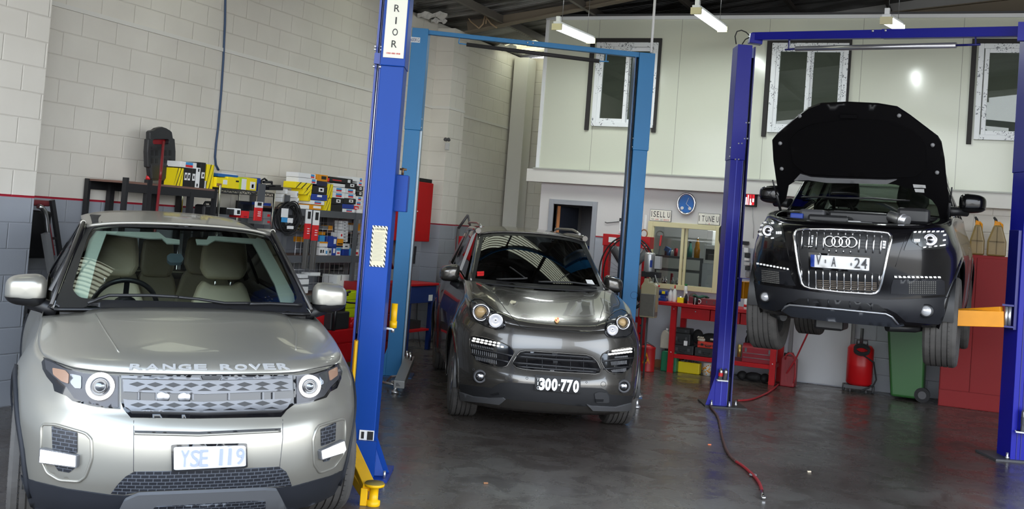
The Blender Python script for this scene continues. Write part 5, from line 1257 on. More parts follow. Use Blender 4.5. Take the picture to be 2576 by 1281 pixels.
 for k,(x,y) in enumerate(((1240,450),(1260,475),(1330,490))): e_,c = blob('strut_bar',T((x,y))[0],0.85,(0.42,0.016,0.012),MATS['dark_grey'])
 o = car.M.inverted() @ CO; d = (car.M.inverted().to_3x3() @ ray(*T((1750,545))[0])); c = o+d*((0.45-o.y)/d.y)
 mb = MB(); mb.cyl(c+Vector((-0.09,-0.02,0.03)),c+Vector((0.06,-0.10,-0.01)),0.045,20); mb.cyl(c+Vector((0.0,-0.07,0.005)),c+Vector((0.02,-0.08,0.0)),0.052,20); car.build(mb,'intake_pipe',MATS['zinc'])
 for x,y in ((1190,568),(1330,585)): blob('fluid_cap',T((x,y))[0],0.35,(0.10,0.05,0.02),MATS['light_grey'])
 car.ptube('bay_seal',T((290,480),(420,440),(620,408),(1000,392),(1400,402),(1800,450),(2150,515)),0.010,MATS['black_rubber'],skin=wsk,off=0.16) if False else None
 mb = MB(); pts = [Vector((0.66*s,1.0+0.1*s*s,1.135-0.02*s*s)) for s in S]; mb.tube(pts,0.012,8); car.build(mb,'bay_seal',MATS['black_rubber'])
 mb = MB(); pts = [Vector((0.66*s,0.26+0.25*abs(s)**3,1.035+0.02*s*s)) for s in S]; mb.tube(pts,0.010,8); car.build(mb,'bay_seal',MATS['black_rubber'])
 # raised bonnet
 a = 0.95; y0,z0 = 1.10,1.13; rowsH = []
 for j in range(9):
  v = j/8*1.25-0.1; r = []
  for s in S: r.append(Vector((0.98*s,y0-v*math.cos(a)+0.10*s*s*1.0-0.0,z0+v*math.sin(a)-0.0*s*s)))
  rowsH.append(r)
 hsk = Skin(); hsk.d0 = car.skin.d0+0.4; hsk.add(MB().grid(rowsH),car.M); hsk.done()
 op = Z((147,200),(165,178),(250,105),(305,62),(360,42),(480,36),(620,43),(705,57),(760,92),(890,190),(906,215),(920,290),(925,350),(948,545),(900,560),(885,500),(862,470),(800,430),(700,400),(660,396),(390,390),(250,384),(218,405),(205,470),(185,490),(165,380),(152,290))
 h = car.patch('bonnet',op,mat('bonnet_inner',C8(9,8,10),0.4,spec=0.3),skin=hsk,off=0.0,thick=0.035,step=12)
 car.patch('bonnet_pad',Z((228,195),(262,160),(320,130),(400,118),(480,108),(600,108),(690,120),(780,158),(832,215),(838,320),(785,364),(600,366),(450,358),(300,350),(240,300)),mat('pad_felt',C8(10,9,11),0.95,spec=0.1),h,skin=hsk,off=0.012,thick=0.015,step=12,rnd=0.2)
 car.patch('bonnet_chrome',Z((245,380),(272,352),(320,366),(400,371),(655,379),(705,376),(660,396),(390,390),(310,378)),mat('satin_alu',(0.75,0.75,0.78),0.3,0.8),h,skin=hsk,off=0.008,thick=0.01)
 car.patch('bonnet_label',Z((777,398),(833,402),(835,415),(780,412)),MATS['light_grey'],h,skin=hsk,off=0.004,thick=0.004); car.patch('bonnet_label',Z((783,418),(827,420),(828,435),(788,432)),MATS['light_grey'],h,skin=hsk,off=0.004,thick=0.004)
 for x,y in ((270,92),(183,214),(715,90),(865,222),(190,328),(885,345)):
  mb = MB(); p,n_ = hsk.hit(*Z((x,y))[0]); mb.lathe([(0,0.018),(0.014,0.016),(0.018,0.0)],p,n_,12); mb.build('bonnet_bolt',MATS['mid_grey'],h)
 mb = MB(); p,n_ = hsk.hit(*Z((490,92))[0]); mb.cbox(p+n_*0.012,(0.14,0.02,0.03)); mb.build('bonnet_latch',MATS['pad_felt'],h)
 for s in (-1,1):
  mb = MB(); pa = Vector((s*0.72,1.15,1.10)); pb = Vector((s*0.76,0.85,1.40)) ; mb.cyl(pa,pa.lerp(pb,0.6),0.012,10); mb.cyl(pa.lerp(pb,0.5),pb,0.007,10); car.build(mb,'gas_strut',MATS['black_plastic'])
 # grille
 blk = MATS['gloss_black']; chrome = MATS['chrome']
 gp = Q((512,230),(520,195),(550,172),(620,165),(900,165),(1200,178),(1450,198),(1510,208),(1538,235),(1538,280),(1500,440),(1440,720),(1410,810),(1380,842),(1330,850),(1000,828),(680,790),(620,765),(590,735),(560,600),(530,400))
 g = car.patch('grille',gp,MATS['black_plastic'],off=0.002,thick=0.02,step=7); car.ptube('grille_frame',gp,0.013,chrome,g,off=0.012,closed=True,step=7,n=10)
 for k in range(12):
  x0 = 595+76.5*k; xa = x0+(0 if k < 6 else 1)*0
  if 4 <= k <= 7:
   car.ptube('grille_rib',Q((x0+(k-4)*1.0,192+k*2.2),(x0,212+k*2.2)),0.006,chrome,g,off=0.012); car.ptube('grille_rib',Q((x0-20,355+k*4),(x0-22,388+k*4)),0.006,chrome,g,off=0.012)
  else: car.ptube('grille_rib',Q((x0+4,188+k*4),(x0-8 if k < 4 else x0-12,365+k*5)),0.006,chrome,g,off=0.012)
 for k in range(12):
  x0 = 590+75*k; t = k/11; yb = 700+30*math.sin(min(1,t*4)*PI/2)*0 + (10 if k == 0 else 62 if k == 1 else 95+3.2*(k-2)) if k < 11 else 780
  if k >= 10: yb = 812-(k-10)*60
  car.ptube('grille_rib',Q((x0,575+k*5.5),(x0+ (4-k)*0.5,yb if k < 10 else yb)),0.006,chrome,g,off=0.012)
 for y in (705,725,745,765,785): mb = MB(); car.ptube('radiator_bar',Q((740,y),(1390,y+30)),0.004,mat('radiator',C8(120,108,95),0.5),g,off=0.004)
 for y in (235,270,305,340): car.ptube('radiator_bar',Q((640,y),(800,y+6)),0.003,MATS['dark_grey'],g,off=0.004); car.ptube('radiator_bar',Q((1220,y+20),(1480,y+36)),0.003,MATS['dark_grey'],g,off=0.004)
 car.patch('side_lamp',Q((690,225),(712,225),(700,320),(690,322)),MATS['white_card'],g,off=0.004,thick=0.004); car.patch('side_lamp',Q((1455,280),(1490,285),(1480,365),(1450,362)),MATS['white_card'],g,off=0.004,thick=0.004)
 car.ptube('model_badge',Q((622,342),(708,345)),0.005,chrome,g,off=0.016); car.ptube('model_badge',Q((668,330),(664,362)),0.005,chrome,g,off=0.016); car.ptube('model_badge',Q((690,332),(686,360)),0.005,chrome,g,off=0.016)
 fr = car.front()
 for x,y in ((890,288),(968,292),(1046,294),(1122,298)):
  p,n_ = car.skin.hit(*Q((x,y))[0]); q_,_ = car.skin.hit(*Q((x+56,y+2))[0]); mb = MB(); mb.torus(p+fr*0.024,fr,(q_-p).length,0.0085,40,8); mb.build('badge_ring',chrome,g)
 # plate
 pb_ = car.patch('plate_holder',Q((560,385),(1500,440),(1440,640),(590,575)),MATS['black_plastic'],g,off=0.006,thick=0.01,step=12)
 pl = car.patch('number_plate',Q((668,405),(1328,450),(1318,616),(672,578)),blk,off=0.026,thick=0.015,step=12)
 car.patch('plate_face',Q((690,430),(1312,466),(1306,598),(695,556)),mat('plate_white2',C8(240,240,240),0.4),pl,off=0.029,thick=0.004,step=12,rnd=0.04)
 car.patch('plate_band',Q((692,430),(735,432),(733,556),(693,553)),MATS['blue_card'],pl,off=0.031,thick=0.003,step=12)
 r = car.right(); u = car.up()
 for ch,x,y,w_,hh in (('V',773,485,0.042,0.082),('A',936,508,0.036,0.078),('2',1188,522,0.044,0.082),('4',1262,528,0.044,0.082),('8',846,503,0.012,0.03),('*',1123,535,0.014,0.03)):
  p,n_ = car.skin.hit(*Q((x,y))[0]); text_on(ch,p+fr*0.040,r,u,hh,mat('plate_dark',C8(60,60,64),0.5),'plate_digit',pl,depth=0.003,width=w_,bold=0.012)
 # headlights
 hm = mat('hl_grey',C8(96,98,98),0.25,0.5); ring = MATS['lamp_chrome']; led = mat('led_soft',(1,1,1),0.3,emit=(1,1,1),estr=0.35)
 for outl,core,c1,r1,leds,foc in (
  (Q((150,80),(260,72),(370,92),(388,150),(415,300),(300,282),(150,240),(112,225),(120,150)),Q((160,90),(355,105),(375,180),(375,230),(290,262),(140,225),(130,150)),Q((235,175))[0],0.052,[Q((200,92),(360,108)),Q((165,120),(150,210)),Q((160,222),(280,255))],Q((347,200))[0]),
  (Q((1775,180),(1850,165),(2100,172),(2150,200),(2168,270),(2160,340),(2080,368),(1850,378),(1680,385),(1700,330),(1750,225)),Q((1775,205),(2100,190),(2145,215),(2150,325),(2000,355),(1860,350),(1760,290)),Q((1970,272))[0],0.055,[Q((1795,195),(2085,188)),Q((2108,225),(2100,330)),Q((1895,353),(2070,335))],Q((1815,282))[0])):
  h = car.patch('headlight',outl,mat('hl_black',C8(40,42,42),0.15),off=0.005,thick=0.02,step=6,rnd=0.1)
  car.patch('reflector',core,hm,h,off=0.008,thick=0.004,step=6,rnd=0.15)
  mb = MB(); car.disc(mb,*c1,r1,0.006,axis=fr,prof=[(0,0.03),(r1*0.35,0.026),(r1*0.6,0.010),(r1*0.8,0.022),(r1,0.018),(r1,-0.02)]); mb.build('projector',ring,h)
  k = 7
  for (p0,p1) in leds:
   L_ = math.hypot(p1[0]-p0[0],p1[1]-p0[1]); n_ = max(3,int(L_/9.5)); hz = abs(p1[0]-p0[0]) > abs(p1[1]-p0[1])
   for i in range(n_):
    t = i/(n_-1); x = p0[0]+(p1[0]-p0[0])*t; y = p0[1]+(p1[1]-p0[1])*t; w_,h_ = (3.2,2.0) if hz else (3.0,2.4)
    car.patch('light_diode',[(x-w_,y-h_*0.6),(x+w_,y-h_),(x+w_,y+h_*0.6),(x-w_,y+h_)],led,h,off=0.013,thick=0.006,step=12)
  for dx in (-5,0,5): car.patch('light_diode',[(foc[0]+dx-1.6,foc[1]-3.5),(foc[0]+dx+1.6,foc[1]-3.5),(foc[0]+dx+1.6,foc[1]+3),(foc[0]+dx-1.6,foc[1]+3)],led,h,off=0.012,thick=0.005,step=12)
 # running-light strips and intakes
 for p0,p1,n_,hs in ((Q((120,526))[0],Q((440,582))[0],10,3.0),(Q((1588,666))[0],Q((2050,672))[0],11,4.2)):
  st = car.patch('running_light',[(p0[0]-4,p0[1]-3.5),(p1[0]+4,p1[1]-3.5),(p1[0]+4,p1[1]+3.5),(p0[0]-4,p0[1]+3.5)],blk,off=0.008,thick=0.012,step=10)
  for i in range(n_):
   t = i/(n_-1); x = p0[0]+(p1[0]-p0[0])*t; y = p0[1]+(p1[1]-p0[1])*t
   car.patch('light_diode',[(x-hs*0.8,y-2),(x+hs*0.6,y-2),(x+hs,y+2.2),(x-hs*0.5,y+2.2)],led,st,off=0.012,thick=0.006,step=12)
 satin = mat('satin_body',C8(30,31,36),0.45)
 for outl,fin in ((Q((105,560),(460,600),(485,700),(520,765),(300,740),(110,710),(80,640)),(Q((165,592),(340,612)),Q((170,728),(350,742)))),(Q((1565,700),(2070,690),(2115,715),(2120,860),(1900,870),(1540,850),(1545,770)),(Q((1740,712),(2015,715)),Q((1738,852),(2015,858))))):
  v = car.patch('side_intake',outl,satin,off=0.004,thick=0.01,step=8); mb = MB(); (a0,a1),(b0,b1) = fin
  for i in range(13):
   t = i/12;
   for seg in range(7):
    s0,s1 = seg/7+0.02,(seg+1)/7-0.05
    q0 = car.skin.hit(a0[0]+(a1[0]-a0[0])*t+(b0[0]-a0[0])*s0,a0[1]+(a1[1]-a0[1])*t+(b0[1]-a0[1])*s0); q1 = car.skin.hit(a0[0]+(a1[0]-a0[0])*t+(b0[0]-a0[0])*s1,a0[1]+(a1[1]-a0[1])*t+(b0[1]-a0[1])*s1)
    mb.bar(q0[0]+q0[1]*0.006,q1[0]+q1[1]*0.006,0.008,0.006)
  mb.build('cooler_fins',mat('fin_light',C8(140,138,132),0.4,0.4),v,kind='stuff')
 # lower bumper band, skid, fog lamps
 car.patch('bumper_band',Q((30,740),(45,720),(130,752),(540,805),(1000,870),(1480,915),(1800,905),(2200,880),(2190,990),(2150,1150),(2050,1180),(1700,1150),(1600,1060),(1500,1010),(1000,965),(520,930),(430,950),(380,1010),(300,1035),(60,985)),satin,off=0.005,thick=0.014,step=11)
 car.patch('lower_intake',Q((480,945),(560,900),(680,900),(1100,930),(1400,965),(1500,1035),(1380,1045),(1000,1010),(560,962)),MATS['black_plastic'],off=0.007,thick=0.01,step=9)
 for x in (655,872,1102,1332): t = (x-655)/677; car.ptube('intake_rib',Q((x,895+55*t),(x+3,955+60*t)),0.005,satin,off=0.010)
 sk = car.patch('skid_plate',Q((385,1030),(420,985),(470,962),(1000,1008),(1480,1055),(1540,1080),(1640,1185),(1680,1180),(1600,1200),(1200,1165),(800,1125),(480,1085)),mat('skid_slate',C8(46,49,56),0.4),off=0.016,thick=0.02,step=10)
 car.ptube('skid_trim',Q((388,1020),(425,978),(470,962),(1000,1008),(1480,1055),(1545,1085),(1610,1160)),0.009,mat('trim_alu',C8(170,172,178),0.3,0.7),sk,off=0.02)
 for c,rr_ in ((Q((197,883))[0],0.040),(Q((1925,1035))[0],0.046)):
  mb = MB(); car.disc(mb,*c,rr_,0.004,axis=fr,prof=[(rr_*0.85,0.008),(rr_*1.2,0.008),(rr_*1.25,-0.03)]); e = mb.build('fog_lamp',MATS['black_plastic'],car.root)
  mb = MB(); car.disc(mb,*c,rr_,0.006,axis=fr,prof=[(0,0.016),(rr_*0.5,0.013),(rr_*0.92,0.004),(rr_*0.93,-0.004)]); mb.build('fog_lens',mat('fog_glass',C8(190,190,193),0.1,0.3),e)
 for pts in (Q((420,310),(450,480),(510,185)),Q((1715,205),(1640,400),(1590,560))): car.ptube('shut_line',pts[:2] if pts[0][0] < 2000 else pts,0.002,MATS['black_plastic'],off=0.0)
 # mirrors
 for s in (-1,1): mirror_shape(car,s,(s*0.905,1.55,1.305),0.115,0.085,0.10,P,0.6,((s*0.70,1.45,1.22),(s*0.78,1.50,1.225),(s*0.86,1.55,1.23)))
 # suspension and sump below the bumper
 mb = MB(); mb.tube([Vector((-0.5,0.35,0.2)),Vector((-0.62,0.5,0.22)),Vector((-0.5,0.9,0.2))],0.035,8); mb.tube([Vector((0.35,0.3,0.2)),Vector((0.55,0.5,0.2)),Vector((0.6,0.9,0.2))],0.035,8); car.build(mb,'suspension_arm',MATS['black_plastic'])
 mb = MB(); mb.box((-0.26,0.45,0.12),(-0.02,0.8,0.26)); car.build(mb,'sump',MATS['black_plastic'],bevel=0.02)
 return car
car_black()
# === vehicle hoists
def obox(mb,o,r,f,a,b):
 """box in an upright frame: o origin, r right, f forward; a,b = (right, forward, up) corners"""
 M_ = Matrix(((r.x,f.x,0,o.x),(r.y,f.y,0,o.y),(r.z,f.z,1,o.z),(0,0,0,1)))
 return mb.box(a,b,M_)
def onV(px,py,o):
 """point of the pixel ray in the vertical plane through o that faces the camera"""
 d = ray(px,py); n = _F0; t = (o-CO).dot(n)/d.dot(n); return CO+d*t
def screen_rect(px0, py0, px1, py1, o): # -> (r0, r1, z0, z1) relative to o along _R0, on its facing plane
 a = onV(px0,(py0+py1)/2,o); b = onV(px1,(py0+py1)/2,o); t = onV((px0+px1)/2,py0,o); d = onV((px0+px1)/2,py1,o)
 return (a-o).dot(_R0),(b-o).dot(_R0),d.z,t.z
# ---- royal blue post in the foreground
o = onZ(917,1204); o.z = 0; R_,F_ = _R0.copy(),_F0.copy()
L1 = thing('vehicle_hoist','royal blue hoist post beside the champagne SUV with yellow arms','hoist',o)
zs = onV(978,157,o).z; xl = (onV(908,600,o)-o).dot(R_); xr = (onV(981,600,o)-o).dot(R_); xf = (onV(921,600,o)-o).dot(R_)
print('hoist1',o,xl,xr,xf,zs)
blue = MATS['blue_royal']; Hh = 3.4
mb = MB(); obox(mb,o,R_,F_,(xf,0.02,0.02),(xr,0.24,zs+0.02)); mb.build('column',blue,L1,bevel=0.006)
mb = MB(); obox(mb,o,R_,F_,(xl-0.008,0.05,0.02),(xl+0.006,0.24,Hh)); obox(mb,o,R_,F_,(xf-0.008,0.03,0.3),(xf,0.24,Hh)); mb.build('channel',mat('blue_dark',C8(18,52,140),0.35),L1)
mb = MB(); obox(mb,o,R_,F_,(xl+0.006,0.16,0.02),(xf-0.008,0.2,Hh)); mb.build('channel_back',MATS['black_plastic'],L1)
mb = MB(); mb.cyl(o+R_*(xl+0.014)+F_*0.06+Vector((0,0,0.9)),o+R_*(xl+0.014)+F_*0.06+Vector((0,0,Hh)),0.005,8); mb.build('lift_cable',MATS['zinc'],L1)
mb = MB(); obox(mb,o,R_,F_,(xf-0.002,0.005,zs-0.02),(xr+0.006,0.25,Hh)); mb.build('column_cover',blue,L1,bevel=0.005)
mb = MB(); obox(mb,o,R_,F_,(xl-0.012,0.03,zs-0.01),(xf,0.24,zs+0.06)); mb.build('cover_strap',MATS['blue_dark'],L1)
for z in (zs+0.08,zs-0.03,zs+0.10):
 for xx in (xl-0.01,xf-0.002): mb = MB(); mb.ell(o+R_*xx+F_*0.02+Vector((0,0,z)),(0.009,0.009,0.009),10,6); mb.build('bolt',MATS['zinc'],L1)
# sign and its letters
r0,r1,z0,z1 = screen_rect(958,2,1007,145,o); zb = onV(980,145,o).z
mb = MB(); obox(mb,o,R_,F_,(xf+0.014,-0.002,zb),(xr-0.006,0.004,Hh-0.02)); sg = mb.build('sign_plate',mat('sign_ivory',C8(222,220,205),0.5,spec=0.2),L1)
for ch,y in (('R',20),('I',51),('O',80),('R',110),('R',-12)):
 c = onV(984+(20-y)*0.05,y,o)-F_*0.004; c = o+R_*((xf+xr)/2+0.004)+Vector((0,0,c.z))-F_*0.004; text_on(ch,c,R_,Vector((0,0,1)),0.045,MATS['ink'],'sign_letter',sg,depth=0.002,width=0.008 if ch == 'I' else 0.034)
c = onV(981,134,o); c = o+R_*((xf+xr)/2+0.002)+Vector((0,0,c.z))-F_*0.004; text_on('1300 885 858',c,R_,Vector((0,0,1)),0.010,MATS['red_ink'],'sign_number',sg,depth=0.002,width=0.09)
# warning plaque
r0,r1,z0,z1 = screen_rect(931,568,971,672,o); zc0,zc1 = onV(950,672,o).z,onV(952,568,o).z
hz = mat('hazard_stripe',C8(240,236,210),0.5); n = hz.node_tree; wv = n.nodes.new('ShaderNodeTexWave'); wv.bands_direction = 'DIAGONAL'; wv.inputs['Scale'].default_value = 22; tcn = n.nodes.new('ShaderNodeTexCoord'); n.links.new(tcn.outputs['Object'],wv.inputs['Vector'])
rpp = n.nodes.new('ShaderNodeValToRGB'); rpp.color_ramp.interpolation = 'CONSTANT'; rpp.color_ramp.elements[0].color = (0.02,0.02,0.02,1); rpp.color_ramp.elements[1].position = 0.5; rpp.color_ramp.elements[1].color = (*C8(240,236,210),1); n.links.new(wv.outputs['Fac'],rpp.inputs[0]); n.links.new(rpp.outputs[0],n.nodes['Principled BSDF'].inputs['Base Color'])
mb = MB(); obox(mb,o,R_,F_,(r0+0.004,0.014,zc0),(r1,0.02,zc1)); sg = mb.build('warning_plaque',hz,L1)
mb = MB(); obox(mb,o,R_,F_,(r0+0.014,0.011,zc0+0.01),(r1-0.01,0.015,zc1-0.01)); sp_ = mb.build('plaque_face',mat('plaque_ivory',C8(205,198,170),0.6,spec=0.2),sg)
cx = (r0+r1)/2+0.002; text_on('CAUTION',o+R_*cx+F_*0.010+Vector((0,0,zc1-0.022)),R_,Vector((0,0,1)),0.011,MATS['ink'],'plaque_text',sg,depth=0.002,width=0.06)
mb = MB()
for k in range(22): obox(mb,o,R_,F_,(r0+0.018,0.009,zc1-0.045-0.0085*k),(r1-0.016-0.012*(k % 3 == 2),0.011,zc1-0.042-0.0085*k))
mb.build('plaque_lines',mat('ink_soft',C8(170,165,150),0.6),sg,kind='stuff')
r0,r1,z0,z1 = screen_rect(903,1084,940,1110,o)
mb = MB(); obox(mb,o,R_,F_,(r0,0.012,z0),(r1,0.02,z1)); sg = mb.build('safety_sticker',MATS['white_card'],L1); mb = MB(); obox(mb,o,R_,F_,(r0+0.05,0.010,z0+0.006),(r1-0.005,0.013,z1-0.006)); mb.build('sticker_text_block',MATS['ink'],sg); mb = MB(); obox(mb,o,R_,F_,(r0+0.012,0.010,z0+0.012),(r0+0.03,0.013,z1-0.01)); mb.build('sticker_picture',MATS['ink'],sg)
# control box on its right side
r0,r1,z0,z1 = screen_rect(986,438,1016,532,o); mb = MB(); obox(mb,o,R_,F_,(xr-0.01,0.12,z0),(r1+0.01,0.24,z1)); mb.build('control_box',blue,L1,bevel=0.004)
mb = MB(); q = o+R_*(xr+0.03)+F_*0.18; mb.cyl(q+Vector((0,0,z1)),q+Vector((0,0,z1+0.05)),0.008,8); mb.cyl(q+Vector((0,0,z1+0.04))-R_*0.02,q+Vector((0,0,z1+0.04))+R_*0.025,0.007,8); mb.build('air_fitting',mat('brass',C8(120,90,60),0.4,0.6),L1)
# base gusset, plate, arms
mb = MB(); gs = [o+R_*(xr-0.03)+F_*0.1+Vector((0,0,0.26)),o+R_*(xr+0.085)+F_*0.02+Vector((0,0,0.02)),o+R_*(xr-0.05)+F_*0.0+Vector((0,0,0.02))]
mb.prism(gs,F_*0.012); gs2 = [o+R_*(xr)+F_*0.12+Vector((0,0,0.26)),o+R_*(xr+0.10)+F_*0.12+Vector((0,0,0.02)),o+R_*(xr)+F_*0.12+Vector((0,0,0.02))]; mb.prism(gs2,F_*0.012); obox(mb,o,R_,F_,(xf,-0.03,0.0),(xr+0.02,0.0,0.24)); mb.build('gusset',blue,L1)
mb = MB(); obox(mb,o,R_,F_,(xl-0.10,-0.08,0),(xr+0.11,0.34,0.018)); mb.build('base_plate',MATS['blue_dark'],L1)
mb = MB(); mb.cyl(o+R_*(xr+0.085)-F_*0.02+Vector((0,0,0.018)),o+R_*(xr+0.085)-F_*0.02+Vector((0,0,0.06)),0.009,8); mb.build('anchor_bolt',MATS['zinc'],L1)
yl = MATS['yellow_paint']
r0,r1,z0,z1 = screen_rect(889,857,904,1010,o); mb = MB(); obox(mb,o,R_,F_,(r0,-0.03,0.20),(xf-0.0,0.08,z1)); mb.build('carriage',yl,L1,bevel=0.003)
mb = MB(); obox(mb,o,R_,F_,(r0-0.01,-0.0,0.2),(r0,0.1,z1)); mb.build('carriage_side',MATS['orange_yellow'],L1)
pd = onZ(938,1273,0.0)
arm_a = o+R_*(xf-0.005)-F_*0.06+Vector((0,0,0.24)); arm_b = pd+Vector((0,0,0.10))-R_*0.03
mb = MB(); mb.bar(arm_a,arm_b,0.075,0.045); mb.build('lift_arm',yl,L1,bevel=0.004)
mb = MB(); mb.bar(arm_a-R_*0.055-Vector((0,0,0.08)),arm_b-R_*0.02-Vector((0,0,0.04)),0.03,0.06); mb.build('lift_arm',yl,L1,bevel=0.004)
mb = MB(); mb.lathe([(0.0,0.0),(0.036,0.0),(0.040,0.006),(0.040,0.03),(0.026,0.035),(0.026,0.105),(0.055,0.112),(0.058,0.118),(0.058,0.128),(0.0,0.128)],pd,(0,0,1),28); mb.build('arm_pad',yl,L1)
mb = MB(); mb.lathe([(0,0.136),(0.052,0.136),(0.057,0.128)],pd,(0,0,1),28); mb.build('pad_rubber',mat('pad_worn',C8(120,105,50),0.8),L1)
mb = MB(); obox(mb,pd,R_,F_,(-0.075,-0.02,0.0),(-0.035,0.06,0.10)); mb.build('pad_bracket',yl,L1,bevel=0.004)
p0,p1 = onV(976,836,o)+F_*0.3,onV(978,772,o)+F_*0.3
mb = MB(); mb.cyl(p0,Vector((p0.x,p0.y,p1.z)),0.021,20); mb.cyl(p0+Vector((0,0,0.0)),p0+Vector((0,0,0.045)),0.025,20); mb.build('arm_pad',yl,L1); mb = MB(); mb.cyl(p0-Vector((0,0,0.03)),p0,0.012,10); mb.bar(p0-Vector((0,0,0.006)),p0-R_*0.12-Vector((0,0,0.006)),0.03,0.012); mb.build('pad_bracket',MATS['zinc'],L1)
# ---- light blue hoist: two posts and a cross beam
def hoist_post(L,o,R_,F_,face,chan,ztop,zsplit,mt,mtd,extra=0.012,chan_side=-1,d=0.26,lines=False):
 xl,xr = face; mb = MB(); obox(mb,o,R_,F_,(xl,0,0.01),(xr,d,zsplit)); c = mb.build('column',mt,L,bevel=0.005)
 mb = MB(); obox(mb,o,R_,F_,(xl-extra*0.4,-0.008,zsplit),(xr+extra,d+0.01,ztop)); mb.build('column_cover',mt,L,bevel=0.004)
 if chan:
  a,b = chan; mb = MB(); obox(mb,o,R_,F_,(a,0.12,0.01),(b,0.2,ztop-0.02)); mb.build('channel_back',MATS['black_plastic'],L)
  mb = MB(); e = a if abs(a-xl) > abs(b-xl) and chan_side < 0 else b
  mb = MB(); obox(mb,o,R_,F_,(a if chan_side < 0 else b-0.012,0.02,0.01),(a+0.012 if chan_side < 0 else b,d,ztop-0.01)); mb.build('channel',mtd,L)
  mb = MB(); q = o+R_*((a+b)/2)+F_*0.07; mb.cyl(q+Vector((0,0,0.3)),q+Vector((0,0,ztop-0.05)),0.005,6); mb.build('lift_cable',MATS['steel'],L)
 for xx in (xl-0.006,xr+0.010):
  for zz in (zsplit+0.03,zsplit+0.12): mb = MB(); mb.ell(o+R_*xx+F_*0.02+Vector((0,0,zz)),(0.008,0.008,0.008),8,5); mb.build('bolt',MATS['zinc'],L)
 return c
cy = MATS['blue_cyan']; cyd = mat('blue_cyan_dark',C8(30,80,130),0.4)
oa = onZ(997,950); ob = onZ(1590,1000)
L2 = thing('vehicle_hoist','light blue two-post hoist spanning the graphite SUV','hoist',(oa+ob)/2)
fa = ((onV(990,680,oa)-oa).dot(_R0),(onV(1028,680,oa)-oa).dot(_R0)); zta = onV(1046,70,oa).z; zsa = onV(1031,326,oa).z
hoist_post(L2,oa,_R0,_F0,fa,None,zta,zsa,cy,cyd,0.010)
mb = MB(); obox(mb,oa,_R0,_F0,(fa[1],0.06,0.1),(fa[1]+0.02,0.2,zsa)); mb.build('channel',mat('track_grey',C8(150,165,175),0.35,0.5),L2)
fb = ((onV(1586.6,460,ob)-ob).dot(_R0),(onV(1623,460,ob)-ob).dot(_R0)); ca_ = ((onV(1576,460,ob)-ob).dot(_R0)); ztb = onV(1625,133,ob).z; zsb = onV(1610,378,ob).z
hoist_post(L2,ob,_R0,_F0,fb,(ca_,fb[0]),ztb,zsb,cy,cyd,0.010)
print('hoist2',oa,ob,fa,fb,zta,ztb)
# label plate
r0,r1,z0,z1 = screen_rect(1028,94,1057,107,oa); mb = MB(); obox(mb,oa,_R0,_F0,(r0,-0.012,z0),(r1,-0.008,z1)); sg = mb.build('capacity_plate',MATS['white_card'],L2)
text_on('3600KG',oa+_R0*((r0+r1)/2)-_F0*0.014+Vector((0,0,(z0+z1)/2)),_R0,Vector((0,0,1)),(z1-z0)*0.72,cyd,'capacity_text',sg,depth=0.002,width=(r1-r0)*0.9)
# beam: traced at both ends on the post planes
zt = onV(1066,79,oa).z; zt2 = onV(1605,137,ob).z
pa = oa+_R0*fa[1]+_F0*0.05; pa.z = zt; pb = ob+_R0*fb[0]+_F0*0.05; pb.z = zt2
mb = MB(); mb.bar(pa,pa.lerp(pb,0.52),0.06,0.045); m1_ = mb.build('cross_beam',cy,L2,bevel=0.003)
mb = MB(); mb.bar(pa.lerp(pb,0.47),pb,0.068,0.052); mb.build('cross_beam',cy,L2,bevel=0.003)
for t in (0.475,0.50): mb = MB(); mb.ell(pa.lerp(pb,t)-_F0*0.036,(0.010,0.010,0.010),8,5); mb.build('bolt',MATS['zinc'],L2)
def on_beam(px,py,pa,pb,off=0.0):
 """point of the pixel ray in the vertical plane of the beam"""
 dd = (pb-pa); n = Vector((dd.y,-dd.x,0)).normalized(); d = ray(px,py); return CO+d*((pa-CO).dot(n)/d.dot(n))
q0,q1 = on_beam(1174,112,pa,pb),on_beam(1508,154,pa,pb)
mb = MB(); mb.cyl(q0,q1,0.021,14); mb.build('height_bar',MATS['black_foam'],L2,label='black foam-covered height bar')
mb = MB(); h0 = on_beam(1156,95,pa,pb); h1 = on_beam(1154,109,pa,pb); mb.bar(h0,h1,0.01,0.01); mb.bar(h1,q0,0.012,0.012); h2 = on_beam(1526,133,pa,pb); h3 = on_beam(1524,156,pa,pb); mb.bar(q1,on_beam(1531,155,pa,pb),0.012,0.012); mb.bar(h2,h3,0.02,0.012); mb.build('bar_hanger',cy,L2)
# feet
for oo,(xl_,xr_),sgn in ((oa,fa,-1),(ob,fb,1)):
 mb = MB(); x_ = xl_ if sgn < 0 else xr_; P_ = [oo+_R0*x_+Vector((0,0,0.30)),oo+_R0*(x_+sgn*0.09)+Vector((0,0,0.012)),oo+_R0*x_+Vector((0,0,0.012))]; mb.prism(P_,_F0*0.012); mb.prism([p+_F0*0.2 for p in P_],_F0*0.012); mb.build('gusset',cy,L2)
 mb = MB(); obox(mb,oo,_R0,_F0,(xl_-0.12,-0.05,0),(xr_+0.12,0.34,0.014)); mb.build('base_plate',cyd,L2)
ga = mat('arm_grey',C8(150,150,148),0.4,0.3)
p1 = onZ(1030,905,0.22); p2 = onZ(1004,968,0.12); pdd = onZ(994,990,0.0)
mb = MB(); mb.bar(p1,p2,0.10,0.07); mb.build('lift_arm',ga,L2,bevel=0.004); mb = MB(); mb.bar(p2,pdd+Vector((0,0,0.10)),0.06,0.03); mb.build('lift_arm',MATS['dark_grey'],L2)
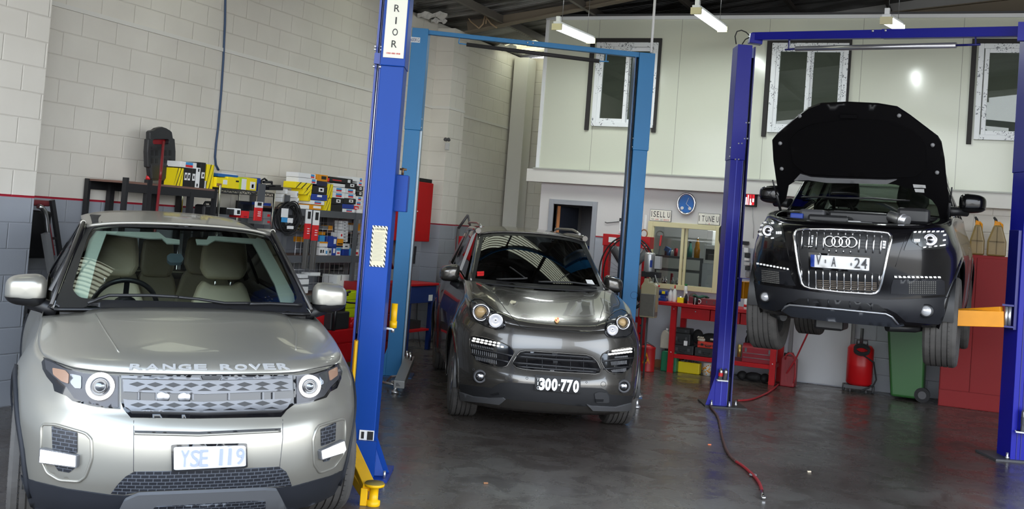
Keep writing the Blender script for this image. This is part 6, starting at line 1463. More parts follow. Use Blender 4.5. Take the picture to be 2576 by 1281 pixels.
mb = MB(); mb.lathe([(0,0),(0.034,0),(0.036,0.02),(0.02,0.03),(0.016,0.09),(0.05,0.10),(0.05,0.115),(0,0.115)],pdd,(0,0,1),20); mb.build('arm_pad',MATS['zinc'],L2)
for k,(x,y) in enumerate(((1024,893),(1032,897))): mb = MB(); q = onZ(x,y+10,0.26); mb.cyl(q,q+Vector((0,0,0.08)),0.017,12); mb.build('pivot_pin',MATS['chrome'],L2)
mb = MB(); q = onZ(975,958,0.04); mb.tube([q,onZ(985,948,0.12),onZ(1010,946,0.16)],0.012,8); mb.tube([onZ(962,962,0.03),onZ(992,968,0.03)],0.012,8); mb.build('arm_guard',MATS['zinc'],L2)
q = onZ(1601,1027,0.0); mb = MB(); mb.lathe([(0,0),(0.036,0),(0.038,0.02),(0.02,0.03),(0.016,0.10),(0.05,0.11),(0.05,0.125),(0,0.125)],q,(0,0,1),20); mb.build('arm_pad',MATS['zinc'],L2)
mb = MB(); mb.bar(q+Vector((0,0,0.13)),q+Vector((0,0,0.13))+_F0*0.4+_R0*0.04,0.07,0.03); mb.build('lift_arm',MATS['dark_grey'],L2)
mb = MB(); mb.cyl(ob+_R0*(fb[1]+0.06)-_F0*0.02,ob+_R0*(fb[1]+0.06)-_F0*0.02+Vector((0,0,0.07)),0.012,8); mb.build('anchor_bolt',MATS['zinc'],L2)
mb = MB(); q = onV(1595,743,ob); mb.lathe([(0.034,0.0),(0.036,0.002),(0.038,0.0)],q-_F0*0.003,-_F0,28); mb.build('access_plug',cyd,L2)
# ---- dark blue hoist carrying the black SUV
db = MATS['blue_deep']; dbd = mat('blue_deep_dark',C8(16,20,110),0.35)
oa = onZ(1825,1026); ob = onZ(2562,1162)
L3 = thing('vehicle_hoist','dark blue two-post hoist holding up the black SUV','hoist',(oa+ob)/2)
fa = ((onV(1817.4,700,oa)-oa).dot(_R0),(onV(1850,700,oa)-oa).dot(_R0)); xc = (onV(1863,700,oa)-oa).dot(_R0); zta = onV(1865,112,oa).z; zsa = onV(1852,402,oa).z
hoist_post(L3,oa,_R0,_F0,fa,(fa[1],xc),zta,zsa,db,dbd,0.012,chan_side=1)
mb = MB(); xm_ = (fa[0]+fa[1])/2; obox(mb,oa,_R0,_F0,(xm_-0.004,-0.004,0.02),(xm_+0.002,0.001,zsa)); obox(mb,oa,_R0,_F0,(fa[1]-0.006,-0.004,0.02),(fa[1]-0.001,0.001,zsa)); mb.build('column_fold',mat('edge_blue',C8(80,90,205),0.4),L3)
fb = ((onV(2541,1150,ob)-ob).dot(_R0),(onV(2541,1150,ob)-ob).dot(_R0)+0.22)
ztb = onV(2572,75,ob).z; zsb = onV(2560,430,ob).z
hoist_post(L3,ob,_R0,_F0,fb,None,ztb,zsb,db,dbd,0.012)
mb = MB(); obox(mb,ob,_R0,_F0,(fb[0]+0.045,-0.004,0.02),(fb[0]+0.052,0.001,zsb)); obox(mb,ob,_R0,_F0,(fb[0]+0.08,-0.004,0.02),(fb[0]+0.087,0.001,zsb)); mb.build('column_fold',dbd,L3)
print('hoist3',oa,ob,fa,fb,zta,ztb)
# beam
pa = oa+_R0*(fa[1]+0.03)+_F0*0.08; pa.z = onV(1893,92,pa).z; pb = ob+_R0*(fb[0]+0.05)+_F0*0.08; pb.z = onV(2565,76,pb).z
mb = MB(); mb.bar(pa,pa.lerp(pb,0.55),0.07,0.078); mb.build('cross_beam',db,L3,bevel=0.003); mb = MB(); mb.bar(pa.lerp(pb,0.5),pb,0.078,0.086); mb.build('cross_beam',db,L3,bevel=0.003)
mb = MB(); q = onV(1890,92,pa); mb.bar(q-_R0*0.02-Vector((0,0,0.02)),q+_R0*0.11-Vector((0,0,0.03)),0.1,0.10); mb.build('beam_bracket',db,L3,bevel=0.003)
mb = MB(); q = onV(1889,135,pa)-_F0*0.03; mb.cbox(q,(0.05,0.02,0.10)); mb.build('pulley_plate',mat('plate_blue_grey',C8(140,150,200),0.4),L3)
mb = MB(); q = onV(2566,85,pb)-_F0*0.1; mb.cbox(q,(0.12,0.06,0.16)); mb.build('beam_bracket',db,L3)
for x,y in ((2192,80),(2224,79),(1886,98),(2574,74)): mb = MB(); q = on_beam(x,y,pa,pb)-_F0*0.045; mb.ell(q,(0.013,0.013,0.013),8,6); mb.build('bolt',MATS['zinc'],L3)
q0,q1 = on_beam(2002,123,pa,pb),on_beam(2406,114,pa,pb); mb = MB(); mb.cyl(q0,q1,0.026,16); mb.build('height_bar',mat('silver_wrap',C8(190,190,195),0.3,0.8),L3,label='silver-wrapped height bar')
mb = MB(); mb.cyl(on_beam(1975,125,pa,pb),q0,0.010,8); mb.cyl(q1,on_beam(2466,112,pa,pb),0.010,8); mb.bar(on_beam(1986,98,pa,pb),on_beam(1984,127,pa,pb),0.02,0.01); mb.bar(on_beam(2454,84,pa,pb),on_beam(2455,112,pa,pb),0.02,0.01); mb.build('bar_hanger',dbd,L3)
for pts in ([(1851,112),(1848,92),(1853,80),(1864,77),(1876,82),(1884,90)],[(1866,112),(1874,100),(1884,95)]): mb = MB(); mb.tube([onV(x,y,pa)-_F0*0.02 for x,y in pts],0.006,8); mb.build('hydraulic_hose',MATS['black_rubber'],L3)
for x,y in ((1877,309),(1884,309),(1873,349),(1880,349),(1858,361),(1866,361),(1850,401),(1858,401)): mb = MB(); q = onV(x,y,oa)-_F0*0.004; mb.lathe([(0,0.006),(0.008,0.004),(0.010,0)],q,-_F0,10); mb.build('bolt',MATS['zinc'],L3)
# feet
mb = MB(); P_ = [oa+_R0*fa[0]+Vector((0,0,0.32)),oa+_R0*(fa[0]-0.085)+Vector((0,0,0.012)),oa+_R0*fa[0]+Vector((0,0,0.012))]; mb.prism(P_,_F0*0.012); mb.build('gusset',db,L3)
mb = MB(); obox(mb,oa,_R0,_F0,(fa[0]-0.10,-0.07,0),(xc+0.14,0.36,0.016)); mb.build('base_plate',MATS['black_plastic'],L3); mb = MB(); obox(mb,ob,_R0,_F0,(fb[0]-0.14,-0.05,0),(fb[1]+0.1,0.36,0.016)); mb.build('base_plate',MATS['dark_grey'],L3)
for q in (oa+_R0*(fa[0]-0.03)-_F0*0.03,oa+_R0*(xc-0.035)-_F0*0.04,oa+_R0*(xc+0.05)+_F0*0.06,ob+_R0*(fb[0]-0.025)-_F0*0.0): mb = MB(); mb.cyl(q,q+Vector((0,0,0.07)),0.010,8); mb.cyl(q+Vector((0,0,0.02)),q+Vector((0,0,0.035)),0.018,6); mb.build('anchor_bolt',MATS['zinc'],L3)
# carriages and arms
oy = MATS['orange_yellow']
za = onV(2535,800,ob).z
mb = MB(); obox(mb,ob,_R0,_F0,(fb[0]-0.03,0.02,za-0.10),(fb[0]+0.0,0.2,za+0.75)); mb.build('carriage',dbd,L3,bevel=0.003)
pA = onV(2524,803,ob)+_F0*0.02; pB = onV(2412,804,ob); pB = CO+ray(2414,804)*((ob-CO).dot(_F0)*1.0/ray(2414,804).dot(_F0))+_F0*0.0
mb = MB(); mb.bar(pA,pB-_R0*0.15+_F0*0.1,0.10,0.135); mb.build('lift_arm',oy,L3,bevel=0.004)
q = onV(2480,783,ob); mb = MB(); mb.bar(onV(2520,782,ob)+Vector((0,0,0.01)),onV(2445,790,ob)+_F0*0.25,0.07,0.05); mb.build('lift_arm',oy,L3,bevel=0.004)
for x,y in ((2528,795),(2537,795)): mb = MB(); q = onV(x,y,ob)-_F0*0.02; mb.cyl(q-Vector((0,0,0.08)),q+Vector((0,0,0.08)),0.014,12); mb.build('pivot_pin',MATS['zinc'],L3)
mb = MB(); q = onV(2536,768,ob); mb.cbox(q,(0.09,0.09,0.015)); mb.cbox(onV(2538,822,ob),(0.08,0.09,0.015)); mb.build('arm_bracket',dbd,L3)
mb = MB(); q = onV(1876,732,oa)+_F0*0.12; mb.bar(q-_R0*0.04,q+_R0*0.16+_F0*0.25,0.10,0.17); mb.build('lift_arm',oy,L3,bevel=0.005)
mb = MB(); obox(mb,oa,_R0,_F0,(xc,0.02,onV(1866,760,oa).z),(xc+0.02,0.18,onV(1866,700,oa).z)); mb.build('carriage',dbd,L3)
mb = MB(); q = onV(1880,702,oa); mb.cbox(q+_F0*0.08,(0.14,0.12,0.012)); mb.build('arm_bracket',dbd,L3)
# spray cans clipped to the posts
def can(o3,r_,h,mt,label,tilt=0.0):
 e = thing('spray_can',label,'spray can',o3); e.rotation_euler = (0,tilt,0)
 mb = MB(); mb.lathe([(0,0),(r_,0.0),(r_,h*0.8),(r_*0.8,h*0.88),(r_*0.35,h*0.9),(r_*0.35,h),(0,h)],(0,0,0),(0,0,1),18); mb.build('can_body',mt,e,local=True); mb = MB(); mb.lathe([(r_*1.02,h*0.3),(r_*1.02,h*0.6)],(0,0,0),(0,0,1),18); mb.build('can_band',MATS['red_card'] if 'red' in label else MATS['dark_grey'],e,local=True)
 return e
br = onV(1816,954,oa); mb = MB(); obox(mb,oa,_R0,_F0,((onV(1801,954,oa)-oa).dot(_R0),-0.09,br.z-0.012),((onV(1828,954,oa)-oa).dot(_R0),-0.008,br.z)); mb.build('can_shelf',MATS['white_card'],L3)
for x,lb in ((1809,'silver pad stub with red band standing left on the dark blue post bracket'),(1821,'dark silver stub standing right on the dark blue post bracket')):
 q = onV(x,953,oa)-_F0*0.05; q.z = br.z; can(q,0.022,0.115,mat('can_silver',C8(150,148,148),0.3,0.8),lb.replace('pad stub','can').replace('stub','can'),0.06)
q = onV(2568,1083,ob)-_F0*0.05; mb = MB(); mb.cbox(q+Vector((0,0,-0.006)),(0.12,0.10,0.01)); mb.bar(q+Vector((0,0,-0.006)),q+_F0*0.06+Vector((0,0,-0.006)),0.1,0.01); mb.build('can_shelf',MATS['white_card'],L3); can(q,0.026,0.20,MATS['can_silver'],'silver can on the white bracket at the right hoist post')
# === things along the left wall
def zX(px,py,X): return onX(px,py,X).z
def yX(px,py,X): return onX(px,py,X).y
def rectX(p,X):
 l,t,r,b = p; cx,cy = (l+r)/2,(t+b)/2
 return yX(l,cy,X),yX(r,cy,X),zX(cx,b,X),zX(cx,t,X)
GRP = {}
def cartonX(name,label,cat,p,X,depth,mt,marks=(),base=None,group=None,bevel=0.003,z1=None,side=False):
 """box whose long face looks into the room; p = its pixel rectangle on the plane X; marks = printed areas (fractions)"""
 y0,y1,z0,zt = rectX(p,X)
 if side: y0 = min(yX(p[0],(p[1]+p[3])/2,X-depth),y1-0.04)
 if base is not None: zt = zt if z1 is None else z1; z0 = base
 if zt-z0 < 0.01: zt = z0+0.02
 mb = MB(); mb.box((X-depth,y0,z0),(X,y1,zt)); par = mb.build(name,mt,None,bevel=min(bevel,(zt-z0)*0.2),label=label,cat=cat,group=group)
 for k,(a,b_,c,d,m_) in enumerate(marks):
  mb = MB(); mb.box((X,y0+(y1-y0)*a,z0+(zt-z0)*b_),(X+0.0015,y0+(y1-y0)*c,z0+(zt-z0)*d)); mb.build('print',m_,par)
 return par
def stripes(par_rect,X,par,n=4,mt=None,slope=1.0,w=0.1):
 y0,y1,z0,z1 = par_rect; mt = mt or MATS['black_card']; L_ = y1-y0; H_ = z1-z0
 mb = MB()
 for k in range(n):
  c = y0+L_*(k+0.5)/n; hw_ = L_/n*w; dy = min(L_/n*0.45,H_*0.5)*slope
  ys_ = [c-dy-hw_,c-dy+hw_,c+dy+hw_,c+dy-hw_]; ys_ = [min(max(v,y0),y1) for v in ys_]
  mb.prism([(X+0.001,ys_[0],z0),(X+0.001,ys_[1],z0),(X+0.001,ys_[2],z1),(X+0.001,ys_[3],z1)],(0.001,0,0))
 return mb.build('stripe_print',mt,par)
bk,wc,bc,rc,yc_ = MATS['black_card'],MATS['white_card'],MATS['blue_card'],MATS['red_card'],MATS['yellow_box']
# ---- black shelf unit
X1 = -6.80; S1 = zX(430,466,X1); ya,yb = yX(317,470,X1),yX(541,490,X1)
rk = thing('shelf_unit','low black steel shelf unit behind the champagne SUV roof','shelf',(X1,(ya+yb)/2,0))
mb = MB(); mb.box((XW+0.01,ya,S1-0.018),(X1,yb,S1)); mb.build('shelf_board',mat('shelf_ply',C8(120,90,78),0.6),rk)
mb = MB(); mb.box((X1-0.02,ya,S1-0.09),(X1+0.004,yb,S1-0.018)); mb.box((XW+0.01,ya,S1-0.09),(XW+0.03,yb,S1-0.018)); mb.build('shelf_beam',MATS['rack_black'],rk)
mb = MB(); mb.box((XW+0.01,ya,0.75),(X1,yb,0.77)); mb.build('shelf_board',MATS['shelf_ply'],rk)
for x,y,w_ in ((317,480,0.03),(374,485,0.055),(481,505,0.05),(541,500,0.03)):
 yy = yX(x,y,X1); top = S1+0.03 if x < 400 else (S1-0.05 if x < 500 else S1+0.0)
 for xx in (X1-0.02,XW+0.03): mb = MB(); mb.box((xx-0.015,yy-w_/2,0),(xx+0.03,yy+w_/2,top if xx > -7.1 else S1)); mb.build('post',MATS['rack_black'],rk)
g1 = 'boxes standing on the low black shelf'
y_ = cartonX('carton','yellow box with black diagonal stripes next to the black creeper board','box',(413,421,461,470),X1-0.03,0.17,yc_,base=S1,group=g1,side=True); stripes(rectX((438,421,461,470),X1-0.03),X1-0.03,y_,3,slope=1.6)
cartonX('carton','black box with two white gauge pictures under the flat white box','box',(461,423,481,471),X1-0.03,0.26,bk,((0.15,0.35,0.45,0.75,wc),(0.55,0.35,0.85,0.75,wc),(0.22,0.45,0.38,0.65,bk),(0.62,0.45,0.78,0.65,bk)),S1,g1)
cartonX('carton','black box with one white gauge picture','box',(481.5,424,492,472),X1-0.03,0.26,bk,((0.2,0.35,0.85,0.72,wc),(0.4,0.45,0.65,0.62,bk)),S1,g1)
cartonX('carton','narrow upright white box between black boxes','box',(492.5,422,503,472),X1-0.03,0.26,wc,((0.3,0.05,0.6,0.2,bk),(0.4,0.8,0.7,0.95,bk)),S1,g1)
zt1 = zX(475,423,X1-0.03)+0.001
cartonX('carton','flat white box with blue and red label lying on the black boxes','box',(455,408,495,422),X1-0.03,0.2,wc,((0.3,0.1,0.75,0.5,rc),(0.3,0.5,0.75,0.95,MATS['lightblue_card'])),zt1,g1)
cartonX('carton','tall black box with a small white picture','box',(503.5,409,516,474),X1-0.03,0.26,bk,((0.25,0.38,0.85,0.62,wc),(0.45,0.45,0.7,0.56,bk)),S1,g1)
y_ = cartonX('carton','tall yellow box with black stripes at the right end of the black shelf','box',(519,414,537,476),X1-0.03,0.26,yc_,base=S1,group=g1); stripes(rectX((519,414,537,476),X1-0.03),X1-0.03,y_,2,slope=1.3)
mb = MB(); q = rectX((516,455,519.5,475),X1-0.03); mb.box((X1-0.2,q[0],S1),(X1-0.03,q[1],q[3])); mb.build('carton',wc,None,label='small white box squeezed beside the tall yellow box',cat='box',group=g1)
# ---- mechanic's creeper board standing on the shelf against the wall
XC = -6.99; P_ = [(330,140),(345,125),(380,118),(410,95),(465,82),(510,97),(550,122),(568,140),(578,205),(598,213),(608,350),(605,510),(582,515),(580,640),(565,658),(355,660),(342,640),(330,522),(308,515),(303,350),(313,215),(330,210)]
cz = lambda x,y,X=XC: onX(300+x/4.27,300+y/4.27,X)
cr = thing('creeper_board','black plastic mechanic creeper board leaning on the wall above the black shelf','creeper',cz(455,655))
hole = [(378,217),(525,217),(538,232),(538,255),(525,270),(378,270),(364,255),(364,232)]
def slabX(P,X,th,hole=None,f=cz):
 vs = [Vector(p) for p in P]; ed = [(i,(i+1) % len(P)) for i in range(len(P))]
 if hole: o_ = len(vs); vs += [Vector(p) for p in hole]; ed += [(o_+i,o_+(i+1) % len(hole)) for i in range(len(hole))]
 V,E_,Fc,*_ = delaunay_2d_cdt(vs,ed,[],0,1e-4); tri = []
 for q in Fc:
  c = sum((V[i] for i in q),Vector((0,0)))/len(q)
  if inside((c.x,c.y),P) and not (hole and inside((c.x,c.y),hole)): tri.append(tuple(q))
 a = [f(v.x,v.y,X) for v in V]; b_ = [p+Vector((-th,0,0)) for p in a]; n_ = len(a)
 cnt = {(t[k],t[(k+1) % len(t)]) for t in tri for k in range(len(t))}
 mb = MB(); mb.add(a+b_,tri+[tuple(i+n_ for i in t[::-1]) for t in tri]+[(x,y,y+n_,x+n_) for (x,y) in cnt if (y,x) not in cnt],False); return mb
slabX(P_,XC,0.05,hole).build('board',mat('creeper_black',C8(44,44,46),0.4),cr,bevel=0.006)
slabX([(350,205),(550,205),(550,282),(350,282)],XC-0.051,0.01).build('handle_recess',MATS['red_dark'],cr)
for x0 in (345,392,488,538):
 for ya_,yb_ in ((332,392),(424,474)): slabX([(x0,ya_),(x0+22,ya_),(x0+24,yb_),(x0-2+2,yb_)],XC+0.003,0.006).build('slot',bk,cr)
slabX([(360,290),(550,290),(556,318),(352,318)],XC+0.008,0.01).build('rib',MATS['creeper_black'],cr); slabX([(352,400),(556,400),(560,418),(350,418)],XC+0.008,0.01).build('rib',MATS['creeper_black'],cr); slabX([(345,490),(572,490),(570,640),(352,640)],XC+0.01,0.012).build('pad',MATS['creeper_black'],cr,bevel=0.004)
mb = MB(); mb.tube([cz(476,240,XC+0.02),cz(470,300,XC+0.03),cz(450,540,XC+0.245),cz(440,640,XC+0.25)],0.013,8); a_ = cz(440,640,XC+0.25); mb.cyl(a_,(a_.x,a_.y-0.03,0.78),0.013,8); mb.build('pole',mat('pole_red',C8(120,35,40),0.4),None,label='long dark red pole standing in front of the creeper board',cat='pole')
mb = MB(); mb.tube([cz(338,545,XC-0.06),cz(318,600,XC-0.05),cz(305,650,XC-0.03)],0.02,8); mb.build('grip',rc,cr)
# ---- blue cable down the wall
pts = [(567,0),(566,60),(562,150),(556,240),(549,320),(544,360),(541,395),(543,415),(550,428)]
mb = MB(); mb.tube([onX(*onX_px,XW+0.012) for onX_px in [(567,-60)]+pts],0.011,8); mb.build('wall_cable',mat('cable_blue',C8(45,70,105),0.5),None,label='dark blue cable running down the white block wall',cat='cable')
# ---- chrome wire shelf
X2 = -6.78; S2 = zX(620,478,X2); y0,y1 = yX(553,480,X2),yX(690,490,X2)
ws_ = thing('wire_shelf','chrome and black wire shelving beside the low black shelf','shelf',(X2,(y0+y1)/2,0))
for yy in (y0,y1):
 for xx in (X2,XW+0.05): mb = MB(); mb.cyl((xx,yy,0),(xx,yy,S2+0.02 if yy == y0 else S2-0.01),0.0125,12); mb.build('post',MATS['chrome'],ws_)
for z in (S2,S2-0.42,S2-0.84):
 mb = MB();
 for k in range(int((y1-y0)/0.035)+1): mb.cyl((XW+0.05,y0+k*0.035,z-0.006),(X2,y0+k*0.035,z-0.006),0.0025,4)
 for dz in (-0.012,-0.045):
  for xx in (X2,XW+0.05): mb.cyl((xx,y0,z+dz),(xx,y1,z+dz),0.004,6)
 n_ = int((y1-y0)/0.04)
 for k in range(n_): mb.cyl((X2,y0+k*0.04,z-0.012-0.033*(k % 2)),(X2,y0+(k+1)*0.04,z-0.012-0.033*((k+1) % 2)),0.003,4)
 mb.build('wire_deck',MATS['rack_black'],ws_)
g2 = 'things on the top wire shelf'
y_ = cartonX('carton','long yellow box with brown printed animal shapes on the wire shelf','box',(544,447,572,472),X2-0.02,0.3,yc_,((0.05,0.1,0.5,0.4,MATS['brown']),(0.6,0.35,0.98,0.8,wc)),S2,g2)
cartonX('carton','plain yellow box next to the lime-labelled box','box',(572,446,602,472),X2-0.02,0.3,yc_,((0.7,0.6,0.95,0.75,bk),),S2,g2)
cartonX('carton','lime green box with a white gauge label','box',(602.5,447,620,471),X2-0.02,0.28,MATS['lime'],((0.3,0.0,0.98,0.9,wc),),S2,g2)
cartonX('carton','yellow box with a white label beside a dark blue box','box',(620.5,448,646,474),X2-0.02,0.28,yc_,((0.35,0.1,0.85,0.7,wc),(0.5,0.2,0.7,0.5,bk)),S2,g2)
cartonX('carton','small dark blue box at the right of the yellow boxes','box',(647,448,655,474),X2-0.02,0.26,bc,(),S2,g2)
zt2 = zX(560,446,X2-0.02)+0.004
q = rectX((540,428,590,440),X2-0.1); mb = MB(); mb.box((X2-0.28,q[0],zt2),(X2-0.05,q[1],zt2+0.03)); mb.build('folder',mat('folder_blue',C8(20,95,170),0.5),None,bevel=0.003,label='flat blue folder lying on the yellow boxes',cat='folder',group=g2)
q = rectX((550,424,588,430),X2-0.12); mb = MB(); mb.box((X2-0.26,q[0],zt2+0.031),(X2-0.08,q[1],zt2+0.042)); mb.build('paper',wc,None,label='white sheet lying on the blue folder',cat='paper',group=g2)
mb = MB(); q = lambda x,y: onX(640+x/7.12,440+y/7.12,X2-0.06); mb.tube([q(120,210),q(125,100),q(180,68),(q(230,110))],0.010,8); mb.tube([q(160,130),q(310,130),q(318,190),q(200,205)],0.014,8); mb.bar(q(200,240),q(450,245),0.09,0.035); mb.bar(q(320,210),q(420,205),0.08,0.03); mb.build('camera_bracket',MATS['black_plastic'],None,label='tangle of black plastic clamps on the right end of the wire shelf',cat='clamp',group=g2)
g3 = 'things on the lower wire shelf'; S2b = S2-0.42
S2b = zX(600,552,X2)-0.03
q = lambda x,y,X=X2-0.1: onX(300+x/4.27,300+y/4.27,X)
jg = thing('oil_jug','black oil jug with handle under the low black shelf','jug',q(960,985)); mb = MB()
a,b_ = q(890,990),q(1040,900); mb.box((X2-0.2,a.y,a.z-0.35),(X2-0.08,b_.y,q(960,920).z)); mb.build('jug_body',MATS['black_plastic'],jg,bevel=0.02); mb = MB(); mb.tube([q(900,940,X2-0.14),q(925,893,X2-0.14),q(975,893,X2-0.14),q(980,930,X2-0.14)],0.012,8); mb.build('jug_handle',MATS['black_plastic'],jg)
cartonX('monitor','dark flat screen tilted on the wire shelf','screen',(598,506,634,532),X2-0.2,0.03,bk,((0.05,0.1,0.95,0.9,mat('screen_dark',C8(30,34,44),0.15)),),None,g3)
cartonX('carton','low black box with white edge on the lower wire shelf','box',(570,524,604,541),X2-0.02,0.25,bk,((0.0,0.85,1.0,1.0,wc),),None,g3)
cartonX('carton','small red box behind the champagne SUV roof','box',(608,531,627,549),X2+0.0,0.15,rc,((0.3,0.1,0.7,0.3,MATS['red_dark']),),None,g3)
cartonX('carton','small black and white box beside the red box','box',(594,526,606,542),X2+0.005,0.1,wc,((0.2,0.2,0.8,0.8,bk),),None,g3)
for t,(a,b_) in enumerate(((533,551),(551,566))): cartonX('carton','grey box with a red square label, %s of two' % ('upper' if t == 0 else 'lower'),'box',(663,a,682,b_-0.5),X2-0.02,0.2,MATS['mid_grey'],((0.5,0.3,0.85,0.65,rc),),None,'grey boxes with red labels')
cartonX('carton','small blue box above the grey boxes','box',(664,511,682,518),X2-0.05,0.2,bc,(),None,g3)
def wiper_pack(name,label,cxt,top,bot,X,w_px,split,tail=None):
 e = thing(name,label,'wiper blade pack',onX(cxt[0],bot,X),group='wiper blade packs')
 xa,xb = cxt; a = yX(xa,top+10,X); b_ = yX(xb,top+10,X); zt = zX((xa+xb)/2,top,X); zs_ = zX((xa+xb)/2,split,X); zb = zX((xa+xb)/2,bot,X)
 mb = MB(); mb.box((X-0.015,a,zs_),(X,b_,zt)); mb.build('pack_top',wc,e,bevel=0.003); mb = MB(); mb.box((X-0.016,a-0.004,zb),(X+0.001,b_-0.002,zs_)); mb.build('pack_front',rc,e,bevel=0.003)
 mb = MB(); mb.box((X,a+(b_-a)*0.25,zt-(zt-zs_)*0.65),(X+0.003,a+(b_-a)*0.75,zt-(zt-zs_)*0.12)); mb.build('pack_window',bk,e)
 for k in range(3): mb = MB(); z = zb+(zs_-zb)*(0.35+0.15*k); mb.box((X+0.001,a+(b_-a)*0.35,z),(X+0.003,a+(b_-a)*0.75,z+0.008)); mb.build('pack_print',wc,e)
 if tail:
  zt2_ = zX((xa+xb)/2,tail,X); mb = MB(); mb.box((X-0.012,a+0.006,zt2_),(X-0.002,b_-0.006,zb)); mb.build('pack_sleeve',mat('sleeve_grey',C8(92,90,88),0.35),e); mb = MB(); mb.box((X-0.002,a+(b_-a)*0.6,zt2_),(X+0.002,a+(b_-a)*0.72,zb)); mb.build('blade',MATS['steel'],e)
 return e
wiper_pack('wiper_pack','red and white wiper blade pack hanging at the wire shelf post',(643,662),508,556,X2+0.03,19,523)
mb = MB(); mb.box((X2+0.005,yX(650,500,X2+0.02),zX(655,512,X2+0.02)),(X2+0.02,yX(666,500,X2+0.02),zX(655,462,X2+0.02))); mb.build('steel_strip',MATS['rack_grey'],None,label='upright grey steel strip behind the first wiper pack',cat='strip')
# ---- grey rack with boxed parts
X3 = -6.80; zz = lambda x,y: (600+x/3.559,400+y/3.559)
ra,rb = yX(722,520,X3),yX(925,545,X3)+0.45
SA = zX(820,530,X3); SB = zX(820,644,X3); SC = zX(820,742,X3)
rk = thing('storage_rack','grey steel storage rack crowded with boxed parts on the left wall','rack',(X3,(ra+rb)/2,0))
rg = MATS['rack_grey']
for z in (SA,SB,SC):
 mb = MB(); mb.box((X3-0.03,ra,z-0.075),(X3,rb,z)); mb.box((XW+0.02,ra,z-0.075),(XW+0.05,rb,z)); mb.build('rack_beam',rg,rk); mb = MB(); mb.box((XW+0.02,ra,z-0.02),(X3-0.001,rb,z-0.001)); mb.build('rack_board',MATS['shelf_ply'],rk)
for yy in (ra,(ra+rb)/2+0.35,rb):
 for xx in (X3-0.02,XW+0.02): mb = MB(); mb.box((xx,yy-0.03,0),(xx+0.03,yy+0.03,SA+0.13 if yy == ra else SA)); mb.build('rack_post',rg,rk)
mb = MB(); XB_ = -6.90; gy0,gy1 = yX(745,600,XB_),yX(925,600,XB_)
for k in range(int((gy1-gy0)/0.1)): mb.cyl((XB_,gy0+0.1*k,SC+0.02),(XB_,gy0+0.1*k,SA-0.08),0.0025,4)
for k in range(13): z = SC+0.05+k*0.075; mb.cyl((XB_,gy0,z),(XB_,gy1,z),0.0022,4)
mb.build('wire_panel',MATS['zinc'],rk)
mid = zX(830,583,X3-0.2); mb = MB(); mb.box((XW+0.1,gy0,mid-0.012),(X3-0.2,gy1,mid)); mb.build('inner_shelf',MATS['shelf_ply'],rk)
g4 = 'boxed parts on top of the grey rack'
wl_ = ((0.72,0.15,0.92,0.45,rc),(0.72,0.45,0.92,0.9,MATS['lightblue_card'])); bl_ = ((0.4,0.3,0.75,0.85,wc),(0.5,0.45,0.65,0.7,bk)); cl_ = ((0.3,0.2,0.75,0.5,rc),(0.3,0.5,0.75,0.85,MATS['lightblue_card']))
TOP = [ # x0,y0,x1,y1 (zoom units), material, marks, label, bottom row?
 (425,122,692,164,wc,wl_,'topmost long white box with blue and red label'),(425,167,702,210,wc,wl_,'second long white box from the top of the pile'),
 (703,142,800,200,MATS['orange_yellow'],((0.4,0.3,0.85,0.8,bk),),'yellow orange box with black print on top of the pile'),(801,172,815,204,rc,(),'tiny red box wedged beside the yellow orange box'),
 (400,205,662,262,yc_,(),'S|long yellow box with slanted black stripes, highest of three'),(470,264,655,318,yc_,(),'S|yellow striped box, middle of three'),(538,320,645,375,yc_,(),'S|yellow striped box, lowest of three'),
 (705,203,795,245,mat('navy_card',C8(24,28,60),0.5),(),'dark navy box under the yellow orange box'),(665,247,795,315,bk,bl_,'black box with a white picture left of the tall yellow edge'),(652,318,795,371,bc,((0.35,0.55,0.65,0.9,wc),),'blue box with a white label in the middle of the pile'),
 (642,374,770,410,wc,cl_,'white box with coloured logo under the blue box'),(636,412,742,456,MATS['orange_yellow'],((0.3,0.3,0.95,0.8,MATS['white_card']),),'orange yellow box in the bottom row'),(556,412,634,440,wc,(),'thin white box in the bottom row'),
 (797,226,845,350,yc_,(),'S|upright yellow striped box, upper'),(775,352,828,464,yc_,(),'S|upright yellow striped box, lower'),
 (820,170,1022,214,bk,((0.1,0.3,0.5,0.5,rc),(0.78,0.2,0.9,0.8,wc)),'long black box with red lettering at the top right'),(1024,166,1112,204,wc,wl_,'white box at the top right corner, upper'),(1062,207,1115,243,wc,cl_,'white box at the top right corner, lower'),
 (960,217,1060,264,bk,bl_,'black box with picture below the long black box'),(848,222,955,252,wc,(),'white rolled packet below the long black box'),(845,255,948,299,wc,cl_,'white box with logo, upper left of the right pile'),(951,267,1048,309,wc,cl_,'white box with logo, upper right of the right pile'),
 (838,301,951,350,wc,cl_,'white box with logo, second row left'),(954,312,1050,354,wc,cl_,'white box with logo, second row right'),(1062,246,1116,289,bk,bl_,'black box with picture at the right edge, upper'),(1062,292,1112,334,bk,bl_,'black box with picture at the right edge, lower'),
 (830,353,940,408,bk,bl_,'black box with picture, third row left'),(946,357,1052,404,bk,bl_,'black box with picture, third row right'),(1054,338,1112,378,wc,cl_,'white box with logo at the right edge, upper'),(1036,381,1110,420,wc,cl_,'white box with logo at the right edge, lower'),
 (932,407,1034,446,bc,(),'flat blue box near the rack board'),(830,411,930,482,bk,(),'black zip case in the bottom row'),(1034,423,1077,455,rc,((0.2,0.3,0.8,0.6,wc),),'little red box near the rack board'),(932,449,1042,484,wc,cl_,'white box with logo lying on the rack board'),(1060,452,1106,476,wc,(),'small white box at the right end of the board')]
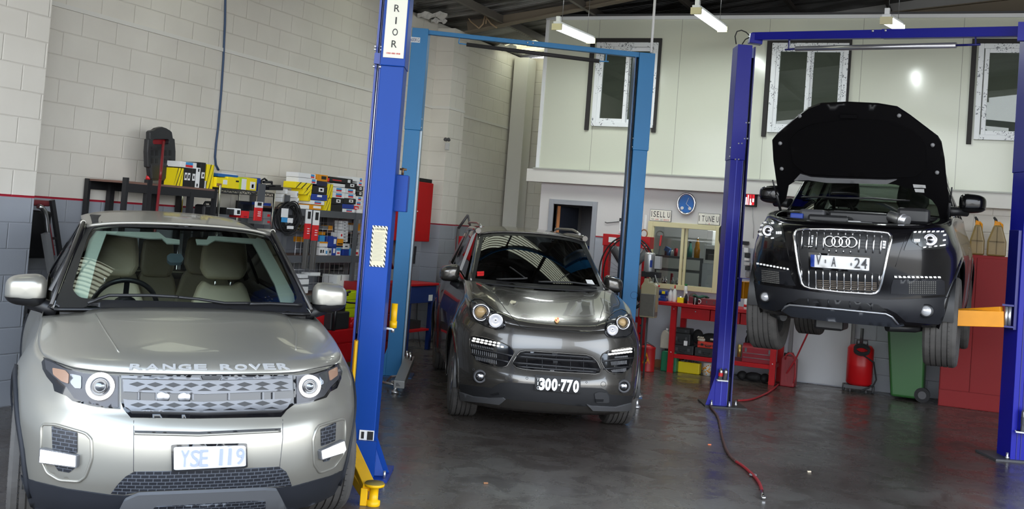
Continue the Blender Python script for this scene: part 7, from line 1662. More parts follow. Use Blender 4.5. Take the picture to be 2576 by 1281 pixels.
for k,(x0,y0,x1,y1,m_,mk,lb) in enumerate(TOP):
 p = (*zz(x0,y0),*zz(x1,y1)); p = (p[0],p[1],p[2],p[3]); st = lb.startswith('S|'); lb = lb[2:] if st else lb
 dep = 0.22 if (y0 < 400 or x1 > 900) else 0.24; base = None
 r_ = rectX(p,X3-0.02); sd = x0 < 600 and y1 < 400
 if sd: dep = 0.16; r_ = (min(yX(p[0],(p[1]+p[3])/2,X3-0.02-dep),r_[1]-0.05),*r_[1:])
 if r_[2] < SA+0.03: base = SA
 e = cartonX('carton',lb,'box',p,X3-0.02-0.003*(k % 3),dep,m_,mk,base,g4,side=sd)
 if st: stripes(r_,X3-0.02-0.003*(k % 3),e,max(2,int((r_[1]-r_[0])/0.10)),slope=1.4)
g5 = 'white cartons at the left end of the rack'
for p,lb in (((370,268,440,312),'plain white carton, left upper'),((340,313,412,345),'plain white carton, left middle'),((335,347,410,385),'plain white carton, left lower'),((445,285,535,345),'white carton with square print, right upper'),((450,347,540,425),'white carton with print, right lower')):
 q = (*zz(p[0],p[1]),*zz(p[2],p[3])); cartonX('carton',lb+' by the grey rack post','box',q,X3-0.05,0.12,wc,((0.55,0.3,0.8,0.7,bk),(0.59,0.36,0.76,0.64,wc)) if 'print' in lb else (),None,g5,side=True)
# coil of black cable on the rack post
q0 = onX(722,549,X3+0.03); cc = thing('cable_coil','big coil of black cable hanging on the grey rack post','cable',(q0.x,q0.y,q0.z-0.2)); mb = MB()
ry = abs(yX(752,549,X3)-yX(692,549,X3))/2; rz = (zX(722,507,X3)-zX(722,590,X3))/2
for k in range(13):
 s_ = 0.62+0.40*((k*7) % 13)/13; ph = k*0.9; dx = 0.012*((k*5) % 7); pts = []
 for i in range(26): a = 2*PI*i/26; pts.append(Vector((q0.x-0.02+dx+0.006*math.sin(3*a+ph),q0.y+ry*s_*math.cos(a)+0.012*math.sin(2*a+ph),q0.z+rz*(s_*math.sin(a)+(1-s_)*0.35)+0.01*math.sin(a*3+ph))))
 mb.tube(pts,0.0065,6,closed=True)
mb.build('cable_loops',MATS['black_rubber'],cc)
tp = lambda x,y: (640+x/7.12,440+y/7.12)
for lb,p,m_,rot in (('upper white tag with a printed sketch',(482,602,604,762),wc,0),('light blue card',(484,765,590,850),MATS['lightblue_card'],0),('white card with a black letter',(592,775,688,860),wc,0),('lower white slip',(584,915,700,970),wc,0)):
 r_ = rectX((*tp(p[0],p[1]),*tp(p[2],p[3])),X3+0.13); mb = MB(); mb.box((X3+0.128,r_[0],r_[2]),(X3+0.131,r_[1],r_[3])); mb.build('tag',m_,cc,label=lb)
wiper_pack('wiper_pack','left red and white wiper blade pack on the grey rack',(771,785),528,602,X3+0.02,14,563,676); wiper_pack('wiper_pack','right red and white wiper blade pack on the grey rack',(790,805),530,606,X3+0.02,14,567,678)
# middle shelf goods
g6 = 'small boxes on the middle rack shelf'
MIDL = [(730,686,773,740,MATS['lightblue_card'],(),'sky blue striped box'),(725,742,798,788,wc,((0,0.7,1,1,MATS['orange_yellow']),),'white box with orange top edge'),(722,792,775,848,wc,((0.2,0.3,0.45,0.7,bk),(0.6,0.3,0.8,0.7,bk)),'white box with black marks at the shelf edge'),(777,795,800,849,wc,((0.2,0.2,0.8,0.6,MATS['lightblue_card']),),'white box with a pale blue square'),(805,800,834,849,MATS['light_grey'],((0.3,0.3,0.7,0.7,bk),),'pale grey box with black square'),
 (806,690,845,788,bc,(),'tall blue striped box'),(846,700,880,788,bc,((0.2,0.3,0.8,0.8,wc),),'blue box with a white picture, upper'),(838,792,874,848,bc,((0.25,0.3,0.75,0.85,wc),),'blue box with a white picture, lower'),(882,718,938,775,MATS['orange_yellow'],((0.1,0.15,0.9,0.35,bk),),'orange yellow box with black lettering'),(880,778,935,790,mat('navy2',C8(28,34,70),0.5),(),'dark navy flat box'),(906,662,938,716,wc,((0.3,0.4,0.7,0.8,rc),),'white box with red print'),(876,793,914,849,wc,((0,0.6,1,0.95,MATS['lightblue_card']),(0.2,0.2,0.8,0.4,rc)),'light blue and white box'),
 (938,760,993,808,wc,((0.3,0.4,0.7,0.6,bk),),'white box over a blue box'),(938,811,990,849,bc,(),'blue box below the white one'),(1008,812,1078,853,wc,((0.1,0.3,0.4,0.8,MATS['orange_yellow']),(0.6,0.2,0.9,0.6,rc)),'white box with orange and red print'),(995,800,1006,850,MATS['lightblue_card'],(),'thin pale blue box')]
for (x0,y0,x1,y1,m_,mk,lb) in MIDL:
 p = (*zz(x0,y0),*zz(x1,y1)); r_ = rectX(p,X3-0.08); cartonX('carton',lb+' on the middle rack shelf','box',p,X3-0.08,0.12,m_,mk,SB if r_[2] < SB+0.035 else None,g6,0.002)
for k in range(7):
 y0_ = 556+k*27; x0_ = 926 if k < 2 else 928-k; p = (*zz(x0_,y0_),*zz(x0_+56,y0_+25)); cartonX('carton','small white carton, %s from the top of the tall column' % ('first','second','third','fourth','fifth','sixth','seventh')[k],'box',p,X3-0.10,0.10,wc,((0.3,0.4,0.6,0.7,MATS['mid_grey']),),None,'column of white cartons on the rack',0.002)
for (x0,y0,x1,y1,m_,lb) in ((1035,578,1090,646,MATS['orange_yellow'],'yellow box on the inner rack shelf, right'),(806,598,846,640,MATS['orange_yellow'],'yellow box on the inner rack shelf, left'),(755,600,800,636,MATS['mid_grey'],'grey gadget box on the inner rack shelf'),(735,655,778,682,MATS['orange_yellow'],'dull yellow box under the inner shelf'),(1000,592,1026,640,wc,'white box on the inner rack shelf'),(1000,672,1068,778,MATS['black_plastic'],'black bag under the inner rack shelf'),(560,700,590,745,MATS['orange_yellow'],'small yellow box behind the wire panel'),(556,590,590,640,mat('olive',C8(110,95,30),0.6),'olive box behind the wire panel')):
 cartonX('carton',lb,'box',(*zz(x0,y0),*zz(x1,y1)),X3-0.16,0.10,m_,(),None,'things on the inner rack shelf',0.002)
cartonX('carton','green and white carton low on the rack','box',(847,692,878,731),X3-0.05,0.2,wc,((0,0,0.55,0.35,MATS['green_card']),(0.8,0.3,1,0.6,MATS['green_card']),(0.3,0.7,0.35,1,MATS['mid_grey'])),SC,None)
cartonX('carton','small black box above the green carton','box',(850,668,866,684),X3-0.1,0.1,bk,((0.3,0.3,0.7,0.7,MATS['mid_grey']),),None,'dark things on the low rack level')
for p,lb in (((755,690,775,700),'white packet behind the SUV mirror, upper'),((757,703,777,716),'white packet behind the SUV mirror, middle'),((758,722,775,738),'white packet behind the SUV mirror, lower'),((781,686,806,694),'flat white box lying above the SUV mirror')):
 cartonX('carton',lb,'box',p,X3-0.05,0.12,wc,(),None,'white packets behind the door mirror',0.002)
# ---- lime drawer unit, red tool cabinet and black cases
XL = -6.62; r_ = rectX((848,733,898,905),XL)
dl = thing('drawer_unit','lime yellow drawer unit below the grey rack','drawers',(XL,r_[0],0)); mb = MB(); ztl = zX(880,733,XL)
yy0,yy1 = yX(848,780,XL),yX(898,780,XL)+0.25; mb.box((XL-0.14,yy0,0.02),(XL-0.01,yy1,ztl)); mb.build('carcass',MATS['lime'],dl)
for k in range(6): mb = MB(); zt = ztl-0.012-k*0.095; mb.box((XL-0.02,yy0+0.01,zt-0.085),(XL,yy1-0.01,zt)); mb.build('drawer',MATS['lime'],dl,bevel=0.006)
XR = -6.35; ztr = zX(865,829,XR); ty0,ty1 = yX(790,850,XR),yX(893,850,XR)
tc_ = thing('tool_cabinet','red tool cabinet behind the champagne SUV bonnet','cabinet',(XR,(ty0+ty1)/2,0)); mb = MB(); mb.box((XR-0.4,ty0,0.05),(XR-0.012,ty1+0.1,ztr)); mb.build('carcass',MATS['red_worn'],tc_,bevel=0.005)
for a,b_ in ((0,0.14),(0.15,0.32),(0.33,ztr-0.1)): mb = MB(); mb.box((XR-0.02,ty0+0.01,ztr-b_),(XR,ty1+0.09,ztr-a-0.01)); mb.build('drawer',MATS['red_worn'],tc_,bevel=0.004)
mb = MB(); za_ = zX(850,768,XR-0.1); mb.box((XR-0.32,yX(820,800,XR-0.1),ztr),(XR-0.1,yX(868,800,XR-0.1),za_)); mb.build('tool_case',MATS['black_plastic'],None,bevel=0.015,label='black plastic case, rear one on the red tool cabinet',cat='case',group='black cases on the red cabinet')
mb = MB(); za_ = zX(860,785,XR-0.02); mb.box((XR-0.09,yX(832,805,XR-0.02),ztr),(XR-0.01,yX(877,805,XR-0.02),za_)); mb.build('tool_case',mat('case_dark',C8(38,38,40),0.5),None,bevel=0.012,label='black ribbed case in front on the red tool cabinet',cat='case',group='black cases on the red cabinet')
v = onX(884,805,XR-0.05); mb = MB(); mb.cyl(v+Vector((0,-0.05,0)),v+Vector((0,0.04,0)),0.03,14); mb.cyl((v.x,v.y,ztr),v,0.035,14); mb.build('vice',MATS['red_worn'],None,label='small red bench vice beside the black cases',cat='vice')
mb = MB(); P3 = [onX(x,y,XR+0.02) for x,y in ((780,770),(820,752),(850,738),(875,742))]; a_ = P3[3]; mb.tube(P3,0.012,8); mb.tube([onX(x,y,XR+0.02) for x,y in ((848,752),(870,738),(880,734))],0.014,8); mb.tube([onX(x,y,XR+0.02) for x,y in ((855,757),(880,762),(905,764))],0.010,8); mb.tube([onX(848,755,XR+0.02),(XR,P3[2].y,ztr)],0.02,8); mb.build('trolley_handle',MATS['black_plastic'],None,label='black jointed lamp arm in front of the lime drawers',cat='lamp arm')
mb = MB(); r_ = rectX((790,791,822,815),XR-0.12); mb.box((XR-0.3,r_[0],ztr),(XR-0.12,r_[1]-0.02,r_[3])); mb.build('tool_box',rc,None,bevel=0.01,label='low red tool box behind the SUV bonnet edge',cat='tool box')
# ---- red wall cabinet between the posts
XK = -6.97; k0,k1 = yX(984,540,XK),yX(1085,540,XK); kz1,kz0 = zX(1050,456,XK),zX(1050,608,XK)
kc_ = thing('wall_cabinet','red steel wall cabinet seen between the two left hoist posts','cabinet',(XK,(k0+k1)/2,kz0))
mb = MB(); mb.box((XW,k0,kz0),(XK-0.015,k1,kz1)); mb.build('carcass',MATS['red_paint'],kc_,bevel=0.004); km = yX(1043,540,XK)
for a,b_,s_ in ((k0,km,-1),(km,k1,1)): mb = MB(); mb.box((XK-0.014,a+0.003,kz0+0.005),(XK,b_-0.003,kz1-0.005)); d_ = mb.build('cabinet_door',MATS['red_paint'],kc_,bevel=0.003); mb = MB(); mb.ell((XK+0.012,km+0.045*s_,(kz0+kz1)/2),(0.012,0.012,0.012),12,8); mb.build('knob',MATS['chrome'],d_)
mb = MB(); mb.box((XW+0.02,yX(1052,457,XK),kz1),(XK-0.02,k1-0.01,kz1+0.05)); mb.build('tray',bk,None,bevel=0.006,label='black tray on top of the red wall cabinet',cat='tray'); mb = MB(); mb.box((XW+0.02,yX(1041,452,XK),kz1),(XK-0.02,yX(1051,452,XK),kz1+0.07)); mb.build('tool_case',MATS['blue_navy'],None,bevel=0.006,label='small blue case on top of the red wall cabinet',cat='case')
mb = MB(); q = onX(1047,618,XW+0.03); mb.box((XW+0.01,q.y-0.012,q.z-0.13),(XW+0.03,q.y+0.018,q.z-0.01)); mb.box((XW+0.005,q.y-0.03,q.z-0.25),(XW+0.025,q.y+0.02,q.z-0.12)); mb.build('brush',MATS['black_plastic'],None,bevel=0.004,label='black brush hanging on the wall under the red cabinet',cat='brush')
mb = MB(); q = onX(978,650,XW+0.03); mb.tube([onX(974,632,XW+0.03),onX(980,655,XW+0.03),onX(988,675,XW+0.03)],0.02,8); mb.build('hand_tool',MATS['red_dark'],None,label='red and black hand tool hanging on the wall left of the light blue post',cat='tool')
# ---- blue workbench with a red top by the pilaster
fb_ = onZ(1080,879); XBn = fb_.x; b1 = fb_.y; b0 = yX(1028,790,XBn); zt = zX(1062,713,XBn)
b0 = min(b0,b1-0.5)
wbch = thing('workbench','blue workbench with a red top beside the white pilaster','workbench',(XBn,(b0+b1)/2,0)); bn = MATS['blue_navy']
mb = MB(); mb.box((XBn-0.42,b0-0.05,zt-0.03),(XBn+0.04,b1+0.06,zt)); mb.build('bench_top',MATS['red_worn'],wbch,bevel=0.005); mb = MB(); mb.box((XBn-0.40,b0-0.02,zX(1060,762,XBn)),(XBn+0.02,b1+0.03,zt-0.032)); mb.build('drawer',bn,wbch,bevel=0.005)
for yy in (b0,b1-0.03):
 for xx in (XBn-0.36,XBn-0.04): mb = MB(); mb.box((xx,yy-0.03,0),(xx+0.05,yy+0.03,zt-0.03)); mb.build('leg',bn,wbch)
zs_ = zX(1050,830,XBn); mb = MB(); mb.box((XBn-0.36,b0,zs_-0.025),(XBn,b1-0.02,zs_)); mb.build('lower_shelf',MATS['red_worn'],wbch)
mb = MB(); r_ = rectX((1078,742,1088,757),XBn+0.022); mb.box((XBn+0.021,r_[0],r_[2]),(XBn+0.023,r_[1],r_[3])); mb.build('drawer_sticker',wc,wbch)
mb = MB(); yy = (b0+b1)/2
for k in range(9): mb.tube([Vector((XBn-0.2+0.05*math.sin(k+i*0.8),b0+0.06+(b1-b0-0.12)*((i+k*0.3) % 5)/5,zs_+0.02+0.035*abs(math.sin(i*1.3+k)))) for i in range(9)],0.008,6)
mb.box((XBn-0.28,b0+0.08,zs_),(XBn-0.08,b1-0.14,zs_+0.10)); mb.build('cable_heap',MATS['black_rubber'],None,label='heap of black cables on the red lower shelf of the blue bench',cat='cable')
mb = MB(); mb.tube([onX(1050,763,XBn-0.2),onX(1048,800,XBn-0.2),onX(1055,860,XBn-0.2),onX(1058,878,XBn-0.2)],0.004,6); mb.build('hanging_wire',MATS['black_rubber'],wbch)
q = onZ(1092,882); rl_ = thing('hose_reel','red and black hose reel on the floor beside the graphite SUV rear wheel','reel',q); mb = MB(); mb.torus(q+Vector((0,0.05,0.14)),(1,0.3,0),0.12,0.03,28,8); mb.build('hose',MATS['black_rubber'],rl_); mb = MB(); mb.lathe([(0,0.04),(0.10,0.035),(0.10,-0.035),(0,-0.04)],q+Vector((0,0.05,0.14)),(1,0.3,0),24); mb.build('drum',MATS['red_dark'],rl_)
# red cabinet low between the posts
XQ = -6.45; r_ = rectX((972,713,992,903),XQ); mb = MB(); qz = zX(982,713,XQ); lc = thing('floor_cabinet','tall red tool chest behind the foreground hoist post','cabinet',(XQ,r_[0],0)); mb.box((XQ-0.4,r_[0]-0.35,0.03),(XQ-0.01,r_[1]+0.03,qz)); mb.build('carcass',MATS['red_dark'],lc,bevel=0.005)
for k in range(5): mb = MB(); mb.box((XQ-0.02,r_[0]-0.34,0.06+(qz-0.08)/5*k),(XQ,r_[1]+0.02,0.05+(qz-0.08)/5*(k+1)-0.012)); mb.build('drawer',MATS['red_dark'],lc,bevel=0.003)
# ---- emergency light on the pilaster
q = onY(1126,378,13.55); el = thing('emergency_light','twin-head emergency light on the white pilaster corner','light',q); mb = MB(); mb.cbox((q.x,q.y-0.02,q.z+0.05),(0.055,0.04,0.10)); mb.build('housing',MATS['light_grey'],el,bevel=0.006)
for dx in (-0.022,0.024): mb = MB(); mb.lathe([(0,0.03),(0.022,0.03),(0.027,0.02),(0.02,-0.01)],(q.x+dx,q.y-0.03,q.z+0.14),(0,-1,0.2),16); mb.build('lamp_head',MATS['dark_grey'],el)
# ---- folded trolley leaning behind the near pier
XT = -6.98; t = lambda x,y,X=XT: onX(x/4.0025,380+y/4.0025,X)
tr = thing('work_trolley','folded grey and black work trolley leaning in the corner behind the mirror','trolley',(XT,t(500,700).y,0))
pts = [t(385,555),t(420,570),t(452,610),t(468,680),t(480,800),t(510,1000),t(540,1200)]; mb = MB(); mb.tube(pts+[Vector((XT+0.02,pts[-1].y+0.06,0.0))],0.02,10); mb.build('tube_frame',MATS['steel'],tr)
mb = MB(); mb.bar(t(523,495),t(612,1090),0.03,0.035); mb.bar(t(515,880),t(590,880),0.02,0.02); mb.build('side_bar',MATS['rack_black'],tr); mb = MB(); mb.bar(t(495,740,XT+0.005),t(545,1050,XT+0.005),0.01,0.012); mb.build('red_rod',MATS['red_dark'],tr)
mb = MB(); mb.bar(t(455,830,XT+0.03),t(520,1230,XT+0.03),0.05,0.045); mb.build('leg',MATS['mid_grey'],tr)
mb = MB(); a,b_ = t(380,600,XT-0.1),t(450,1080,XT-0.1); mb.box((XT-0.25,a.y-0.25,b_.z),(XT-0.06,b_.y,a.z)); mb.build('crate',MATS['black_plastic'],tr,bevel=0.02)
mb = MB(); a,b_ = t(385,480,XT-0.06),t(500,560,XT-0.06); mb.box((XT-0.2,a.y-0.2,b_.z),(XT-0.03,b_.y,a.z-0.01)); mb.build('seat_pad',mat('pad_maroon',C8(110,40,45),0.6),tr,bevel=0.02)
mb = MB(); a = onX(80,742,-6.9); b_ = onX(69,882,-6.9); mb.tube([a+Vector((0,0,0.1)),a,b_,Vector((b_.x,b_.y-0.03,0))],0.022,8); mb.build('pole',MATS['rack_black'],None,label='black post standing between the near pier and the champagne SUV',cat='pole')
# dark stand behind the graphite SUV
e = thing('stand','dark metal A-shaped stand behind the graphite SUV roof','stand',(-6.7,13.2,0)); Yq = 13.25; q = lambda x,y: onY(1040+x/3.37,240+y/3.37,Yq)
mb = MB(); ap = q(462,1015); l_,r2 = q(380,1130),q(482,1115); mb.cyl(ap,l_+(l_-ap)*0.0,0.018,8); mb.cyl(l_,(l_.x,l_.y,0),0.018,8); mb.cyl(ap,r2,0.015,8); mb.cyl(r2,(r2.x+0.02,r2.y,0),0.015,8); mb.build('stand_leg',MATS['dark_grey'],e)
mb = MB(); q1 = onY(1158,600,Yq+0.1); mb.box((q1.x-0.05,Yq+0.06,0.0),(q1.x+0.09,Yq+0.3,q1.z+0.03)); mb.build('tool_box',rc,None,bevel=0.01,label='red box standing behind the graphite SUV',cat='box')
# === things along the back wall
def boxY(name,label,cat,p,Y,depth,mt,marks=(),base=None,group=None,bevel=0.004,parent=None):
 x0,x1,z0,z1 = rectY(p,Y)
 if base is not None: z0 = base
 if z1-z0 < 0.01: z1 = z0+0.02
 mb = MB(); mb.box((x0,Y,z0),(x1,Y+depth,z1)); par = mb.build(name,mt,parent,bevel=min(bevel,(z1-z0)*0.2),label=label,cat=cat,group=group)
 for (a,b_,c,d,m_) in marks: mb = MB(); mb.box((x0+(x1-x0)*a,Y-0.0015,z0+(z1-z0)*b_),(x0+(x1-x0)*c,Y,z0+(z1-z0)*d)); mb.build('print',m_,par)
 return par
def bottle(name,label,cat,px,Y,zb,prof,mt,cap=None,sc=1.0,group=None,n=18):
 """prof: list of (radius, height)"""
 q = onY(px[0],px[1],Y); e = thing(name,label,cat,(q.x,Y,zb),group=group)
 mb = MB(); mb.lathe([(0,0)]+[(r*sc,h*sc) for r,h in prof],(0,0,0),(0,0,1),n); mb.build('body',mt,e,local=True)
 if cap: mb = MB(); r,h0,h1,cm = cap; mb.lathe([(0,h0*sc),(r*sc,h0*sc),(r*sc,h1*sc),(0,h1*sc)],(0,0,0),(0,0,1),n); mb.build('cap',cm,e,local=True)
 return e
# ---- red workbench
YB0 = 13.42; zt = onY(1760,775,YB0).z; X0 = onY(1656,765,YB0).x; fr_ = onZ(1951,969); X1b = fr_.x+0.03; YBk = 14.02
zt = onY(1700,762,YB0).z
wb_ = thing('workbench','long red steel workbench with drawers against the back wall','workbench',((X0+X1b)/2,YB0,0)); rw = MATS['red_worn']
mb = MB(); mb.box((X0,YB0,zt-0.045),(X1b+0.0,YBk,zt)); mb.build('bench_top',rw,wb_,bevel=0.006)
lx = onY(1692,800,YB0).x
for xx in (lx,X1b-0.07):
 for yy in (YB0+0.03,YBk-0.08): mb = MB(); mb.box((xx-0.035,yy,0),(xx+0.035,yy+0.05,zt-0.045)); l_ = mb.build('leg',rw,wb_)
 for z in (0.25,zt-0.08): mb = MB(); mb.ell((xx,YB0+0.028,z),(0.008,0.006,0.008),8,5); mb.build('bolt',MATS['zinc'],l_)
d0 = onY(1711,800,YB0+0.03).x; dw = (X1b-0.12-d0)/3
for k in range(3):
 mb = MB(); mb.box((d0+dw*k+0.005,YB0+0.03,zt-0.185),(d0+dw*(k+1)-0.005,YB0+0.5,zt-0.05)); dd = mb.build('drawer',rw,wb_,bevel=0.003); mb = MB(); mb.lathe([(0,0.008),(0.009,0.006),(0.011,0)],(d0+dw*(k+0.5),YB0+0.03,zt-0.085),(0,-1,0),12); mb.build('lock',MATS['chrome'],dd)
zs = onY(1800,903,YB0+0.05).z; mb = MB(); mb.box((lx,YB0+0.05,zs-0.05),(X1b-0.07,YBk-0.05,zs)); mb.build('lower_shelf',rw,wb_,bevel=0.004)
YI = YB0+0.12
# on the bench
gb = 'things on the red workbench'
vc = thing('bench_vice','blue bench vice at the left end of the red workbench','vice',(onY(1668,748,YI).x,YI,zt)); vx = vc.location.x; bl = mat('vice_blue',C8(28,60,140),0.4)
mb = MB(); mb.box((vx-0.05,YI-0.05,zt),(vx+0.05,YI+0.07,zt+0.035)); mb.box((vx-0.03,YI-0.03,zt+0.035),(vx+0.03,YI+0.05,zt+0.075)); mb.build('vice_base',bl,vc,bevel=0.006); mb = MB(); mb.cyl((vx-0.07,YI,zt+0.10),(vx+0.06,YI,zt+0.10),0.032,16); mb.build('vice_body',bl,vc); mb = MB(); mb.cyl((vx-0.10,YI,zt+0.10),(vx-0.065,YI,zt+0.10),0.036,16); mb.build('vice_jaw',bk,vc); mb = MB(); mb.box((vx-0.01,YI-0.034,zt+0.09),(vx+0.03,YI-0.03,zt+0.125)); mb.build('vice_label',yc_,vc)
bottle('spray_bottle','white squeeze bottle with red cap on the red workbench','bottle',(1697,740),YI,zt,[(0.022,0.0),(0.024,0.01),(0.024,0.13),(0.012,0.15),(0.012,0.16)],wc,(0.008,0.155,0.20,rc),1.05,gb)
bottle('spray_bottle','white bottle with a tipped nozzle behind the red-capped bottle','bottle',(1687,740),YI+0.08,zt,[(0.028,0.0),(0.03,0.01),(0.03,0.10),(0.012,0.13),(0.012,0.15)],wc,(0.014,0.14,0.18,MATS['light_grey']),1.0,gb)
bottle('spray_can','white spray can with green top on the red workbench','can',(1725,730),YI+0.06,zt,[(0.022,0.0),(0.022,0.20),(0.014,0.215)],wc,(0.016,0.21,0.235,MATS['green_card']),1.0,gb)
sb = bottle('trigger_bottle','small black and white trigger bottle in front of the green-topped can','bottle',(1726,745),YI-0.03,zt,[(0.020,0.0),(0.020,0.08),(0.009,0.105),(0.009,0.12)],bk,(0.014,0.115,0.145,wc),1.0,gb)
boxY('carton','small yellow carton on the red workbench','box',(1703,749,1719,764),YI-0.05,0.06,yc_,(),zt,gb)
ch_ = bottle('cup','small chrome cup beside the yellow carton','cup',(1713,742),YI+0.1,zt,[(0.022,0.0),(0.026,0.07),(0.024,0.07),(0.02,0.01)],MATS['chrome'],None,1.0,gb)
boxY('tool_case','dark red metal tool case lying on the red workbench','case',(1762,753,1809,774),YI,0.18,mat('case_maroon',C8(120,35,45),0.45),((0.3,0.3,0.36,0.7,MATS['dark_grey']),(0.7,0.3,0.76,0.7,MATS['dark_grey'])),zt,gb)
boxY('tool_case','maroon tool case behind the black mug','case',(1732,748,1760,768),YI+0.12,0.15,MATS['case_maroon'],(),zt,gb)
mg = bottle('mug','black mug with a white stripe on the red workbench','mug',(1750,758),YI-0.07,zt,[(0.032,0.0),(0.034,0.085),(0.031,0.085),(0.029,0.01)],bk,None,1.0,gb); mb = MB(); mb.torus((0.042,0,0.042),(0,1,0),0.024,0.005,20,6); mb.build('mug_handle',wc,mg,local=True); mb = MB(); mb.lathe([(0.0335,0.005),(0.0345,0.08)],(0,0,0),(0,0,1),4); mb = MB(); mb.box((-0.003,-0.0355,0.0),(0.003,-0.033,0.085)); mb.build('mug_stripe',wc,mg,local=True)
r_ = rectY((1746,740,1784,750),YI+0.2); zc_t = onY(1765,753,YI+0.12).z; mb = MB(); mb.grid([[Vector((r_[0]+(r_[1]-r_[0])*i/8,YI+0.12+0.1*j/3,zt+0.10+0.012*math.sin(i*1.1+j))) for i in range(9)] for j in range(4)]); mb.build('cloth',mat('cloth_green',C8(50,90,75),0.9),None,solid=0.02,label='folded green cloth on the dark red case',cat='cloth',group=gb)
r_ = rectY((1735,732,1752,746),YI+0.22); mb = MB(); mb.ell(((r_[0]+r_[1])/2,YI+0.24,zt+0.06),(0.06,0.05,0.065),16,8); mb.build('rag',mat('rag_brown',C8(90,70,65),0.9),None,label='crumpled brown rag at the window sill',cat='rag',group=gb)
boxY('carton','little red and white packet next to the hoist post','box',(1808,757,1818,768),YI-0.02,0.06,rc,((0,0,1,0.4,wc),),zt,gb)
bottle('oil_bottle','white bottle with red label right of the dark blue post','bottle',(1880,770),YI-0.04,zt,[(0.04,0.0),(0.042,0.01),(0.042,0.12),(0.02,0.15),(0.018,0.165)],wc,(0.043,0.03,0.06,rc),1.0,gb)
# under the bench
YS = YB0+0.10; gu = 'tool cases on the lower bench shelf'; cd = mat('case_black',C8(40,42,44),0.5)
def case(label,p,mt=None,base=None,hd=True,dep=0.22,Y=YS,group=gu):
 r_ = rectY(p,Y); z0 = base if base is not None else r_[2]; e = thing('tool_case',label,'case',((r_[0]+r_[1])/2,Y,z0),group=group); mt = mt or cd
 mb = MB(); mb.box((r_[0],Y,z0),(r_[1],Y+dep,r_[3])); mb.build('case_shell',mt,e,bevel=0.008); w_ = r_[1]-r_[0]; h_ = r_[3]-z0
 mb = MB(); mb.box((r_[0]+0.004,Y-0.004,z0+h_*0.5-0.003),(r_[1]-0.004,Y,z0+h_*0.5+0.003)); mb.build('seam',bk,e)
 for f in (0.22,0.78): mb = MB(); mb.box((r_[0]+w_*(f-0.06),Y-0.008,z0+h_*0.35),(r_[0]+w_*(f+0.06),Y,z0+h_*0.7)); mb.build('latch',MATS['dark_grey'] if mt == cd else bk,e,bevel=0.002)
 if hd: mb = MB(); mb.tube([(r_[0]+w_*0.38,Y-0.005,z0+h_*0.5),(r_[0]+w_*0.40,Y-0.02,z0+h_*0.3),(r_[0]+w_*0.60,Y-0.02,z0+h_*0.3),(r_[0]+w_*0.62,Y-0.005,z0+h_*0.5)],0.006,6); mb.build('case_handle',bk,e)
 return e,r_
c1,r1 = case('black tool case, lowest on the left of the bench shelf',(1690,869,1744,894),base=zs+0.001)
c2,r2 = case('black tool case with a white label stacked on the left case',(1691,839,1736,869),base=r1[3]+0.001); mb = MB(); q = rectY((1720,858,1729,870),YS-0.01); mb.box((q[0],YS-0.01,q[2]),(q[1],YS-0.006,q[3])); mb.build('case_label',wc,c2)
case('flat black case on top of the left stack',(1692,827,1735,838.5),base=r2[3]+0.001,hd=False)
c3,r3 = case('wide black tool case, lowest in the middle of the bench shelf',(1747,877,1808,902),base=zs+0.001)
case('orange red tool case lying on the wide black case',(1754,861,1809,877),mat('case_orange',C8(205,60,45),0.45),r3[3]+0.001)
r_ = rectY((1760,838,1812,862),YS+0.05); mb = MB(); mb.ell(((r_[0]+r_[1])/2,YS+0.12,r_[2]+0.02+0.02),(0.13,0.07,0.07),20,10); mb.ell((r_[0]-0.04,YS+0.12,r_[2]+0.05),(0.07,0.06,0.09),16,8); mb.build('tool_bag',mat('bag_black',C8(30,30,31),0.8),None,label='soft black tool bag on the orange red case',cat='bag')
r_ = rectY((1752,844,1778,861),YS); gl = MB(); gl.ell(((r_[0]+r_[1])/2-0.01,YS+0.03,r_[2]+0.028),(0.05,0.03,0.028),14,8)
for k in range(4): gl.tube([((r_[0]+r_[1])/2-0.03+0.016*k,YS+0.02,r_[2]+0.035),((r_[0]+r_[1])/2-0.04+0.02*k,YS+0.0,r_[2]+0.062),((r_[0]+r_[1])/2-0.05+0.022*k,YS-0.01,r_[2]+0.05)],0.009,8)
gl.build('glove',mat('glove_cream',C8(215,208,190),0.8),None,label='cream work glove lying on the orange red case',cat='glove')
mb = MB(); q = onY(1787,854,YS); mb.cyl(q,q+Vector((0.05,0,0.0)),0.012,10); mb.build('glove',MATS['glove_cream'],None,label='white rag roll beside the cream glove',cat='rag')
rt = rectY((1866,878,1945,918),YS-0.02); tb = thing('tool_chest','red metal tool chest with two silver-trimmed drawers under the bench','tool chest',((rt[0]+rt[1])/2,YS,zs)); mr = mat('chest_red',C8(150,30,45),0.4)
mb = MB(); mb.box((rt[0],YS-0.02,zs),(rt[1],YS+0.22,rt[3])); mb.build('chest_body',mr,tb,bevel=0.006); mb = MB(); mb.prism([(rt[0],YS-0.02,rt[3]),(rt[0],YS+0.22,rt[3]),(rt[0],YS+0.15,rt[3]+0.05),(rt[0],YS+0.03,rt[3]+0.05)],(rt[1]-rt[0],0,0)); mb.build('chest_lid',mr,tb)
hh = rt[3]-zs
for k in range(2): mb = MB(); z = zs+hh*(0.12+0.30*k); mb.box((rt[0]+0.01,YS-0.026,z),(rt[1]-0.01,YS-0.02,z+hh*0.26)); d_ = mb.build('chest_drawer',mr,tb); mb = MB(); mb.box((rt[0]+0.015,YS-0.032,z+hh*0.20),(rt[1]-0.015,YS-0.026,z+hh*0.25)); mb.build('drawer_pull',MATS['chrome'],d_)
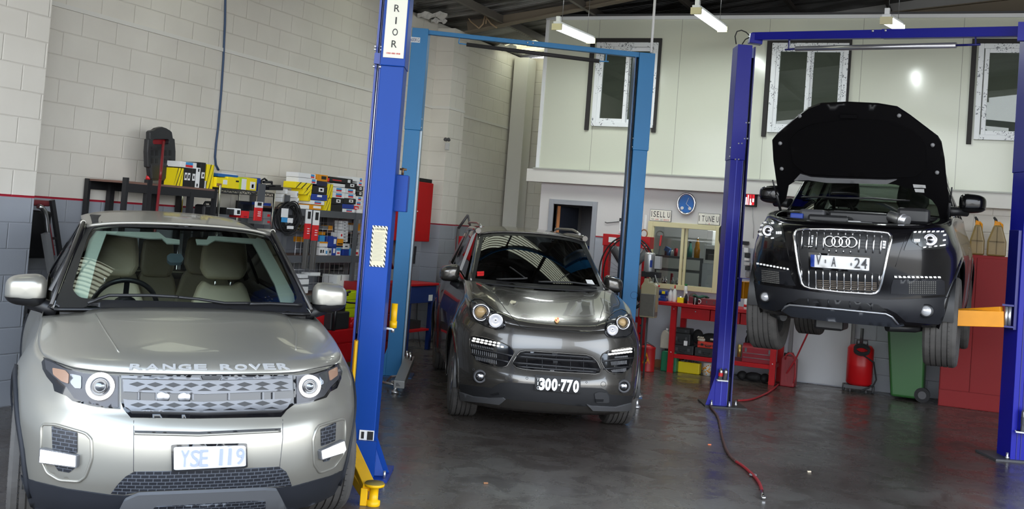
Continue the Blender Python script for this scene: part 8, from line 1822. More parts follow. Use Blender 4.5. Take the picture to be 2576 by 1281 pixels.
for f in (0.12,0.88): mb = MB(); mb.box((rt[0]+(rt[1]-rt[0])*f-0.012,YS-0.03,rt[3]-0.05),(rt[0]+(rt[1]-rt[0])*f+0.012,YS-0.02,rt[3]+0.0)); mb.build('catch',MATS['chrome'],tb)
q = onY(1860,875,YS); mb = MB(); mb.cyl((q.x,YS+0.02,zs+0.05),(q.x,YS+0.02,zs+0.20),0.025,14); mb.build('brass_roll',mat('brass2',C8(190,165,95),0.35,0.7),None,label='brass coloured cylinder beside the red tool chest',cat='cylinder')
bottle('spray_can','black pump can standing behind the red tool chest','can',(1880,860),YS+0.28,rt[3]*0+zs+0.0,[(0.03,0.0),(0.03,0.26),(0.012,0.30),(0.012,0.33)],bk,(0.02,0.33,0.36,bk),1.0)
for k,(x,y,rx) in enumerate(((1863,942,0.06),(1892,945,0.11),(1921,940,0.055))): q = onY(x,y,YS); mb = MB(); mb.ell((q.x,YS+0.1,0.055),(rx,0.10,0.055),18,8); mb.build('bag',MATS['bag_black'],None,label=('black bag on the floor under the bench, left','long black bag on the floor under the red tool chest','black bag on the floor by the bench leg')[k],cat='bag',group='black bags on the floor under the bench')
q = rectY((1931,932,1943,958),YS+0.05); mb = MB(); mb.box((q[0]-0.01,YS+0.12,0),(q[1]+0.01,YS+0.2,0.12)); mb.build('carton',MATS['brown'],None,label='small cardboard box by the right bench leg',cat='box')
# floor items left of the bench
def jerry(label,p,Yf,mt,dep=0.16,spout=None,hoop=True,name='jerry_can'):
 q = onZ((p[0]+p[2])/2,p[3]); Y = q.y; x0,x1 = onY(p[0],(p[1]+p[3])/2,Y).x,onY(p[2],(p[1]+p[3])/2,Y).x; z1 = onY((p[0]+p[2])/2,p[1],Y).z
 e = thing(name,label,'can',((x0+x1)/2,Y,0)); h = z1; w_ = x1-x0
 out = [(x0,0),(x1,0),(x1,h*0.80),(x1-w_*0.25,h*0.90),(x0+w_*0.12,h*0.90),(x0,h*0.82)]
 mb = MB(); mb.prism([(x,Y,z) for x,z in out],(0,dep,0)); mb.build('can_body',mt,e,bevel=0.015,seg=3)
 if hoop: mb = MB(); mb.tube([(x0+w_*0.3,Y+dep/2,h*0.9),(x0+w_*0.35,Y+dep/2,h*0.98),(x1-w_*0.3,Y+dep/2,h*0.98),(x1-w_*0.2,Y+dep/2,h*0.88)],0.010,8); mb.build('can_handle',mt,e)
 mb = MB(); mb.cyl((x0+w_*0.2,Y+dep/2,h*0.88),(x0+w_*0.2,Y+dep/2,h*0.97),0.018,12); mb.build('can_cap',bk,e)
 for f in (0.3,0.5,0.7): mb = MB(); mb.box((x0+w_*f-0.004,Y-0.003,h*0.15),(x0+w_*f+0.004,Y+0.002,h*0.75)); mb.build('rib',mt,e)
 if spout: a,b_,c = [onY(x,y,Y+dep*0.4) for x,y in spout]; mb = MB(); mb.tube([a,b_,c],[0.018,0.014,0.008],10); mb.build('spout',mt,e)
 return e,Y,h,x0,x1
gj,Yg,hg,gx0_,gx1_ = jerry('green watering can with a long spout beside the red waste can',(1662,878,1702,936),0,mat('can_green',C8(25,110,75),0.4),0.15,((1700,912),(1710,895),(1724,890)))
q = rectY((1663,830,1690,880),Yg+0.06); mb = MB(); out = [(q[0],hg*0.98),(q[1],hg*0.98),(q[1],q[3]-0.06),(q[1]-0.04,q[3]-0.02),(q[0]+0.05,q[3]),(q[0]+0.02,q[3]-0.02),(q[0],q[3]-0.08)]
jl = thing('oil_jug','dirty white plastic jug standing on the green watering can','jug',(q[0],Yg,hg*0.98)); mb.prism([(x,Yg+0.02,z) for x,z in out],(0,0.11,0)); mb.build('jug_body',mat('jug_white',C8(190,185,170),0.4,noise=0.3,nscale=12),jl,bevel=0.015,seg=3); mb = MB(); mb.cyl(((q[0]+q[1])/2,Yg+0.07,q[3]-0.01),((q[0]+q[1])/2,Yg+0.07,q[3]+0.02),0.016,12); mb.build('jug_cap',wc,jl)
qz = onZ(1732,940); x0,x1 = onY(1705,925,qz.y).x,onY(1759,925,qz.y).x; z1 = onY(1732,912,qz.y).z
yb_ = thing('storage_box','yellow plastic box full of dark bits on the floor before the bench','box',((x0+x1)/2,qz.y,0)); mb = MB(); mb.box((x0,qz.y,0),(x1,qz.y+0.13,z1)); mb.build('box_body',mat('plastic_yellow',C8(235,210,25),0.45),yb_,bevel=0.01); mb = MB()
for k in range(14): mb.ell((x0+0.02+(x1-x0-0.04)*random.random(),qz.y+0.02+0.09*random.random(),z1+0.005),(0.02,0.015,0.012),8,5)
mb.build('bits',MATS['dark_grey'],yb_,kind='stuff')
qz = onZ(1775,945); e = thing('tub','white paint tub stained with yellow beside the yellow box','tub',qz); x_ = qz.x; hh = onY(1775,912,qz.y+0.05).z
mb = MB(); mb.lathe([(0,0),(0.046,0.0),(0.052,hh),(0.049,hh),(0.045,0.01)],(x_,qz.y+0.05,0),(0,0,1),24); sm_ = mat('tub_stained',C8(225,222,215),0.5); mb.build('tub_body',sm_,e); mb = MB()
for k in range(26): a = random.random()*PI+PI; z_ = random.random()*hh*0.75; rr = 0.047+0.005*z_/hh; mb.ell((x_+rr*math.cos(a),qz.y+0.05+rr*math.sin(a),0.01+z_),(0.010,0.004,0.008),8,5)
mb.build('paint_spots',MATS['orange_yellow'],e,kind='stuff')
mb = MB(); q = onZ(1652,925); mb.box((q.x-0.05,q.y+0.05,0),(q.x+0.05,q.y+0.15,0.09)); mb.build('carton',MATS['brown'],None,label='small brown box between the waste can and the green can',cat='box')
q = onZ(1622,936); e = thing('waste_can','red oily waste can with a yellow warning triangle','waste can',q); hw_ = onY(1622,872,q.y+0.09).z; rr = 0.088
cx_,cy_ = q.x,q.y+rr; mb = MB(); mb.lathe([(0,0),(rr,0.0),(rr*1.02,0.01),(rr,0.02),(rr,hw_-0.02),(rr*1.03,hw_-0.01),(rr*1.03,hw_),(rr*0.6,hw_+0.03),(0,hw_+0.035)],(cx_,cy_,0),(0,0,1),32); mb.build('can_body',mat('waste_red',C8(175,28,32),0.4),e)
mb = MB(); mb.tube([(cx_-0.06,cy_-0.03,hw_+0.02),(cx_,cy_-0.05,hw_+0.06),(cx_+0.08,cy_-0.02,hw_+0.01)],0.008,6); mb.build('lid_handle',MATS['dark_grey'],e)
def cylpt(a,z,r=rr+0.002): return Vector((cx_+r*math.sin(a),cy_-r*math.cos(a),z))
zt0,zt1 = onY(1624,915,cy_-rr).z,onY(1624,886,cy_-rr).z; mb = MB(); mb.add([cylpt(-0.5,zt0),cylpt(0.0,zt0),cylpt(0.62,zt0),cylpt(0.35,(zt0+zt1)/2),cylpt(0.08,zt1),cylpt(-0.2,(zt0+zt1)/2)],[(0,1,5),(1,2,3),(1,3,5),(5,3,4)],False); mb.build('warning_triangle',MATS['orange_yellow'],e); mb = MB(); mb.box((cx_-0.004,cy_-rr-0.006,zt0+0.02),(cx_+0.012,cy_-rr-0.003,zt0+0.06)); mb.build('warning_mark',bk,e)
q = onZ(1645,905); mb = MB(); prof = [(0.0,0),(0.16,0),(0.17,0.1),(0.13,0.25),(0.07,0.36),(0.0,0.42)]; mb.lathe(prof,(q.x-0.03,q.y+0.12,0),(0,0,1),20); mb.build('rubbish_bag',mat('bin_bag',C8(28,28,30),0.5,bump=0.6,bscale=25),None,label='full black rubbish bag behind the red waste can',cat='bag')
# ---- shop press, fan and pump unit
YP = 13.62; x0,x1 = onY(1516,603,YP).x,onY(1635,615,YP).x; zt_,zb_ = onY(1575,592,YP).z,onY(1575,622,YP).z
pr = thing('shop_press','red steel shop press frame behind the light blue post','press',((x0+x1)/2,YP,0)); mb = MB(); mb.box((x0,YP,zb_),(x1,YP+0.18,zt_)); mb.build('press_head',rw,pr,bevel=0.006)
for xa_ in (x0+0.03,x1-0.075):
 mb = MB(); mb.box((xa_-0.02,YP+0.02,0),(xa_+0.06,YP+0.12,zb_)); c_ = mb.build('press_column',MATS['red_worn'],pr)
 for k in range(6): mb = MB(); mb.lathe([(0,0.001),(0.012,0.001)],(xa_+0.02,YP+0.02,0.12+0.1*k),(0,-1,0),10); mb.build('pin_hole',bk,c_)
for f in (0.42,0.55): mb = MB(); mb.cyl((x0+(x1-x0)*f,YP+0.08,zb_-0.25),(x0+(x1-x0)*f,YP+0.08,zb_),0.014,8); mb.build('press_rod',MATS['red_dark'],pr)
mb = MB(); mb.box((x0+0.1,YP-0.0,0.72),(x0+0.24,YP+0.2,0.88)); mb.build('press_jack',MATS['red_worn'],pr,bevel=0.01); mb = MB(); mb.box((x0+0.02,YP+0.03,0.55),(x1-0.02,YP+0.15,0.62)); mb.build('press_table',MATS['red_dark'],pr)
q = rectY((1531,597,1550,610),YP-0.002); mb = MB(); mb.box((q[0],YP-0.003,q[2]),(q[1],YP-0.001,q[3])); mb.build('press_sticker',wc,pr)
q = rectY((1616,612,1628,617),YP-0.002)
for dz in (0,0.03): mb = MB(); mb.box((q[0],YP-0.003,q[2]-dz),(q[1],YP-0.001,q[2]-dz+0.007)); mb.build('press_sticker',wc,pr)
YF_ = 13.35; c = onY(1573,688,YF_); Rf = (onY(1573,595,YF_).z-c.z); fn = thing('drum_fan','large black ring fan half hidden by the light blue post','fan',(c.x,YF_,0)); sx_ = abs(onY(1507,690,YF_).x-c.x)/Rf
def ringpts(R,y,n=48): return [Vector((c.x+R*sx_*math.cos(2*PI*k/n),y,c.z+R*math.sin(2*PI*k/n))) for k in range(n)]
mb = MB(); mb.tube(ringpts(Rf,YF_),0.010,8,closed=True); mb.tube(ringpts(Rf,YF_+0.16),0.010,8,closed=True); mb.build('fan_ring',bk,fn)
mb = MB()
for k in range(28): a = 2*PI*k/28; mb.cyl((c.x+Rf*0.15*sx_*math.cos(a),YF_-0.01,c.z+Rf*0.15*math.sin(a)),(c.x+Rf*sx_*math.cos(a),YF_,c.z+Rf*math.sin(a)),0.0015,4)
mb.build('fan_guard',mat('guard_dark',C8(60,60,62),0.5),fn)
for k in range(4):
 a = 2*PI*k/4+2.3; d_ = Vector((math.cos(a)*sx_,0,math.sin(a))); t_ = Vector((-math.sin(a)*sx_,0.25,math.cos(a))); cc_ = Vector((c.x,YF_+0.08,c.z)); mb = MB(); mb.grid([[cc_+d_*Rf*0.12-t_*0.03,cc_+d_*Rf*0.12+t_*0.03],[cc_+d_*Rf*0.5-t_*0.05,cc_+d_*Rf*0.5+t_*0.06],[cc_+d_*Rf*0.9-t_*0.06,cc_+d_*Rf*0.9+t_*0.07]]); mb.build('fan_blade',MATS['dark_grey'],fn,solid=0.006)
mb = MB(); mb.cyl((c.x,YF_-0.03,c.z),(c.x,YF_+0.14,c.z),0.06,20); mb.build('fan_motor',bk,fn); mb = MB(); mb.cyl((c.x,YF_+0.08,c.z-Rf),(c.x,YF_+0.08,0),0.02,10); mb.lathe([(0,0),(0.2,0.0),(0.2,0.02),(0,0.03)],(c.x,YF_+0.08,0),(0,0,1),28); mb.build('fan_stand',MATS['dark_grey'],fn)
# poster, hook, notice
boxY('poster','white printed notice with a black top edge on the wall left of the blue post','poster',(1557,549,1573,588),FY-0.012,0.01,wc,((0,0.78,1,1,bk),(0.2,0.3,0.8,0.65,MATS['light_grey']),(0.1,0.02,0.9,0.15,mat('pinkish',C8(240,190,200),0.6))))
mb = MB(); mb.tube([onY(1522,559,FY-0.01),onY(1527,561,FY-0.02),onY(1557,558,FY-0.012)],0.006,6); mb.build('wall_hook',MATS['dark_grey'],None,label='thin metal hook on the wall left of the printed notice',cat='hook')
boxY('notice','blank white notice between the blue post and the service window','poster',(1620,541,1627,577),FY-0.012,0.01,wc)
mb = MB(); q = onY(1620,588,13.75); mb.torus(q,(0.3,1,0),0.05,0.008,24,6); mb.build('belt',MATS['brown'],None,label='brown belt hanging behind the red press head',cat='belt')
# pump unit standing beside the post
YU = 12.6; e = thing('hydraulic_pump','hydraulic pump unit with silver motor and oil tank beside the light blue post','pump',(onY(1633,740,YU).x,YU,0)); q = onY(1634,662,YU); sc_ = 1.0
rm_ = (onY(1646,660,YU).x-onY(1620,660,YU).x)/2; zt_m,zb_m = onY(1634,638,YU).z,onY(1634,685,YU).z
mb = MB(); mb.lathe([(0,zt_m-zb_m+0.012),(rm_*0.8,zt_m-zb_m+0.010),(rm_*0.95,zt_m-zb_m),(rm_,zt_m-zb_m-0.01),(rm_,0.015),(rm_*0.9,0),(0,0)],(q.x,YU,zb_m),(0,0,1),32); mb.build('motor',mat('motor_silver',C8(190,190,190),0.35,0.6),e)
r_ = rectY((1635,655,1641,673),YU-rm_*0.9); mb = MB(); mb.box((r_[0],YU-rm_*0.96,r_[2]),(r_[1],YU-rm_*0.85,r_[3])); mb.build('motor_label',bc,e)
boxY('switch_box',None,None,(1646,645,1661,677),YU-0.04,0.08,MATS['light_grey'],parent=e); boxY('pump_bracket',None,None,(1613,684,1657,698),YU-0.05,0.12,bk,parent=e)
mb = MB(); a,b_ = onY(1657,641,YU),onY(1664,592,YU); mb.bar(a,a.lerp(b_,0.5),0.012,0.008); mb.build('lever',MATS['dark_grey'],e); mb = MB(); mb.bar(a.lerp(b_,0.45),b_,0.024,0.02); mb.build('lever_grip',rc,e,bevel=0.005)
mb = MB(); mb.tube([onY(1648,692,YU-0.06),onY(1651,703,YU-0.06),onY(1657,717,YU-0.06)],0.005,6); mb.build('return_pipe',MATS['light_grey'],e); mb = MB(); mb.ell(onY(1658,720,YU-0.06),(0.012,0.012,0.012),12,8); mb.build('valve_knob',rc,e)
x0,x1 = onY(1613,750,YU).x,onY(1652,750,YU).x; z0,z1,zn = onY(1632,799,YU).z,onY(1632,700,YU).z,onY(1632,714,YU).z; zl = onY(1632,738,YU).z
P_ = [(x0,z0),(x1,z0),(x1+0.004,zl),(x1+0.004,zn-0.02),(x1-0.03,zn+0.01),(x0+0.10,zn+0.02),(x0+0.09,z1),(x0+0.035,z1),(x0+0.03,zn+0.02),(x0+0.002,zn-0.03)]
mb = MB(); mb.prism([(x,YU-0.05,z) for x,z in P_],(0,0.13,0)); mb.build('oil_tank',mat('tank_milky',C8(190,180,145),0.35),e,bevel=0.014,seg=3)
mb = MB(); mb.box((x0-0.001,YU-0.053,z0+0.01),(x1+0.001,YU+0.083,zl)); mb.build('oil_level',mat('oil_grey',C8(122,118,110),0.3,noise=0.2,nscale=30),e,bevel=0.014,seg=3,label='grey hydraulic oil filling the lower part of the tank')
mb = MB(); mb.cyl(((x0+x1)/2,YU,0),((x0+x1)/2,YU,z0),0.012,8); mb.cyl((x0+0.02,YU+0.05,0),(x0+0.02,YU+0.05,z1+0.05),0.014,8); mb.build('pump_stand',MATS['dark_grey'],e)
# ---- signs, clock
def sign(label,p,txt,small,name,hgt,gapw,smallc):
 x0,x1,z0,z1 = rectY(p,FY-0.012); e = thing(name,label,'sign',((x0+x1)/2,FY-0.01,z0)); mb = MB(); mb.box((x0,FY-0.014,z0),(x1,FY-0.002,z1)); mb.build('sign_edge',MATS['dark_grey'],e,bevel=0.003); mb = MB(); mb.box((x0+0.005,FY-0.017,z0+0.005),(x1-0.005,FY-0.013,z1-0.005)); mb.build('sign_face',mat('sign_cream',C8(248,244,232),0.5),e)
 w_ = x1-x0; h_ = z1-z0; R1,U1 = Vector((1,0,0)),Vector((0,0,1))
 for ch,f,wf in txt: text_on(ch,Vector((x0+w_*f,FY-0.018,z0+h_*hgt)),R1,U1,h_*0.50,MATS['ink'],'sign_letter',e,depth=0.002,width=w_*wf,bold=0.0)
 for s_,f,z_,hh_,wf,m_ in small: text_on(s_,Vector((x0+w_*f,FY-0.018,z0+h_*z_)),R1,U1,h_*hh_,m_,'sign_small_text',e,depth=0.002,width=w_*wf)
 return e
sign('cream sign reading I SELL U above the service window',(1635,528,1689,557),[('I',0.085,0.025),('S',0.225,0.115),('E',0.38,0.10),('L',0.53,0.09),('L',0.67,0.09),('U',0.88,0.12)],[('TOP',0.14,0.15,0.11,0.13,MATS['mid_grey']),('CARS',0.34,0.14,0.11,0.17,MATS['red_ink']),('OUT',0.56,0.14,0.11,0.11,MATS['mid_grey']),('SERVICES',0.78,0.14,0.11,0.26,MATS['red_ink'])],'wall_sign',0.60,0,None)
sign('cream sign reading I TUNE U above the right end of the service window',(1756,537,1811,566),[('I',0.06,0.025),('T',0.24,0.12),('U',0.41,0.11),('N',0.56,0.11),('E',0.71,0.10),('U',0.90,0.11)],[('CUSTOM MOTORS',0.5,0.88,0.08,0.5,MATS['light_grey']),('C',0.38,0.10,0.10,0.04,MATS['mid_grey']),('20',0.53,0.10,0.09,0.07,MATS['red_ink']),('--',0.68,0.11,0.02,0.12,MATS['mid_grey'])],'wall_sign',0.52,0,None)
c = onY(1726.5,513,FY-0.02); ax_,az_ = abs(onY(1750.5,513,FY).x-onY(1702.5,513,FY).x)/2,(onY(1727,485,FY).z-onY(1727,541,FY).z)/2
ck = thing('wall_clock','oval chrome wall clock with a blue dial','clock',(c.x,FY-0.01,c.z-az_))
def oval(mb,rx,rz,y,y2,n=48,r_in=None):
 a = [Vector((c.x+rx*math.cos(2*PI*k/n),y,c.z+rz*math.sin(2*PI*k/n))) for k in range(n)]; mb.prism(a,(0,y2-y,0)); return mb
mb = MB(); mb.tube([Vector((c.x+ax_*0.90*math.cos(2*PI*k/48),FY-0.025,c.z+az_*0.92*math.sin(2*PI*k/48))) for k in range(48)],0.014,10,closed=True); mb.build('clock_rim',MATS['chrome'],ck)
oval(MB(),ax_*0.88,az_*0.9,FY-0.016,FY-0.001).build('clock_back',MATS['light_grey'],ck)
dm = mat('dial_blue',C8(20,110,200),0.4); oval(MB(),ax_*0.76,az_*0.80,FY-0.020,FY-0.014).build('dial',dm,ck)
mb = MB(); h1 = Vector((c.x,FY-0.026,c.z)); mb.bar(h1,h1+Vector((0.028,0,az_*0.55)),0.004,0.008,up=(0,1,0)); mb.build('minute_hand',wc,ck); mb = MB(); mb.bar(h1,h1+Vector((0.055,0,-0.045)),0.004,0.009,up=(0,1,0)); mb.build('hour_hand',wc,ck); mb = MB(); mb.bar(h1,h1+Vector((-0.010,0,-az_*0.62)),0.003,0.003,up=(0,1,0)); mb.build('second_hand',MATS['lightblue_card'],ck)
for s_ in (-1,1):
 d_ = Vector((c.x+s_*ax_*0.40+0.0,FY-0.022,c.z-az_*0.40)); mb = MB(); mb.lathe([(0,0.003),(0.016,0.003),(0.021,0.004),(0.021,0)],d_,(0,-1,0),20); mb.build('sub_dial',wc,ck); mb = MB(); mb.bar(d_+Vector((0,-0.004,-0.008)),d_+Vector((0,-0.004,0.008)),0.005,0.002); mb.build('sub_hand',MATS['mid_grey'],ck)
for a in range(12):
 if a in (3,4,5,6,7): continue
 t_ = PI/2-2*PI*a/12; mb = MB(); mb.cbox((c.x+ax_*0.62*math.cos(t_),FY-0.0215,c.z+az_*0.64*math.sin(t_)),(0.008,0.002,0.005)); mb.build('hour_mark',MATS['lightblue_card'],ck)
# red-white lit sign
x0,x1,z0,z1 = rectY((1875,487,1904,520),FY-0.03); e = thing('illuminated_sign','small black-framed lit red and white sign under the ledge','sign',((x0+x1)/2,FY,z0)); mb = MB(); mb.box((x0,FY-0.04,z0),(x1,FY-0.002,z1)); mb.build('sign_frame',MATS['black_foam'],e,bevel=0.003)
rd = mat('sign_red_lit',C8(225,30,45),0.4,emit=C8(235,30,45),estr=0.6); wl2 = mat('sign_white_lit',C8(250,245,245),0.4,emit=(1,0.95,0.95),estr=0.7); w_ = x1-x0; h_ = z1-z0
for a,b_,cc_,d_,m_ in ((0.10,0.12,0.80,0.92,rd),(0.02,0.12,0.16,0.7,wl2),(0.22,0.12,0.30,0.88,wl2),(0.40,0.12,0.52,0.6,wl2),(0.62,0.35,0.78,0.62,wl2),(0.48,0.12,0.58,0.3,wl2),(0.34,0.2,0.38,0.9,MATS['black_foam']),(0.55,0.3,0.60,0.9,MATS['black_foam'])): mb = MB(); mb.box((x0+w_*a,FY-0.043-0.002*(m_ != rd),z0+h_*b_),(x0+w_*cc_,FY-0.039,z0+h_*d_)); mb.build('sign_glyph',m_,e)
mb = MB(); mb.tube([onY(1893,520,FY-0.01),onY(1893,545,FY-0.01),onY(1896,570,FY-0.01),onY(1895,600,FY-0.01)],0.004,6); mb.build('power_cord',MATS['light_grey'],e)
# black jacket-like cover hanging left of the post and wall rack right of it
P_ = [(1828,551),(1808,573),(1807,605),(1812,622),(1822,645),(1836,660),(1840,600),(1838,551)]
mb = MB(); mb.prism([onY(x,y,FY-0.07) for x,y in P_],(0,0.06,0)); mb.build('seat_cover',mat('cover_black',C8(40,40,40),0.8),None,bevel=0.02,seg=3,label='black cover hanging on the wall behind the dark blue post',cat='cover')
gw = 'small parts on the wall rack behind the dark blue post'
WR = [(1867,607,1881,616,bk),(1871,624,1882,636,wc),(1873,637,1884,648,bk),(1872,650,1884,656,wc),(1871,660,1885,668,MATS['light_grey']),(1874,670,1884,680,bk),(1875,684,1885,698,MATS['mid_grey']),(1811,629,1819,640,bk),(1812,646,1820,656,wc),(1811,664,1820,676,bk)]
nm = ('top black packet','white packet under the top black one','black gadget','thin white packet','pale grey packet','lower black packet','lowest grey packet','black packet','white packet','lowest black packet')
for k,(a,b_,cc_,d_,m_) in enumerate(WR): boxY('packet',nm[k]+(' on the rack right of the dark blue post' if k < 7 else ' on the rack left of the dark blue post'),'packet',(a,b_,cc_,d_),FY-0.10,0.095,m_,(),None,gw)
# ---- right part of the back wall
q = onZ(1980,975); jr,Yj,hj,jx0,jx1 = jerry('dark red jerry can standing right of the workbench',(1963,888,2000,974),0,mat('can_red',C8(135,35,42),0.45),0.2)
# drainer
q = onZ(2160,985); dx,dy = q.x,min(q.y+0.14,13.88); e = thing('oil_drainer','red upright oil drainer on wheels with a coiled hose','oil drainer',(dx,dy,0)); w_ = (onY(2194,920,dy).x-onY(2127,920,dy).x)/2; z1 = onY(2160,868,dy).z; z0 = onY(2160,975,dy).z+0.03
mb = MB(); mb.lathe([(0,0.0),(w_*0.8,0.0),(w_,0.03),(w_,(z1-z0)*0.48),(w_*1.01,(z1-z0)*0.5),(w_,(z1-z0)*0.52),(w_,z1-z0-0.04),(w_*0.8,z1-z0),(0,z1-z0+0.01)],(dx,dy,z0),(0,0,1),36); mb.build('tank',mat('drain_red',C8(185,20,26),0.35,spec=0.4),e)
mb = MB(); mb.cyl((dx,dy,z1),(dx,dy,z1+0.20),0.02,12); mb.tube([(dx-0.05,dy,z1),(dx-0.05,dy,z1+0.06),(dx+0.07,dy,z1+0.06),(dx+0.07,dy,z1)],0.010,8); mb.build('neck',MATS['dark_grey'],e)
mb = MB(); pts = []
for k in range(70): a = k*0.42; pts.append(Vector((dx+0.03+0.085*math.cos(a),dy-w_-0.02-0.012*math.sin(a*0.5)-0.01,z1-0.06+0.05*math.sin(a)+0.0006*k)))
pts += [Vector((dx+w_+0.01,dy-w_*0.5,z1-0.18)),Vector((dx+w_+0.05,dy-w_*0.5,z1-0.38)),Vector((dx+w_+0.02,dy-w_*0.5,0.10)),Vector((dx+0.04,dy-w_-0.04,0.03))]; mb.tube(pts,0.010,8); mb.build('hose',MATS['black_rubber'],e)
for s_ in (-1,1): mb = MB(); mb.cyl((dx+s_*(w_+0.005),dy-0.03,0.045),(dx+s_*(w_+0.03),dy-0.03,0.045),0.045,20); mb.cyl((dx+s_*w_*0.6,dy-w_*0.7,0.02),(dx+s_*w_*0.6+0.015,dy-w_*0.7,0.02),0.022,12); mb.build('castor',MATS['dark_grey'],e)
mb = MB(); mb.box((dx-w_*1.05,dy-w_*0.75,0.045),(dx+w_*1.05,dy+w_*0.5,z0+0.0)); mb.build('chassis',MATS['dark_grey'],e)
# green wheelie bin
qa = onZ(2275,1008); by = qa.y; x0b,x1b = onY(2240,990,by).x,onY(2322,995,by).x; x0t,x1t = onY(2232,840,by-0.03).x,onY(2328,840,by-0.03).x; zt = 0.95
e = thing('wheelie_bin','green wheeled rubbish bin between the drainer and the red cabinet','bin',((x0b+x1b)/2,by,0)); k_ = zt/onY(2280,840,by).z
x0t = x0b+(x0t-x0b)*k_; x1t = x1b+(x1t-x1b)*k_; gm = mat('bin_green',C8(48,96,48),0.38)
mb = MB(); mb.add([(x0b,by,0.03),(x1b,by,0.03),(x1b,by+0.42,0.03),(x0b,by+0.42,0.03),(x0t,by-0.05,zt),(x1t,by-0.05,zt),(x1t,by+0.5,zt),(x0t,by+0.5,zt)],[(0,3,2,1),(4,5,6,7),(0,1,5,4),(1,2,6,5),(2,3,7,6),(3,0,4,7)],False); mb.build('bin_body',gm,e,bevel=0.03,seg=4)
mb = MB(); mb.box((x0t-0.02,by-0.08,zt),(x1t+0.02,by+0.52,zt+0.05)); mb.build('bin_lid',gm,e,bevel=0.02,seg=3); mb = MB(); q = onY(2321,997,by+0.05); mb.cyl((x1b-0.01,by-0.012,0.085),(x1b-0.01,by+0.05,0.085),0.085,28); mb.build('wheel',MATS['black_rubber'],e); mb = MB(); mb.cyl((x1b-0.01,by-0.02,0.085),(x1b-0.01,by-0.012,0.085),0.045,24); mb.build('hub',MATS['dark_grey'],e)
# red cabinet
qa,qb = onZ(2358,1022),onZ(2538,1040); cyy = (qa.y+qb.y)/2; x0,x1 = qa.x,qb.x; zt = onY(2450,641,cyy).z
e = thing('storage_cabinet','wide red steel cabinet by the right hoist post, two oil jugs on top','cabinet',((x0+x1)/2,cyy,0)); rp_ = mat('cabinet_red',C8(138,10,16),0.45,spec=0.3,noise=0.08,nscale=4)
mb = MB(); mb.box((x0,cyy,0.0),(x1,FY-0.02,zt)); mb.build('carcass',rp_,e,bevel=0.004); xm_ = onY(2449,800,cyy).x; zl_ = onY(2449,988,cyy).z
for a,b_ in ((x0+0.01,xm_-0.003),(xm_+0.003,x1-0.01)): mb = MB(); mb.box((a,cyy-0.012,zl_),(b_,cyy-0.001,zt-0.03)); mb.build('cabinet_door',rp_,e,bevel=0.002)
mb = MB(); mb.box((x0+0.01,cyy-0.012,0.01),(x1-0.01,cyy-0.001,zl_-0.006)); mb.build('plinth',rp_,e); mb = MB(); mb.box((x1-0.02,cyy-0.02,zt-0.14),(x1-0.005,cyy-0.012,zt-0.10)); mb.build('hinge',MATS['dark_grey'],e)
def jug(label,p,Y):
 x0,x1,z0,z1 = rectY(p,Y); z0 = zt; w_ = x1-x0; h = z1-z0; e = thing('oil_jug',label,'jug',((x0+x1)/2,Y,z0),group='oil jugs on the red cabinet'); jm = mat('jug_amber',C8(140,118,70),0.35,noise=0.35,nscale=9); om = MATS['orange_yellow']
 P_ = [(0,0),(1,0),(1,0.38),(0.72,0.80),(0.30,0.80),(0.0,0.38)]; mb = MB(); mb.prism([(x0+w_*a,Y,z0+h*b_) for a,b_ in P_],(0,0.14,0)); mb.build('jug_body',jm,e,bevel=0.02,seg=3)
 mb = MB(); mb.box((x0+w_*0.10,Y-0.006,z0+h*0.36),(x0+w_*0.9,Y,z0+h*0.39)); mb.box((x0+w_*0.48,Y-0.006,z0+h*0.05),(x0+w_*0.52,Y,z0+h*0.75)); mb.build('jug_rib',mat('jug_dark',C8(100,82,45),0.5),e)
 mb = MB(); mb.prism([(x0+w_*0.28,Y+0.02,z0+h*0.70),(x0+w_*0.62,Y+0.02,z0+h*0.70),(x0+w_*0.60,Y+0.02,z0+h*0.88),(x0+w_*0.34,Y+0.02,z0+h*0.92)],(0,0.09,0)); mb.build('jug_collar',om,e,bevel=0.006); mb = MB(); mb.tube([(x0+w_*0.55,Y+0.06,z0+h*0.88),(x0+w_*0.72,Y+0.06,z0+h*0.82),(x0+w_*0.74,Y+0.02,z0+h*0.6)],0.014,8); mb.build('jug_handle',om,e)
 mb = MB(); mb.tube([(x0+w_*0.42,Y+0.06,z0+h*0.86),(x0+w_*0.38,Y+0.06,z0+h*0.94),(x0+w_*0.28,Y+0.05,z0+h*1.0)],[0.02,0.016,0.012],10); mb.build('jug_spout',bk,e); return e
jug('left amber oil jug with orange collar on the red cabinet',(2440,546,2478,637),13.75); jug('right amber oil jug with orange collar on the red cabinet',(2484,547,2533,641),13.75)
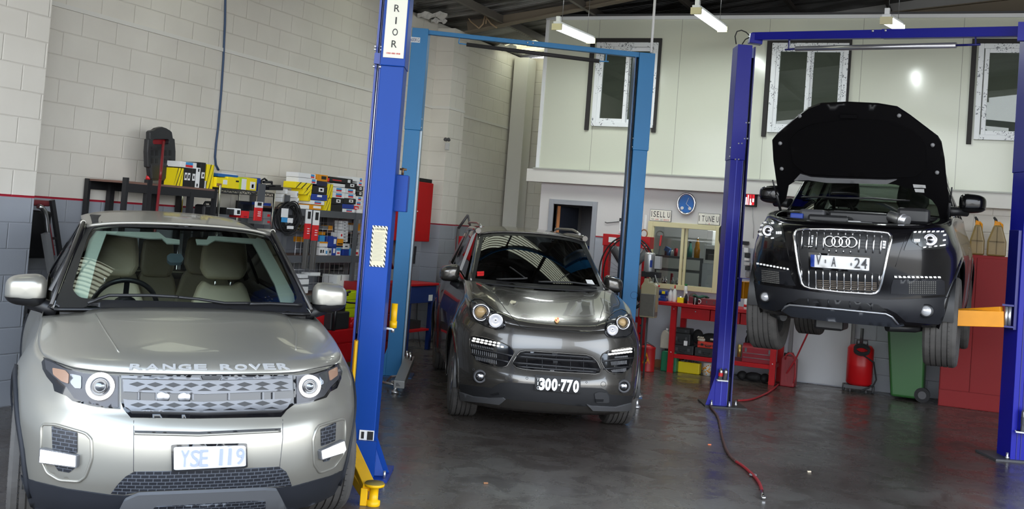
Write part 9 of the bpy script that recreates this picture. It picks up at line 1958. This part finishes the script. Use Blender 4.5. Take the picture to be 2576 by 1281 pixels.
# ---- hoses on the floor
def flo(pts,Z=0.012):
 out = []; P3 = [onZ(x,y,Z) for x,y in pts]
 for i in range(len(P3)-1):
  a = P3[max(i-1,0)]; b_ = P3[i]; c_ = P3[i+1]; d_ = P3[min(i+2,len(P3)-1)]
  for s_ in range(5): t_ = s_/5; out.append(0.5*((2*b_)+(c_-a)*t_+(2*a-5*b_+4*c_-d_)*t_*t_+(3*b_-a-3*c_+d_)*t_**3))
 out.append(P3[-1]); return out
q = lambda x,y: (1740+x/3.081,900+y/3.081)
h = thing('air_hose','worn air hose winding over the floor before the dark blue post, red at one end','hose',onZ(*q(330,795)))
mb = MB(); mb.tube(flo([q(175,345),q(145,358),q(152,390),q(200,455),(q(222,540)),q(235,610),q(262,700),q(300,765),q(345,805)]),0.011,8); mb.build('hose_grey',mat('hose_brown',C8(92,62,58),0.6),h,label='grime-covered grey brown stretch'); mb = MB(); mb.tube(flo([q(345,805),q(400,842),q(450,885),q(490,925),q(525,975),q(548,1040)]),0.011,8); mb.build('hose_red',mat('hose_red',C8(165,40,48),0.5),h,label='clean red stretch')
mb = MB(); c_ = onZ(*q(475,908),0.012); mb.torus(c_,(0,0,1),0.022,0.006,20,8); mb.build('hose_clip',MATS['mid_grey'],h); a,b_ = onZ(*q(546,1035),0.014),onZ(*q(556,1085),0.014); mb = MB(); mb.cyl(a,b_,0.012,12); mb.lathe([(0.006,0.0),(0.016,0),(0.018,0.012),(0.016,0.02),(0.006,0.02)],b_+Vector((0,0,-0.01)),(0,0,1),16); mb.build('hose_coupling',MATS['chrome'],h)
mb = MB(); P3 = flo([(1856,1008),(1885,1006),(1915,996),(1940,983),(1962,964)]); zc_ = hj*0.55; pj = onY(1985,930,Yj-0.06); pk = onY(2002,903,Yj-0.06); pe = onY(2038,826,Yj-0.35)
P3 += [pj,pk,pk.lerp(pe,0.5),pe,pe+Vector((0.01,0.1,0.12))]; mb.tube(P3,0.010,8); mb.build('air_hose',MATS['hose_red'],None,label='red air hose rising from the floor past the jerry can',cat='hose')
mb = MB(); mb.tube([onY(x,y,Yj-0.03) for x,y in ((1975,905),(1978,893),(1988,889),(1998,896),(2001,915),(2000,950),(1996,965))],0.009,8); mb.build('hose',MATS['hose_red'],None,label='loop of red hose hung over the jerry can',cat='hose')
for k,(x,y,m_,lb) in enumerate(((1785,1119,mat('butt_orange',C8(215,120,80),0.7),'small orange scrap on the floor beside the air hose'),(2036,1187,mat('butt_white',C8(215,200,175),0.7),'small pale scrap on the floor right of the hose end'),(1222,1216,MATS['brown'],'small brown scrap on the floor before the graphite SUV'))):
 c_ = onZ(x,y,0.006); mb = MB(); mb.bar(c_-_R0*0.014,c_+_R0*0.014+_F0*0.008,0.012,0.01); mb.build('scrap',m_,None,bevel=0.002,label=lb,cat='scrap',group='scraps on the floor')
# ---- office seen through the service window
YO = 15.1; zc_ = onY(1700,645,YO).z; x0,x1 = -4.6,-1.95
oc = thing('office_shelf','dark two-level shelf inside the office behind the service window','shelf',(-3.8,YO,0)); mb = MB(); xe = onY(1768,650,YO).x
for z in (zc_,onY(1700,678,YO).z): mb = MB(); mb.box((x0,YO,z-0.03),(xe,YO+0.35,z)); mb.build('shelf_board',MATS['dark_grey'],oc)
for xx in (x0+0.02,xe-0.04): mb = MB(); mb.box((xx,YO+0.02,0),(xx+0.04,YO+0.06,zc_)); mb.build('shelf_leg',MATS['dark_grey'],oc)
go = 'things on the office shelf'; zc_ += 0.001
for px,w_,h_,m_,lb in ((1676,0.05,0.08,'dark_grey','dark jar'),(1690,0.04,0.07,'light_grey','pale cup'),(1700,0.05,0.10,'red_dark','maroon tin')):
 q = onY(px,640,YO+0.1); mb = MB(); mb.lathe([(0,0),(w_/2,0),(w_/2,h_),(w_*0.3,h_+0.01),(0,h_+0.01)],(q.x,YO+0.1,zc_),(0,0,1),16); mb.build('jar',MATS[m_],None,label=lb+' on the shelf behind the left window pane',cat='jar',group=go)
q = onY(1681,622,YO+0.1); mb = MB(); mb.bar((q.x-0.04,YO+0.1,zc_+0.10),(q.x+0.03,YO+0.1,zc_+0.07),0.07,0.06); mb.cyl((q.x+0.01,YO+0.1,zc_),(q.x+0.01,YO+0.1,zc_+0.08),0.03,12); mb.build('hand_tool',mat('tool_blue',C8(40,90,140),0.5),None,label='blue hand tool on the office shelf behind the left pane',cat='tool',group=go)
bottle('bottle','green glass bottle with black cap behind the right window pane','bottle',(1735,640),YO+0.12,zc_,[(0.035,0),(0.035,0.10),(0.016,0.17),(0.014,0.2)],mat('glass_green',C8(60,110,100),0.2),(0.018,0.2,0.225,bk),1.0,go); bottle('bottle','amber bottle with a figure top behind the right window pane','bottle',(1753,640),YO+0.05,zc_,[(0.04,0),(0.042,0.12),(0.03,0.15),(0.03,0.2),(0.015,0.23),(0.012,0.26)],mat('glass_amber',C8(165,110,30),0.2),(0.012,0.26,0.28,MATS['chrome']),1.0,go)
x0,x1,z0,z1 = rectY((1770,617,1812,664),14.85); mw = thing('microwave','silver microwave on top of the grey office fridge','microwave',((x0+x1)/2,14.85,z0)); mb = MB(); mb.box((x0,14.85,z0),(x1+0.1,15.15,z1)); mb.build('case',MATS['light_grey'],mw,bevel=0.005); mb = MB(); q = rectY((1775,627,1803,655),14.84); mb.box((q[0],14.835,q[2]),(q[1],14.85,q[3])); mb.build('door_glass',bk,mw)
mb = MB(); mb.box((x0-0.01,14.85,0),(x1+0.1,15.3,z0)); mb.build('fridge',mat('fridge_grey',C8(165,168,172),0.4),None,bevel=0.01,label='grey fridge in the office under the microwave',cat='fridge')
q = rectY((1778,580,1793,615),15.0); mb = MB(); mb.box((q[0],15.0,z1),(q[1],15.2,q[3])); mb.build('dispenser',MATS['light_grey'],None,bevel=0.01,label='pale dispenser standing on the microwave',cat='dispenser')
mb = MB(); q = onY(1680,720,14.0); zsl = WZ0+0.046; mb.cyl((q.x,FY+0.03,zsl),(q.x,FY+0.03,zsl+0.14),0.018,12); mb.build('spring',MATS['red_dark'],None,label='brown spring part standing on the service window sill',cat='part')
for k,px in enumerate((1666,1672,1690,1702)): q = onY(px,720,FY); mb = MB(); mb.lathe([(0,0),(0.022,0),(0.022,0.05),(0.008,0.055),(0.008,0.09)],(q.x,FY+0.02,zsl),(0,0,1),12); mb.build('metal_part',MATS['steel'],None,label=('first','second','third','fourth')[k]+' steel part from the left on the window sill',cat='part',group='steel parts on the window sill')
# things inside the door opening
mb = MB(); q = onY(1478,628,15.2); mb.box((q.x-0.10,15.2,0.0),(q.x+0.12,15.5,q.z+0.05)); mb.build('crate',mat('crate_blue',C8(20,60,150),0.5),None,label='blue crate inside the open doorway',cat='crate')
mb = MB(); q = onY(1440,560,15.6); mb.box((q.x,15.6,0.0),(q.x+0.9,15.64,2.1)); mb.build('partition_panel',mat('panel_grey',C8(150,150,155),0.6),None,label='pale grey panel standing inside the doorway',cat='panel')
# unseen lamp added to brighten the office interior
batten((-4.0,15.2,2.15),(-2.9,15.2,2.15),'unseen batten light added to brighten the office',110)
for xx,lb in ((-4.9,'left'),(-2.5,'middle'),(0.0,'right')): batten((xx-0.5,14.36,4.46),(xx+0.5,14.36,4.46),'unseen batten light added to brighten the upper room behind the %s window' % lb,60)  # added lamps tucked above the window heads to brighten the upper room
